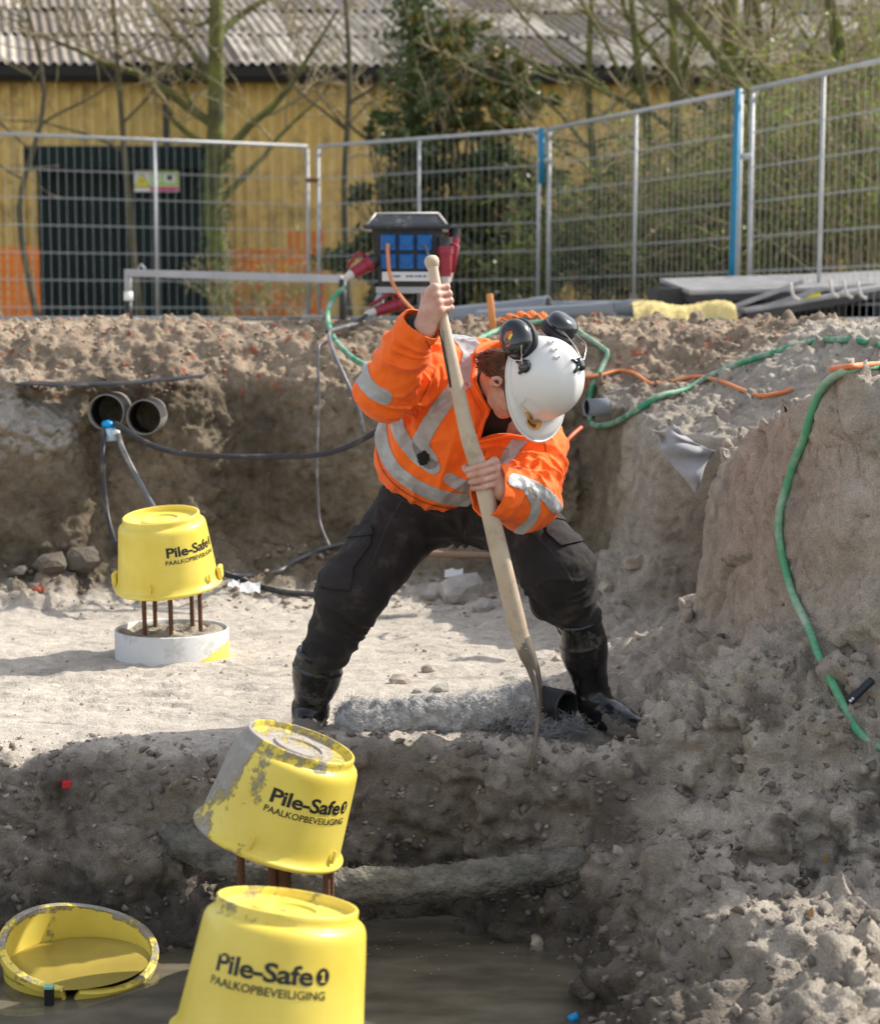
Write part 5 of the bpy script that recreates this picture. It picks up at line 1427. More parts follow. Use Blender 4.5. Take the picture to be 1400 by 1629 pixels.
for i, (px, py) in enumerate(((1310, 1375), (1287, 1463))):
    p, nn_ = on_ray(px, py); q = MB(); d = Vector((.012, -.004, .030)) if i == 0 else Vector((.006, -.004, .032)); s = Vector((.008, 0, -.003))
    b_ = p + Vector((0, -.006, .004)); q.add([b_, b_ + d * .5 + s, b_ + d, b_ + d * .5 - s], [(0, 1, 2, 3)]); tag(q.build('dead_leaf', mat('dead_leaf', (.45, .26, .08), .6)), ('upper' if i == 0 else 'lower') + ' small dry leaf on the crumbly slope at the right', 'leaf')
# plastic sheet edge above the ducts
P = [U(px, py, 8.0 + .02 * math.sin(px * .05)) for px, py in ((20, 612), (80, 614), (140, 613), (200, 612), (260, 606), (320, 601))]
q = MB(); V = []; F = []
for i, p in enumerate(smooth_path(P, 6)):
    V += [(p.x, p.y + .03 + .01 * math.sin(i * .7), p.z), (p.x, p.y + .25, p.z + .01), (p.x, p.y + .03 + .01 * math.sin(i * .7), p.z - .004 - .004 * math.sin(i * 1.3))]
m_ = len(V) // 3
for i in range(m_ - 1): F += [(3 * i, 3 * i + 3, 3 * i + 4, 3 * i + 1), (3 * i + 2, 3 * i + 5, 3 * i + 3, 3 * i)]
q.add(V, F); tag(q.build('plastic_sheet', m_cab), 'edge of a dark plastic sheet buried in the back wall above the ducts', 'sheet')
# wooden pole half buried behind the legs
cable('pole', 'thin brown pole lying at the foot of the back wall behind the legs', 'pole', [U(665, 880, 8.0), U(720, 882, 7.98), U(790, 884, 7.95)], .016, mat('brown_pole', (.26, .17, .11), .8))

q = MB()
for k in range(170):
    x_, y_ = rng.uniform(-1.3, .38), 4.86 - abs(rng.gauss(0, .16)); a_ = rng.uniform(0, 3.1); s_ = rng.uniform(.0015, .006)
    c_, d_ = math.cos(a_) * s_, math.sin(a_) * s_ * .6; q.add([(x_ - c_, y_ - d_, -.4585), (x_ + d_, y_ - c_ * .5, -.4585), (x_ + c_, y_ + d_, -.4580), (x_ - d_, y_ + c_ * .5, -.4585)], [(0, 1, 2, 3)])
tag(q.build('debris_and_glints', mat('pale_glint_flakes', (.42, .38, .3), .6), smooth=False), kind='stuff')  # pale flakes serve as floating specks and as painted sparkles on the water
# crumbs of soil spread over the ground, uncountable
def crumbs(name, n, xr, yr, smin, smax, m_, cond, seed, sub_=1):
    r_ = np.random.default_rng(seed); V, F = [], []
    base = rock_mesh('tmp', 1, seed, .95, sub_); bv = np.array([tuple(v.co) for v in base.vertices], dtype=np.float32); bf = np.array([tuple(p.vertices) for p in base.polygons]); bpy.data.meshes.remove(base)
    out_v, out_f = [], []; k = 0; tries = 0
    while k < n and tries < n * 12:
        tries += 1
        i = r_.integers(len(TV)); p = TV[i]
        if not (xr[0] < p[0] < xr[1] and yr[0] < p[1] < yr[1]) or not cond(i): continue
        s = smin + (smax - smin) * r_.random() ** 3
        A_ = Matrix.Rotation(r_.random() * 6.28, 3, 'Z') @ Matrix.Rotation(r_.random() * 6.28, 3, 'X')
        v = bv * (np.array([1, r_.uniform(.6, 1), r_.uniform(.5, .9)]) * s) @ np.array(A_).T + p + TN[i] * s * .25
        out_v.append(v); out_f.append(bf + len(bv) * k); k += 1
    me = np_mesh(name, np.concatenate(out_v), np.concatenate(out_f).astype(np.int32), smooth=False)
    o = place(me, name, m_); tag(o, kind='stuff'); return o
m_cr1 = mat('dry_crumb', (0.46, 0.40, 0.33), 0.95, noise=.5, nscale=9, bump=.8, bscale=120, bdist=.003)
m_cr2 = mat('damp_crumb', (0.20, 0.17, 0.14), 0.95, noise=.5, nscale=9, bump=.8, bscale=120, bdist=.003)
m_cr3 = mat('brick_crumb', (0.33, 0.14, 0.09), 0.9, noise=.5, nscale=9)
m_rub = mat('rubble_grain', (0.20, 0.14, 0.09), 0.95, col2=(0.46, 0.38, 0.29), nscale=16, bump=.8, bscale=120, bdist=.003)
crumbs('rubble_crumbs', 3200, (-2.4, 1.6), (7.6, 9.4), .002, .017, m_rub, lambda i: TN[i, 2] > .45 and (TV[i, 2] > .93 or TV[i, 2] < .2), 3)
crumbs('brick_crumbs', 420, (-2.4, 1.4), (7.9, 9.4), .004, .017, m_cr3, lambda i: TN[i, 2] > .2 and TV[i, 2] > .85, 4)
crumbs('floor_crumbs', 800, (-2.4, 1.0), (5.0, 8.1), .0015, .010, m_cr1, lambda i: TN[i, 2] > .8 and abs(TV[i, 2]) < .12, 5)
crumbs('slope_crumbs', 1500, (0.0, 2.2), (3.6, 8.2), .002, .013, m_clod, lambda i: TN[i, 2] > .35 and tt[i] > -.75 and tt[i] < -.05 and TV[i, 2] < .3 or TN[i, 2] > .6 and tt[i] > .1, 6)
crumbs('wet_clods', 160, (0.5, 1.5), (4.0, 5.3), .006, .030, m_cr2, lambda i: TN[i, 2] > .4 and TV[i, 2] < .22 and (abs(TV[i, 1] - 5.0) < .16 or abs(TV[i, 1] - 4.45) < .14), 16, 2)
crumbs('slope_clods', 60, (0.25, 1.5), (3.8, 7.6), .008, .034, m_clod, lambda i: TN[i, 2] > .4 and TV[i, 2] < .3, 17, 2)
crumbs('trench_crumbs', 4200, (-2.0, 1.8), (3.0, 5.35), .002, .017, m_cr2, lambda i: TN[i, 2] > .15 and te[i] < .16 and TV[i, 2] > -.47, 7)
crumbs('edge_crumbs', 2600, (-2.0, 1.0), (4.9, 5.4), .002, .012, m_clod, lambda i: TN[i, 2] > .5 and te[i] > -.1 and te[i] < .3, 8)
# ---------------------------------------------------------------- the worker
class Vol:
    def __init__(s, lo, hi, h):
        s.lo = np.array(lo, dtype=np.float32); s.h = h
        s.n = np.ceil((np.array(hi) - s.lo) / h).astype(int) + 1
        s.F = np.full(tuple(s.n), 1.0, dtype=np.float32)
    def region(s, lo, hi):
        a = np.clip(np.floor((np.array(lo) - s.lo) / s.h).astype(int), 0, s.n - 1); b = np.clip(np.ceil((np.array(hi) - s.lo) / s.h).astype(int) + 1, 1, s.n)
        ax = [s.lo[d] + s.h * np.arange(a[d], b[d], dtype=np.float32) for d in range(3)]
        sl = tuple(slice(a[d], b[d]) for d in range(3))
        return sl, ax
    def put(s, sl, D, k, mode):
        A = s.F[sl]
        if A.size == 0: return
        if mode == 'sub':
            D = -D; hh = np.maximum(k - np.abs(A - D), 0) / k; s.F[sl] = np.maximum(A, D) + hh * hh * k / 4
        else:
            hh = np.maximum(k - np.abs(A - D), 0) / k; s.F[sl] = np.minimum(A, D) - hh * hh * k / 4
    def cone(s, a, b, ra, rb, k=.02, mode='add', flat=None):
        """tapered capsule; flat = (unit axis, factor) squashes across that axis"""
        a, b = np.array(a, dtype=np.float32), np.array(b, dtype=np.float32); m = max(ra, rb) * (max(1, flat[1]) if flat else 1) + k + 3 * s.h
        sl, ax = s.region(np.minimum(a, b) - m, np.maximum(a, b) + m)
        X, Y, Z = np.meshgrid(*ax, indexing='ij'); ab = b - a; l2 = float(ab @ ab) + 1e-12
        t = np.clip(((X - a[0]) * ab[0] + (Y - a[1]) * ab[1] + (Z - a[2]) * ab[2]) / l2, 0, 1)
        dx, dy, dz = X - a[0] - t * ab[0], Y - a[1] - t * ab[1], Z - a[2] - t * ab[2]
        if flat:
            u, f = np.array(flat[0]), flat[1]; q = dx * u[0] + dy * u[1] + dz * u[2]; g = (1 / f - 1) * q
            dx, dy, dz = dx + g * u[0], dy + g * u[1], dz + g * u[2]
        s.put(sl, np.sqrt(dx * dx + dy * dy + dz * dz) - (ra + (rb - ra) * t), k, mode); return s
    def ell(s, c, R, r, k=.02, mode='add'):
        """ellipsoid, columns of R are its axes"""
        c = np.array(c, dtype=np.float32); m = max(r) + k + 3 * s.h
        sl, ax = s.region(c - m, c + m); X, Y, Z = np.meshgrid(*ax, indexing='ij'); X = X - c[0]; Y = Y - c[1]; Z = Z - c[2]
        R = np.array(R); L_ = [(X * R[0, i] + Y * R[1, i] + Z * R[2, i]) / r[i] for i in range(3)]
        k0 = np.sqrt(L_[0] ** 2 + L_[1] ** 2 + L_[2] ** 2); k1 = np.sqrt((L_[0] / r[0]) ** 2 + (L_[1] / r[1]) ** 2 + (L_[2] / r[2]) ** 2) + 1e-9
        s.put(sl, k0 * (k0 - 1) / k1, k, mode); return s
    def mesh(s, it=1):
        V, Q = surfnet(s.F, s.lo, s.h); return relax(V, Q, it, .5), Q
I3 = np.eye(3)
def proj(V):
    """photo pixel of world points"""
    X = V[:, 0]; y_ = V[:, 1]; z_ = V[:, 2] - 1.29
    d = y_ * _cp - z_ * _sp; v_ = y_ * _sp + z_ * _cp
    return 700 + 2800 * X / d, 814.5 - 2800 * v_ / d
def poly_sd(px, py, P):
    """signed distance to polygon, positive inside"""
    P = np.array(P, dtype=np.float64); n = len(P); d = np.full(len(px), 1e9); ins = np.zeros(len(px), bool)
    for i in range(n):
        a, b = P[i], P[(i + 1) % n]; e = b - a; wx, wy = px - a[0], py - a[1]
        t = np.clip((wx * e[0] + wy * e[1]) / (e @ e), 0, 1); d = np.minimum(d, np.hypot(wx - t * e[0], wy - t * e[1]))
        c = (a[1] > py) != (b[1] > py)
        with np.errstate(divide='ignore', invalid='ignore'):
            ins ^= c & (px < (b[0] - a[0]) * (py - a[1]) / (b[1] - a[1] + 1e-12) + a[0])
    return np.where(ins, d, -d)
def line_sd(px, py, pts, w):
    P = smooth_path([(a, b, 0) for a, b in pts], 6); d = np.full(len(px), 1e9)
    for a, b in zip(P[:-1], P[1:]):
        ex, ey = b.x - a.x, b.y - a.y; wx, wy = px - a.x, py - a.y
        t = np.clip((wx * ex + wy * ey) / (ex * ex + ey * ey + 1e-9), 0, 1); d = np.minimum(d, np.hypot(wx - t * ex, wy - t * ey))
    return w / 2 - d
def clip(V, Q, s):
    """triangles of the part where s > 0, cut along s = 0"""
    T_ = np.concatenate([Q[:, [0, 1, 2]], Q[:, [0, 2, 3]]]) if Q.shape[1] == 4 else Q
    pos = s > 0; c = pos[T_].sum(1)
    full = T_[c == 3]; part = T_[(c > 0) & (c < 3)]
    nv = list(map(tuple, [])); cache = {}; newt = []; base = len(V); newp = []
    def cut(i, j):
        key = (i, j) if i < j else (j, i)
        if key not in cache:
            t = s[i] / (s[i] - s[j]); cache[key] = base + len(newp); newp.append(V[i] * (1 - t) + V[j] * t)
        return cache[key]
    for tri_ in part:
        poly = []
        for k in range(3):
            i, j = int(tri_[k]), int(tri_[(k + 1) % 3])
            if pos[i]: poly.append(i)
            if pos[i] != pos[j]: poly.append(cut(i, j))
        for k in range(1, len(poly) - 1): newt.append((poly[0], poly[k], poly[k + 1]))
    VV = np.concatenate([V, np.array(newp).reshape(-1, 3)]) if newp else V
    TT = np.concatenate([full, np.array(newt, dtype=np.int64).reshape(-1, 3)])
    if len(TT) == 0: return None, None
    u, inv = np.unique(TT, return_inverse=True)
    return VV[u], inv.reshape(-1, 3)
def panel_part(name, m_, parent, V, Q, s, off, thick=0.0):
    N_ = normals(V, Q)
    a, t = clip(V + N_ * off, Q, s)
    if a is None: return None
    lab = np.arange(len(a))
    for _ in range(400):
        m = lab[t].min(1); new = lab.copy(); np.minimum.at(new, t.ravel(), np.repeat(m, 3)); new = new[new]
        if (new == lab).all(): break
        lab = new
    ids, cn_ = np.unique(lab[t[:, 0]], return_counts=True); t = t[lab[t[:, 0]] == ids[cn_.argmax()]]
    u, inv = np.unique(t, return_inverse=True); a, t = a[u], inv.reshape(-1, 3)
    o = place(np_mesh(name, a, t.astype(np.int32)), name, m_, parent)
    if thick: md = o.modifiers.new('thick', 'SOLIDIFY'); md.thickness = thick; md.offset = -1
    return o

per = thing('person', 'worker in an orange reflective jacket and white helmet bending over a spade in the pit', 'person', (U(720, 1170, 5.38).x, 5.38, 0))
def v3(*a): return np.array(U(*a))
# head frame: r = towards the right ear, f = face, u = crown
hu = np.array((.60, -.78, .12)); hu /= np.linalg.norm(hu)
hf = np.array((.10, -.06, -.99)); hf -= hu * (hf @ hu); hf /= np.linalg.norm(hf)
hr = np.cross(hf, hu)
H0 = v3(862, 604, 5.10)
RH = np.stack([hr, hf, hu], 1)
def HL(r, f, u): return H0 + hr * r + hf * f + hu * u
def HH_(r, f, u): return HL(r, f, u) + np.array((-.024, 0, 0)) - hu * .018
nb = v3(772, 632, 5.33)
# spade shaft
SH = [v3(687, 417, 5.10), v3(691, 440, 5.095), v3(700, 487, 5.085), v3(722, 590, 5.07), v3(744, 690, 5.055), v3(766, 760, 5.05), v3(795, 880, 5.06), v3(821, 985, 5.08), v3(834, 1030, 5.085), v3(843, 1052, 5.09)]
SR = [.0155, .0155, .0165, .0195, .0235, .0255, .0275, .0275, .024, .021]
def grip(vol, C, a, r, p, sgn, W, thumb):
    a = a / np.linalg.norm(a); p = p - a * (p @ a); p /= np.linalg.norm(p); q = np.cross(a, p) * sgn
    def at(phi, d, o): ph_ = math.radians(phi); return C + (p * math.cos(ph_) + q * math.sin(ph_)) * d + a * o
    wr = W
    for k in range(4):
        o = (1.5 - k) * .0200; sc_ = (1.0, 1.06, 1.0, .86)[k]
        mcp = at(38, r + .019, o * 1.08); pip = at(108 + 3 * k, r + .0150 * sc_, o); dip = at(172, r + .0105, o * .96); tip = at(218 - 6 * k, r + .0088, o * .94)
        vol.cone(mcp, pip, .0110 * sc_, .0098 * sc_, .004); vol.cone(pip, dip, .0098 * sc_, .0088 * sc_, .0025); vol.cone(dip, tip, .0088 * sc_, .0076 * sc_, .0025)
        vol.ell(mcp + (p * .6 + q * .4) * .003, I3, (.0118, .0118, .0118), .005)
        vol.ell(pip * 1.0, I3, (.0110 * sc_,) * 3, .003)
        heel = wr + a * o * .45 + (mcp - wr) * .18
        vol.cone(heel, mcp, .0165, .0118, .010)
    vol.cone(wr, wr + (wr - C) * .3, .0265, .028, .02)
    vol.cone(at(5, r + .014, -.025), wr, .018, .022, .02); vol.cone(at(5, r + .014, .022), wr, .017, .022, .02)
    t0, t1, t2, t3 = thumb(at, wr)
    vol.cone(t0, t1, .0175, .0140, .012); vol.cone(t1, t2, .0130, .0115, .005); vol.cone(t2, t3, .0115, .0090, .004)
def shaft_at(i): return SH[i]
bV, bQ, off = [], [], 0
def addmesh(V, Q):
    global off
    bV.append(V); bQ.append(Q + off); off += len(V)
# right hand at the top of the handle
C1 = v3(699, 477, 5.087); a1 = SH[1] - SH[3]; W1_ = v3(674, 524, 5.075)
vol = Vol(C1 - .16, C1 + .16, .0028)
grip(vol, C1, a1, .017, np.array((-.72, -.69, -.15)), 1.0, W1_, lambda at, w: (w * .65 + at(-20, .035, .02) * .35, at(-62, .038, .022), at(-120, .034, .034), at(-165, .031, .036)))
el1 = v3(612, 622, 5.22)
vol.cone(W1_, W1_ + (el1 - W1_) * .4, .027, .031, .02)
addmesh(*vol.mesh(1))
# left hand half way down
C2 = v3(766, 757, 5.052); a2 = SH[3] - SH[6]; W2_ = v3(800, 778, 5.06)
vol = Vol(C2 - .16, C2 + .16, .0028)
grip(vol, C2, a2, .0265, np.array((.86, .45, -.1)), -1.0, W2_, lambda at, w: (w * .65 + at(-20, .045, .02) * .35, at(-70, .046, .026), at(-125, .043, .032), at(-172, .041, .026)))
el2 = v3(840, 795, 5.16)
vol.cone(W2_, W2_ + (el2 - W2_) * .6, .027, .033, .02)
addmesh(*vol.mesh(1))
# head, neck and trunk
vol = Vol(np.minimum(H0, nb) - .24, np.maximum(H0, nb) + .24, .0036)
vol.ell(HH_(0, -.008, .005), RH, (.075, .094, .105), .01)
vol.ell(HH_(0, .030, -.055), RH, (.062, .062, .085), .03)
vol.cone(HH_(.034, .040, -.105), HH_(0, .074, -.132), .030, .021, .03); vol.cone(HH_(-.034, .040, -.105), HH_(0, .074, -.132), .030, .021, .03)
vol.cone(HH_(.052, .0, -.085), HH_(.036, .045, -.115), .020, .022, .02); vol.cone(HH_(-.052, .0, -.085), HH_(-.036, .045, -.115), .020, .022, .02)
for s in (-1, 1):
    vol.ell(HH_(.040 * s, .070, -.055), RH, (.022, .018, .018), .02)          # cheekbones
    vol.ell(HH_(.030 * s, .088, -.022), RH, (.015, .010, .010), .008, 'sub')  # eye sockets
    vol.ell(HH_(.030 * s, .079, -.022), RH, (.012, .012, .012), .002)         # eyeballs
    vol.cone(HH_(.045 * s, .086, -.004), HH_(.015 * s, .094, -.004), .006, .007, .01)
    # ears
    ec = HH_(.083 * s, -.006, -.046)
    vol.ell(ec, RH, (.008, .016, .029), .005)
    vol.ell(ec + hr * s * .009 + hf * .002, RH, (.009, .009, .018), .003, 'sub')
    vol.ell(ec + hr * s * .005 - hf * .011, RH, (.005, .006, .024), .003)
    vol.ell(ec - hu * .026 + hf * .003, RH, (.006, .008, .009), .004)
vol.cone(HH_(0, .094, -.022), HH_(0, .112, -.062), .009, .011, .010); vol.ell(HH_(.010, .103, -.066), RH, (.008, .009, .007), .005); vol.ell(HH_(-.010, .103, -.066), RH, (.008, .009, .007), .005)
vol.cone(HH_(.018, .090, -.094), HH_(-.018, .090, -.094), .0055, .0055, .004); vol.cone(HH_(.016, .089, -.104), HH_(-.016, .089, -.104), .0065, .0065, .004)
vol.cone(HH_(.020, .098, -.099), HH_(-.020, .098, -.099), .0018, .0018, .002, 'sub')
vol.cone(HH_(0, -.030, -.085), nb, .056, .064, .03)
addmesh(*vol.mesh(1))
vol = Vol(np.array(U(560, 1180, 5.6)) - np.array((.3, .4, .1)), np.array(U(920, 560, 5.5)) + np.array((.2, .2, .1)), .012)
pel = v3(727, 796, 5.56); hipa = v3(668, 800, 5.54); hipb = v3(792, 805, 5.52); kna = v3(556, 948, 5.36); knb = v3(891, 905, 5.24); ana = v3(493, 1140, 5.42); anb = v3(944, 1118, 5.33)
vol.ell(pel, I3, (.15, .11, .11), .04); vol.cone(pel, v3(745, 690, 5.46), .12, .13, .05); vol.cone(v3(745, 690, 5.46), nb, .13, .06, .06)
sa = v3(690, 590, 5.37); sb = v3(862, 712, 5.35)
vol.cone(nb, sa, .06, .06, .03); vol.cone(nb, sb, .06, .06, .03); vol.cone(sa, el1, .055, .045, .03); vol.cone(el1, W1_, .045, .03, .02); vol.cone(sb, el2, .055, .045, .03); vol.cone(el2, W2_, .045, .03, .02)
for hp, kn, an in ((hipa, kna, ana), (hipb, knb, anb)): vol.cone(hp, kn, .080, .050, .04); vol.cone(kn, (kn * .3 + an * .7), .045, .030, .03)
addmesh(*vol.mesh(1))
m_skin = bpy.data.materials.new('skin'); m_skin.use_nodes = True
nt = m_skin.node_tree; N, L = nt.nodes, nt.links; b = N['Principled BSDF']
b.inputs['Roughness'].default_value = .48; b.inputs['Subsurface Weight'].default_value = .12; b.inputs['Subsurface Radius'].default_value = (.010, .004, .002)
tc = N.new('ShaderNodeTexCoord'); n = N.new('ShaderNodeTexNoise'); n.inputs['Scale'].default_value = 28; n.inputs['Detail'].default_value = 5; L.new(tc.outputs['Object'], n.inputs['Vector'])
r = N.new('ShaderNodeValToRGB'); r.color_ramp.elements[0].position = .35; r.color_ramp.elements[1].position = .68; r.color_ramp.elements[0].color = (.50, .235, .165, 1); r.color_ramp.elements[1].color = (.60, .37, .28, 1)
L.new(n.outputs['Fac'], r.inputs['Fac']); L.new(r.outputs[0], b.inputs['Base Color'])
n = N.new('ShaderNodeTexNoise'); n.inputs['Scale'].default_value = 220; L.new(tc.outputs['Object'], n.inputs['Vector'])
bp = N.new('ShaderNodeBump'); bp.inputs['Strength'].default_value = .3; bp.inputs['Distance'].default_value = .002; L.new(n.outputs['Fac'], bp.inputs['Height']); L.new(bp.outputs[0], b.inputs['Normal'])
place(np_mesh('body', np.concatenate(bV), np.concatenate(bQ).astype(np.int32)), 'body', m_skin, per)

# ---- cloth helpers
def fabric(name, c, c2, rough=.85, scale=5, weave=900, dirtc=None, amt=.3, sheen=.3):
    m = mat(name, c, rough, col2=c2, nscale=scale, bump=.35, bscale=weave, bdist=.001, sheen=sheen, dirt=(dirtc, amt, 10) if dirtc else None); return m
def ridged(P):
    r = 1 - 2.4 * np.abs(perlin(P)); return np.where(r > 0, r ** 1.7, r)
def frame(d):
    d = d / np.linalg.norm(d); o = np.array((0, 0, 1.0)) if abs(d[2]) < .9 else np.array((1.0, 0, 0)); e = np.cross(d, o); e /= np.linalg.norm(e); return np.stack([d, e, np.cross(d, e)], 1)
def folds(V, a, b, rad, along, across, amp, seed, t0=-.3, t1=1.3):
    """folds that run across a limb a-b"""
    ab = b - a; l = np.linalg.norm(ab); R = frame(ab); Q_ = (V - a) @ R; t = Q_[:, 0] / l; dist = np.hypot(Q_[:, 1], Q_[:, 2])
    w = sst(rad * 1.9, rad * 1.2, dist) * sst(t0, t0 + .3, t) * sst(t1, t1 - .3, t)
    P = Q_ * np.array([along, across, across]) + seed; P[:, 0] += .9 * perlin(Q_ * 7 + seed)
    return amp * 1.25 * w * (.65 * ridged(P) + .35 * perlin(P * 2.1))
m_jack = fabric('orange_hi_vis_fleece', (0.95, 0.125, 0.003), (1.0, 0.17, 0.006), .8, 7, 700, (0.42, 0.16, 0.07), .09, sheen=.08)
m_refl = fabric('grey_reflective_tape', (0.33, 0.32, 0.31), (0.47, 0.46, 0.45), .42, 14, 1500, (0.20, 0.17, 0.14), .18, sheen=0)
m_black_shirt = fabric('black_fleece', (0.010, 0.010, 0.010), (0.018, 0.017, 0.016), .95, 8, 600, sheen=0)
wa = v3(668, 520, 5.08); wb = v3(781, 782, 5.065)
vol = Vol(np.array(U(540, 860, 5.3)) - np.array((.03, .36, .03)), np.array(U(930, 490, 5.4)) + np.array((.03, .34, .05)), .0068)
vol.ell(v3(712, 706, 5.47), I3, (.222, .165, .190), .03)
vol.ell(v3(700, 745, 5.49), I3, (.185, .160, .135), .03)
vol.ell(v3(762, 650, 5.40), I3, (.195, .150, .165), .06)
vol.ell(v3(735, 600, 5.50), I3, (.130, .140, .125), .06)
vol.cone(v3(760, 610, 5.42), v3(820, 660, 5.42), .115, .115, .06)
vol.cone(nb, v3(850, 712, 5.36), .10, .088, .05)
vol.cone(nb, sa, .10, .092, .05)
vol.cone(sa, el1, .094, .083, .03); vol.cone(el1, wa, .083, .056, .022)
vol.cone(v3(858, 716, 5.34), el2, .078, .086, .03); vol.cone(el2, wb, .086, .074, .022)
JV, JQ = vol.mesh(2)
# hollow the cuffs: drop the rounded ends of the sleeves
for (w_, e_, cut_) in ((wa, el1, .028), (wb, el2, .014)):
    pass
JV, JQ = subdiv(JV, JQ); JV = relax(JV, JQ, 1, .5)
JN = normals(JV, JQ)
d = folds(JV, sa, el1, .09, 20, 6, .011, 3.0, -.1, 1.2) + folds(JV, el1, wa, .085, 17, 5, .010, 8.0, -.35, 1.1) + folds(JV, v3(858, 716, 5.34), el2, .09, 20, 5, .012, 5.0, .0, 1.3) + folds(JV, el2, wb, .085, 24, 6, .010, 12.0, -.3, 1.1)
T_ax = np.array((.55, .1, .83)); Rt = frame(T_ax); Qt = (JV - v3(720, 720, 5.4)) @ Rt
tors = sst(.05, .18, np.minimum(np.linalg.norm(JV - el1, axis=1), np.linalg.norm(JV - el2, axis=1)))
Pt = Qt * np.array([5.5, 11, 11]) + 2.2; Pt[:, 1] += .8 * perlin(Qt * 4)
d += tors * .016 * (.7 * ridged(Pt) + .4 * perlin(Pt * 1.9))
d += .005 * fbm(JV * 20, 3)
# pleats that pull towards the left armpit
arm = v3(655, 640, 5.3); ra_ = JV - arm; an_ = np.arctan2(ra_[:, 2], ra_[:, 0]); rd = np.linalg.norm(ra_, axis=1)
d += .010 * np.exp(-(rd / .11) ** 2) * np.sin(an_ * 9 + 3 * perlin(JV * 6))
arm = v3(840, 760, 5.2); ra_ = JV - arm; an_ = np.arctan2(ra_[:, 2], ra_[:, 0]); rd = np.linalg.norm(ra_, axis=1)
d += .009 * np.exp(-(rd / .08) ** 2) * np.sin(an_ * 8 + 2 * perlin(JV * 6))
JV = JV + JN * d[:, None]
JV = relax(JV, JQ, 1, .4)
JX, JY = proj(JV); JN = normals(JV, JQ); front = JN[:, 1] < .25
# cuff planes and the open collar
def keep_plane(V, p, dirv): return -((V - p) @ (dirv / np.linalg.norm(dirv)))
cut1 = keep_plane(JV, wa + (wa - el1) / np.linalg.norm(wa - el1) * .012, wa - el1); near1 = np.linalg.norm(JV - wa, axis=1) < .14
cut2 = keep_plane(JV, wb + (wb - el2) / np.linalg.norm(wb - el2) * .010, wb - el2); near2 = (np.linalg.norm(JV - wb, axis=1) < .14) & (JV[:, 1] < wb[1] + .09)
s_all = np.full(len(JV), .05)
s_all = np.where(near1, np.minimum(s_all, cut1), s_all); s_all = np.where(near2, np.minimum(s_all, cut2), s_all)
NECK = [(757, 556), (800, 545), (850, 560), (862, 640), (848, 694), (812, 690), (783, 692), (765, 697), (772, 672), (781, 652), (768, 630), (758, 605), (760, 580)]
nk = -poly_sd(JX, JY, NECK) / 540.0
s_all = np.where(front & (JV[:, 1] < 5.42), np.minimum(s_all, nk), s_all)
a_, t_ = clip(JV, JQ, s_all)
jo = place(np_mesh('jacket', a_, t_.astype(np.int32)), 'jacket', m_jack, per)
md = jo.modifiers.new('thick', 'SOLIDIFY'); md.thickness = .005; md.offset = -1
for nm, pts, w_, yl in (
    ('lower', [(604, 668), (609, 708), (628, 746), (668, 776), (712, 792), (745, 795)], 21, 9),
    ('upper', [(629, 660), (637, 690), (660, 722), (690, 744)], 22, 9),
    ('strap', [(722, 622), (700, 650), (680, 682), (670, 708), (684, 733)], 27, 9),
    ('chest', [(716, 762), (735, 772), (755, 774)], 20, 9),
    ('right strap', [(840, 688), (818, 712), (800, 742)], 21, 9),
    ('back', [(730, 528), (750, 556), (748, 578), (738, 606)], 30, 9),
    ('forearm', [(570, 560), (577, 600), (594, 622), (612, 632)], 24, 5.35),
    ('upper arm', [(614, 650), (640, 634), (655, 612), (662, 590)], 25, 9),
    ('left sleeve', [(818, 764), (845, 774), (868, 788), (884, 806)], 21, 9),
    ('left elbow', [(842, 782), (852, 804), (846, 828), (826, 846)], 15, 9)):
    s = np.where(front & (JV[:, 1] < yl), line_sd(JX, JY, pts, w_) / 540.0, -.05)
    s = np.minimum(s, s_all)
    panel_part('reflective_band', m_refl, per, JV, JQ, s, .0022, .0015)
m_seam = mat('seam_thread', (.50, .06, .003), .8)
for pts in ([(702, 552), (696, 580), (684, 608), (668, 640)], [(862, 690), (868, 716), (860, 742), (842, 758)], [(597, 700), (606, 742), (630, 772), (668, 796), (712, 808), (752, 808)], [(656, 508), (668, 524), (680, 546), (690, 560)], [(772, 716), (766, 738), (762, 760)]):
    s = np.where(front, line_sd(JX, JY, pts, 2.4) / 540.0, -.05); panel_part('seam', m_seam, per, JV, JQ, np.minimum(s, s_all), .0012)
# badge print on the chest
s = np.where(front & (JV[:, 1] < 5.36), poly_sd(JX, JY, [(664, 722), (676, 716), (684, 724), (680, 738), (668, 740)]) / 540 + .006 * perlin(JV * 260), -.05)
panel_part('badge', m_black_shirt, per, JV, JQ, np.minimum(s, s_all), .0050)
# collar edge with its zip, laid on the jacket
jb = BVHTree.FromPolygons(JV.tolist(), JQ.tolist())
def on_jacket(px, py, lift=.004):
    o = Vector((0, 0, 1.29)); dr = (U(px, py, 5.0) - o).normalized(); h = jb.ray_cast(o, dr)
    return (h[0] + h[1] * lift) if h[0] is not None else U(px, py, 5.2)
path = [on_jacket(*p) for p in ((752, 566), (755, 585), (753, 606), (764, 632), (776, 652), (768, 672), (760, 698))]
q = MB(); q.tube(smooth_path(path, 6), .0065, 8); q.build('collar_edge', m_jack, per)
path = [on_jacket(*p) for p in ((762, 702), (785, 697), (812, 694), (842, 698), (862, 696))]
q = MB(); q.tube(smooth_path(path, 6), .0065, 8); q.build('collar_edge', m_jack, per)
m_zip = mat('zip_orange', (0.75, 0.09, 0.01), .5)
path = [on_jacket(*p, lift=.008) for p in ((743, 612), (755, 636), (765, 655), (757, 675), (752, 700), (758, 712))]
q = MB(); q.tube(smooth_path(path, 8), .0030, 6); q.build('zip', m_zip, per)
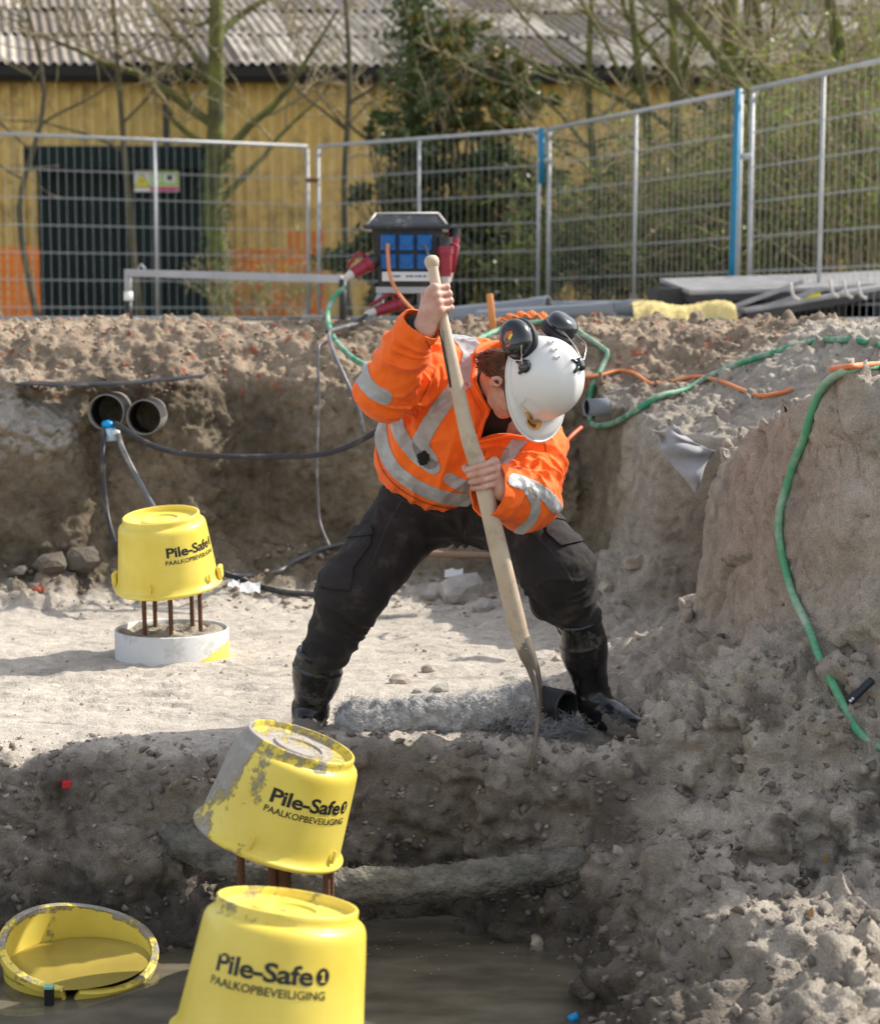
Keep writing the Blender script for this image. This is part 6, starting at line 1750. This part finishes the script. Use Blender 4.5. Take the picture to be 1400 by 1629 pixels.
# standing collar behind the neck
V, F = [], []
cpts = [(752, 562), (764, 552), (790, 548), (820, 552)]
ys = [5.24, 5.34, 5.42, 5.40]
for i, ((px, py), yv) in enumerate(zip(cpts, ys)): V += [tuple(U(px, py + 22, yv)), tuple(U(px + 5, py - 6, yv - .03))]
for i in range(3): F.append((2 * i, 2 * i + 2, 2 * i + 3, 2 * i + 1))
q = MB(); q.add(V, F); o = q.build('collar', m_jack, per); md = o.modifiers.new('s', 'SUBSURF'); md.render_levels = 2; md.levels = 2; md = o.modifiers.new('thick', 'SOLIDIFY'); md.thickness = .008
# black shirt under the jacket
vol = Vol(nb - .24, nb + .30, .007)
vol.cone(nb + (H0 - nb) * .18, nb, .066, .090, .03); vol.cone(nb, v3(790, 690, 5.42), .095, .11, .05); vol.cone(nb, v3(735, 640, 5.48), .09, .10, .04); vol.cone(nb, v3(830, 660, 5.44), .08, .09, .04)
SV, SQ = vol.mesh(2); SV = SV + normals(SV, SQ) * (.005 * fbm(SV * 18, 3))[:, None]
place(np_mesh('shirt', SV, SQ.astype(np.int32)), 'shirt', m_black_shirt, per)
q = MB(); e_ = W1_ - el1; e_ = Vector(e_ / np.linalg.norm(e_)); c = Vector(wa) 
q.tube([c - e_ * .03, c + e_ * .010], .041, 18, rs=[.047, .040]); q.build('shirt_cuff', m_black_shirt, per)

# ---- trousers
m_trou = fabric('black_work_trousers', (0.012, 0.010, 0.010), (0.024, 0.019, 0.018), .9, 5, 800, (0.085, 0.068, 0.056), .24, sheen=0)
vol = Vol(np.array(U(470, 1075, 5.3)) - np.array((.02, .45, .02)), np.array(U(980, 720, 5.5)) + np.array((.02, .32, .03)), .0085)
vol.ell(v3(722, 790, 5.57), I3, (.178, .145, .140), .04)
vol.cone(v3(700, 740, 5.56), v3(735, 790, 5.56), .13, .15, .05)
vol.cone(hipa, kna, .126, .098, .05); vol.cone(hipb, knb, .124, .099, .05)
boa = v3(511, 1052, 5.40); bob = v3(921, 990, 5.295)
vol.cone(kna, boa, .092, .068, .04); vol.cone(knb, bob, .092, .064, .04)
vol.cone(knb, v3(876, 955, 5.30), .080, .070, .04)
vol.cone(kna, v3(545, 995, 5.42), .080, .068, .04)
PV, PQ = vol.mesh(2); PV, PQ = subdiv(PV, PQ); PV = relax(PV, PQ, 1, .5)
PN = normals(PV, PQ)
d = folds(PV, hipa, kna, .13, 9, 3.5, .010, 2.0, .1, 1.2) + folds(PV, kna, boa, .10, 17, 4, .010, 4.0, -.3, 1.2) + folds(PV, hipb, knb, .13, 9, 3.5, .011, 6.0, -.2, 1.2) + folds(PV, knb, bob, .10, 17, 4, .009, 7.0, -.3, 1.2)
for (cc_, fr, amp, rr) in ((v3(735, 855, 5.45), 9, .008, .16), (v3(600, 800, 5.45), 7, .006, .12)):
    ra_ = PV - cc_; d += amp * sst(.01, .09, np.linalg.norm(ra_, axis=1)) * np.exp(-(np.linalg.norm(ra_, axis=1) / rr) ** 2) * np.sin(np.arctan2(ra_[:, 2], ra_[:, 0]) * fr + 2 * perlin(PV * 5))
d += .004 * fbm(PV * 9, 3) + .0018 * fbm(PV * 35, 2)
PV = PV + PN * d[:, None]
PX, PY = proj(PV); PN = normals(PV, PQ); pf = PN[:, 1] < .35
tro = place(np_mesh('trousers', PV, PQ.astype(np.int32)), 'trousers', m_trou, per)
for poly in ([(531, 848), (592, 842), (590, 866), (562, 905), (556, 940), (508, 934), (508, 905), (516, 880)], [(866, 812), (900, 822), (926, 862), (893, 870), (870, 850)]):
    s = np.where(pf, poly_sd(PX, PY, poly) / 540, -.05); po = panel_part('cargo_pocket', m_trou, per, PV, PQ, s, .0075, .006)
for poly in ([(529, 844), (594, 837), (594, 853), (527, 862)], [(862, 808), (902, 818), (910, 834), (868, 826)]):
    s = np.where(pf, poly_sd(PX, PY, poly) / 540, -.05); panel_part('pocket_flap', m_trou, per, PV, PQ, s, .0125, .005)

m_tseam = mat('trouser_seam', (.035, .028, .026), .8)
for pts in ([(655, 770), (620, 830), (598, 880), (575, 940), (545, 1000), (528, 1045)], [(740, 840), (738, 868)], [(800, 820), (850, 850), (900, 905), (925, 960)], [(604, 772), (660, 806), (720, 826)]):
    s = np.where(pf, line_sd(PX, PY, pts, 2.6) / 540, -.05); panel_part('seam', m_tseam, per, PV, PQ, s, .0015)
# ---- boots
m_boot = mat('black_rubber', (0.010, 0.010, 0.011), 0.22, dirt=((0.20, 0.175, 0.145), 0.2, 13), bump=.25, bscale=40, bdist=.004)
m_bootm = mat('muddy_rubber', (0.17, 0.15, 0.125), 0.85, dirt=((0.03, 0.03, 0.03), 0.2, 20), bump=.8, bscale=60, bdist=.006)
def boot(top, rtop, ank, heel, ball, toe, gz_):
    vol = Vol(np.minimum.reduce([top, ank, heel, ball, toe]) - .12, np.maximum.reduce([top, ank, heel, ball, toe]) + .12, .0052)
    vol.cone(top, ank, rtop, .050, .02); vol.cone(ank, heel + np.array((0, 0, .03)), .052, .044, .02)
    up_ = np.array((0, 0, 1.0))
    vol.cone(heel, ball, .040, .043, .02); vol.cone(ball, toe, .043, .034, .02); vol.cone(ank - up_ * .02, ball + up_ * .012, .048, .036, .03)
    cal = top * .62 + ank * .38; vol.ell(cal, I3, (rtop * 1.02, rtop * 1.08, .09), .03)
    # flat sole
    zb_ = gz_ - .012
    sl, ax = vol.region(vol.lo, vol.lo + vol.h * vol.n); Z = ax[2][None, None, :]
    vol.F = np.maximum(vol.F, zb_ - Z * np.ones_like(vol.F))
    dirn = top - ank; dirn /= np.linalg.norm(dirn); X, Y, Z = np.meshgrid(*ax, indexing='ij')
    pl = (X - top[0]) * dirn[0] + (Y - top[1]) * dirn[1] + (Z - top[2]) * dirn[2]
    vol.F = np.maximum(vol.F, pl)
    V, Q = vol.mesh(1); N_ = normals(V, Q); t = (V - ank) @ dirn; L_ = np.linalg.norm(top - ank)
    rim_ = .0035 * np.exp(-((t - L_ + .010) / .007) ** 2) + .003 * np.exp(-((t - L_ * .70) / .004) ** 2)
    cr = .003 * np.exp(-((t - .02) / .06) ** 2) * ridged(V * np.array([14, 14, 30])) + .0025 * fbm(V * 14, 3)
    sole = .006 * (V[:, 2] < gz_ + .022) * (np.abs(N_[:, 2]) < .6)
    V = V + N_ * (rim_ + cr + sole)[:, None]
    o = place(np_mesh('boot', V, Q.astype(np.int32)), 'boot', m_boot, per)
    fc = V[Q].mean(1); o.data.materials.append(m_bootm)
    mi = ((fc[:, 2] < gz_ + .045 + .03 * fbm(fc * 14, 3)) & (np.linalg.norm(fc - toe, axis=1) < .13 + .05 * fbm(fc * 10, 2))).astype(np.int32)
    o.data.polygons.foreach_set('material_index', mi)
    return o
boot(v3(511, 1036, 5.40), .073, v3(493, 1128, 5.43), v3(492, 1158, 5.45), v3(482, 1172, 5.35), v3(474, 1180, 5.28), -.005)
gzr = 1.29 - (1176 - 500) / 2800 * 5.28
boot(v3(921, 984, 5.29), .068, v3(944, 1108, 5.345), v3(952, 1143, 5.37), v3(992, 1153, 5.25), v3(1020, 1160, 5.19), gzr)

# ---- hair, glasses, earring
m_hair = mat('brown_hair', (0.065, 0.028, 0.014), 0.45, col2=(0.16, 0.075, 0.035), nscale=30)
vol = Vol(H0 - .2, H0 + .2, .0042)
vol.ell(HH_(0, -.022, -.012), RH, (.082, .090, .105), .01); vol.cone(HH_(0, -.052, -.03), HH_(0, -.045, -.115), .060, .045, .04); vol.cone(HH_(0.01, -.05, -.10), nb * .45 + np.array(HH_(0.02, -.06, -.13)) * .55, .040, .028, .03)
vol.ell(HH_(0, .105, -.06), RH, (.12, .085, .16), .01, 'sub')
for s in (-1, 1): vol.ell(HH_(.086 * s, .004, -.050), RH, (.034, .030, .044), .02, 'sub')
HV_, HQ_ = vol.mesh(1); HN_ = normals(HV_, HQ_)
lo_ = (HV_ - H0) @ RH
HV_ = HV_ + HN_ * (.0035 * ridged(np.stack([lo_[:, 1] * 60 + lo_[:, 2] * 30, lo_[:, 0] * 30, lo_[:, 2] * 12], 1)))[:, None]
place(np_mesh('hair', HV_, HQ_.astype(np.int32)), 'hair', m_hair, per)
q = MB()
for k in range(900):
    s = 1 if rng.random() < .75 else -1
    a0_ = rng.uniform(-.085, .035); st = HH_(.079 * s + rng.uniform(-.003, .004), a0_, rng.uniform(-.015, .005))
    en = HH_(rng.uniform(.02, .066) * s, -.075 + rng.uniform(-.025, .025), -.125 + rng.uniform(-.045, .03))
    md_ = (st + en) / 2 + (hr * s * .016 - hf * .012) * rng.uniform(.6, 1.2)
    if (md_ - HH_(.08 * s, 0, -.045)) @ hf > -.018: continue
    P = smooth_path([st, md_, en], 4); q.tube([Vector(p) + Vector((rng.gauss(0, .0006),) * 3) for p in P], .0011, 3, caps=False)
tag(q.build('hair_strands', m_hair, per), kind='stuff')
q = MB(); c = Vector(HH_(.083, .001, -.072)); q.tube([c + Vector(hf) * .006 * math.cos(t * .5) + Vector(hu) * .006 * math.sin(t * .5) for t in range(13)], .0011, 6)
q.build('earring', mat('gold', (.75, .5, .2), .25, metal=1), per)
q = MB(); q.tube([HH_(.080, .010, -.022), HH_(.077, .06, -.020), HH_(.060, .095, -.020)], .0024, 6); q.tube([HH_(-.080, .010, -.022), HH_(-.077, .06, -.020), HH_(-.060, .095, -.020)], .0024, 6)
q.tube([HH_(.066, .098, -.012), HH_(0, .118, -.012), HH_(-.066, .098, -.012)], .0026, 6); q.build('glasses_frame', m_blk, per)
m_gl = mat('clear_lens', (.8, .85, .85), .05, trans=.9); V, F = [], []
for i in range(9):
    a = -1 + i / 4; V += [tuple(HH_(.066 * a, .118 - .022 * a * a, -.012)), tuple(HH_(.062 * a, .112 - .022 * a * a, -.050))]
for i in range(8): F.append((2 * i, 2 * i + 2, 2 * i + 3, 2 * i + 1))
q = MB(); q.add(V, F); q.build('glasses_lens', m_gl, per)

# ---- helmet
m_helm = mat('white_helmet_shell', (0.74, 0.73, 0.70), 0.30, dirt=((0.48, 0.45, 0.40), 0.14, 12), bump=.06, bscale=18, bdist=.01)
nt_, npp = 96, 34; V = []
for j in range(npp):
    v_ = j / (npp - 1)
    for i in range(nt_):
        th = 2 * math.pi * i / nt_; c_, s_ = math.cos(th), math.sin(th)       # c_: face side, s_: right ear
        ph = v_ * math.pi / 2; e = 1.0
        sp_ = math.sin(ph) ** .88; cu_ = math.cos(ph) ** .92 if ph < math.pi / 2 else 0
        rr_, ff_, uu_ = .104, .120, .138
        x_, y__, z__ = rr_ * s_ * sp_, ff_ * c_ * sp_ - .004, uu_ * cu_
        # crown ridge
        z__ += .006 * math.exp(-(x_ / .018) ** 2) * (1 - v_ ** 3) * (1 if abs(y__) < .11 else .4)
        x_ += .004 * s_ * max(0, v_ - .85) / .15; y__ += .004 * c_ * max(0, v_ - .85) / .15
        V.append(HL(x_, y__, z__ - .012 * (1 if v_ > .99 else 0)))
# peak and rim below
for (e1, dz) in ((.3, -.016), (.65, -.022), (1.0, -.028)):
    for i in range(nt_):
        th = 2 * math.pi * i / nt_; c_, s_ = math.cos(th), math.sin(th); fr = max(0, c_) ** 1.1
        ex = (.008 + .050 * fr) * e1; dn = -.012 + (dz + .012) * (.25 + .75 * fr) - .004 * fr * e1
        r_, f_ = (.1075 + ex * (.30 + .25 * fr)) * s_ * (1 + .05 * fr), (.124 + ex) * c_ - .004
        V.append(HL(r_, f_, dn - .012 * (abs(s_) ** 3) * e1))
rows = npp + 3; F = []
for j in range(rows - 1):
    for i in range(nt_): a = j * nt_ + i; b2 = j * nt_ + (i + 1) % nt_; F.append((a, a + nt_, b2 + nt_, b2))
hel = MB(); hel.add([Vector(v) for v in V], F); ho = hel.build('helmet', m_helm, per); md = ho.modifiers.new('thick', 'SOLIDIFY'); md.thickness = .004; md.offset = 1
rimp = [Vector(V[(npp - 1) * nt_ + i]) for i in range(nt_)]; q = MB(); q.tube(rimp + [rimp[0]], .0030, 6, caps=False); q.build('rim_bead', m_helm, ho)
edge = [Vector(V[(rows - 1) * nt_ + i]) for i in range(nt_)]; q = MB(); q.tube(edge + [edge[0]], .0034, 6, caps=False); q.build('brim_edge', m_helm, ho)
hb = BVHTree.FromPolygons([tuple(v) for v in V], F)
def on_helm(px, py, lift=.0):
    o = Vector((0, 0, 1.29)); dr = (U(px, py, 5.0) - o).normalized(); h = hb.ray_cast(o, dr)
    if h[0] is None: return U(px, py, 5.05), Vector((0, -1, 0))
    n_ = h[1] if h[1].dot(dr) < 0 else -h[1]
    return h[0] + n_ * (.004 + lift), n_
def decal(name, m_, poly, parent, lift=.0012):
    P = [on_helm(px, py, lift)[0] for px, py in poly]; c = sum(P, Vector()) / len(P)
    cc_ = on_helm(sum(p[0] for p in poly) / len(poly), sum(p[1] for p in poly) / len(poly), lift)[0]
    n = len(P); q = MB(); q.add(P + [cc_], [(i, (i + 1) % n, n) for i in range(n)]); return q.build(name, m_, parent)
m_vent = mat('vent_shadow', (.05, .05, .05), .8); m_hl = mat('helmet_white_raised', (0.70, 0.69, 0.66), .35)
for k in range(3):
    px, py = 876 + k * 4.5, 547 + k * 11.5
    p, n_ = on_helm(px - 5, py, -.001); p2, _ = on_helm(px + 3, py - 1, -.001)
    q = MB(); q.tube([p, p2], .0052, 8); vs = q.build('vent_slot', m_hl, ho)
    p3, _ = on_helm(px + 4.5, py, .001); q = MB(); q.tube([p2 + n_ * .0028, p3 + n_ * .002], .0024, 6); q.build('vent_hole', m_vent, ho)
# raised rectangle at the front of the shell
rect = [(838, 632), (862, 650), (854, 661), (829, 643)]
P = [on_helm(*p, lift=.001)[0] for p in rect]; q = MB(); q.tube(P + [P[0]], .0016, 5); q.build('badge_frame', m_hl, ho)
m_em1 = mat('emblem_orange', (.72, .36, .08), .4); m_em2 = mat('emblem_brown', (.16, .05, .03), .4); m_em3 = mat('emblem_yellow', (.80, .62, .25), .4)
decal('emblem', m_em1, [(836, 655), (841, 653), (846, 660), (846, 668), (852, 672), (853, 668), (858, 667), (861, 671), (859, 678), (855, 683), (848, 683), (841, 678), (837, 671), (841, 667), (840, 661)], ho)
decal('emblem_brown_mark', m_em2, [(838, 664), (842, 670), (848, 675), (852, 675), (850, 680), (843, 676), (838, 670)], ho, .0020)  # brown part of the emblem print
decal('emblem_yellow_mark', m_em3, [(838, 656), (841, 656), (844, 662), (842, 664)], ho, .0020)  # yellow part of the emblem print
decal('sticker', m_em1, [(845, 545), (851, 540), (852, 537), (857, 543), (852, 549), (846, 548)], ho)
decal('sticker_mark', m_em2, [(851, 540), (856, 542), (853, 546)], ho, .0020)
m_muff = mat('glossy_black_plastic', (0.016, 0.018, 0.020), 0.2, coat=.4); m_cush = mat('black_cushion', (0.010, 0.010, 0.011), 0.6); m_wire = mat('steel_wire', (.55, .53, .5), .3, metal=.9)
def muff(c, axis, br, name_lab, sticker=False):
    ax_ = Vector(axis).normalized(); M = Matrix.Translation(c) @ Vector((0, 0, 1)).rotation_difference(ax_).to_matrix().to_4x4() @ Matrix.Diagonal((1.28, 1.5, 1.3, 1))
    q = MB(); q.lathe([(.0001, .029), (.016, .0285), (.027, .0255), (.035, .018), (.0385, .006), (.039, .0), (.037, -.006)], M, 36); mo = q.build('earmuff', m_muff, per); mo['label'] = name_lab
    q = MB(); q.lathe([(.037, -.006), (.042, -.008), (.044, -.016), (.040, -.025), (.030, -.027), (.024, -.020), (.0001, -.018)], M, 36); q.build('cushion', m_cush, mo)
    p, n_ = on_helm(*br); tz = n_
    q = MB(); e1 = tz.orthogonal().normalized(); e2 = tz.cross(e1)
    MM = Matrix.Translation(p) @ Vector((0, 0, 1)).rotation_difference(tz).to_matrix().to_4x4()
    q.lathe([(.0001, .010), (.015, .0095), (.019, .006), (.0200, -.003)], MM, 24); bk = q.build('bracket', m_muff, mo, angle=50)
    dn_ = (Vector(on_helm(br[0] - 9, br[1] + 12)[0]) - p); q = MB(); q.tube([p, p + dn_ * .6, p + dn_], .004, 8, rs=[.010, .006, .0045]); dn2 = (Vector(on_helm(br[0] - 13, br[1] - 7)[0]) - p); q.tube([p, p + dn2], .004, 8, rs=[.008, .0035])
    q.build('bracket_arm', m_muff, mo)
    top_ = M @ Vector((.0, .0, .018)); s1 = M @ Vector((.040, .0, .004)); s2 = M @ Vector((.0, -.036, .004))
    q = MB(); q.tube(smooth_path([p + tz * .008, p.lerp(s1, .5) + tz * .020 + ax_ * .006, s1, top_ + ax_ * .006], 6), .0013, 6); q.tube(smooth_path([p + tz * .008, p.lerp(s2, .5) + tz * .012, s2], 6), .0013, 6); q.build('wire', m_wire, mo)
    if sticker:
        for (mm_, pts, l_) in ((mat('sticker_red', (.55, .10, .03), .4), [(-.016, .002), (-.004, .010), (.010, .006), (.008, -.004), (-.002, -.003), (-.010, -.018), (-.020, -.016)], .0008), (m_yel, [(-.006, -.004), (.004, .002), (.008, -.003), (-.003, -.009)], .0016)):
            D = []
            for (a_1, b_1) in pts:
                rr = math.hypot(a_1, b_1); zz_ = float(np.interp(rr, [0, .016, .027, .035, .0385], [.029, .0285, .0255, .018, .006])) + l_; D.append(M @ Vector((a_1, b_1, zz_)))
            q = MB(); q.add(D, [tuple(range(len(D)))]); q.build('muff_sticker', mm_, mo)
    return mo
muff(U(822, 538, 5.04), (-.55, -.80, .22), (836, 583), 'earmuff on the left of the helmet with a red and yellow sticker', True)
muff(U(893, 520, 5.16), (.50, -.25, .80), (922, 580), 'earmuff behind the top right of the helmet')

# ---------------------------------------------------------------- the spade
sp = thing('spade', 'long handled muddy spade with pale wooden shaft held upright in both hands', 'spade', tuple(UZ(848, 1212, 0)))
m_wood = mat('pale_wood', (0.50, 0.39, 0.27), 0.6, col2=(0.60, 0.49, 0.36), nscale=12, bump=.2, bscale=120, bdist=.002, dirt=((0.30, 0.235, 0.17), .34, 11))
P = smooth_path(SH, 8); rs = np.interp(np.arange(len(P)) / 8, range(len(SR)), SR)
q = MB(); q.tube(P, .02, 24, rs=list(rs)); q.build('shaft', m_wood, sp)
q = MB(); d0 = (Vector(SH[0]) - Vector(SH[1])).normalized(); M = Matrix.Translation(Vector(SH[0])) @ Vector((0, 0, 1)).rotation_difference((d0 + Vector((0, -.5, 0))).normalized()).to_matrix().to_4x4()
q.lathe([(.0155, -.022), (.019, -.012), (.0215, -.002), (.021, .008), (.016, .0155), (.008, .019), (.0001, .020)], M, 28); q.build('knob', m_wood, sp)
m_blade = mat('muddy_steel', (0.12, 0.10, 0.085), 0.5, col2=(0.30, 0.25, 0.19), nscale=9, bump=.7, bscale=30, bdist=.006)
prof_ = smooth_path([v3(838, 1040, 5.09), v3(848, 1062, 5.09), v3(856, 1090, 5.09), v3(858, 1125, 5.09), v3(854, 1165, 5.085), v3(849, 1200, 5.08), v3(846, 1228, 5.08)], 6)
V, F = [], []; nu = 15; npf = len(prof_)
for i, p in enumerate(prof_):
    t = i / (npf - 1); w_ = .020 + .062 * float(sst(.10, .42, np.array(t))) - .022 * float(sst(.75, 1, np.array(t)))
    for k in range(nu):
        u_ = -1 + 2 * k / (nu - 1); bow = .022 * (1 - u_ * u_) * min(1, 1.4 - t) 
        V.append(tuple(p + Vector((.10 * u_ * w_ - bow * .4, u_ * w_, 0))))
for i in range(npf - 1):
    for k in range(nu - 1): a = i * nu + k; F.append((a, a + 1, a + 1 + nu, a + nu))
q = MB(); q.add(V, F); bo_ = q.build('blade', m_blade, sp); md = bo_.modifiers.new('thick', 'SOLIDIFY'); md.thickness = .006
q = MB(); q.tube(smooth_path([v3(829, 1012, 5.085), v3(838, 1038, 5.085), v3(847, 1060, 5.085), v3(854, 1085, 5.08), v3(857, 1110, 5.08)], 5), .02, 16, rs=list(np.interp(np.linspace(0, 1, 21), [0, .3, .7, 1], [.0265, .0250, .0165, .008]))); q.build('socket', m_blade, sp)
q = MB(); q.tube([Vector(v3(px_, py_, 5.062)) + Vector((-.0165 - .0028 * k_ / 4, -.006, 0)) for k_, (px_, py_) in enumerate(((708.5, 524), (713, 545), (718, 570), (723, 593), (728, 616)))], .0035, 6)
q.build('handle_strip', m_blk, sp)

for i_ in (0.35, 0.7):
    p_ = Vector(v3(829, 1012, 5.085)).lerp(Vector(v3(838, 1038, 5.085)), i_); q = MB(); q.tube([p_ + Vector((0, -.022, 0)), p_ + Vector((0, -.029, 0))], .004, 8); q.build('rivet', m_blade, sp)
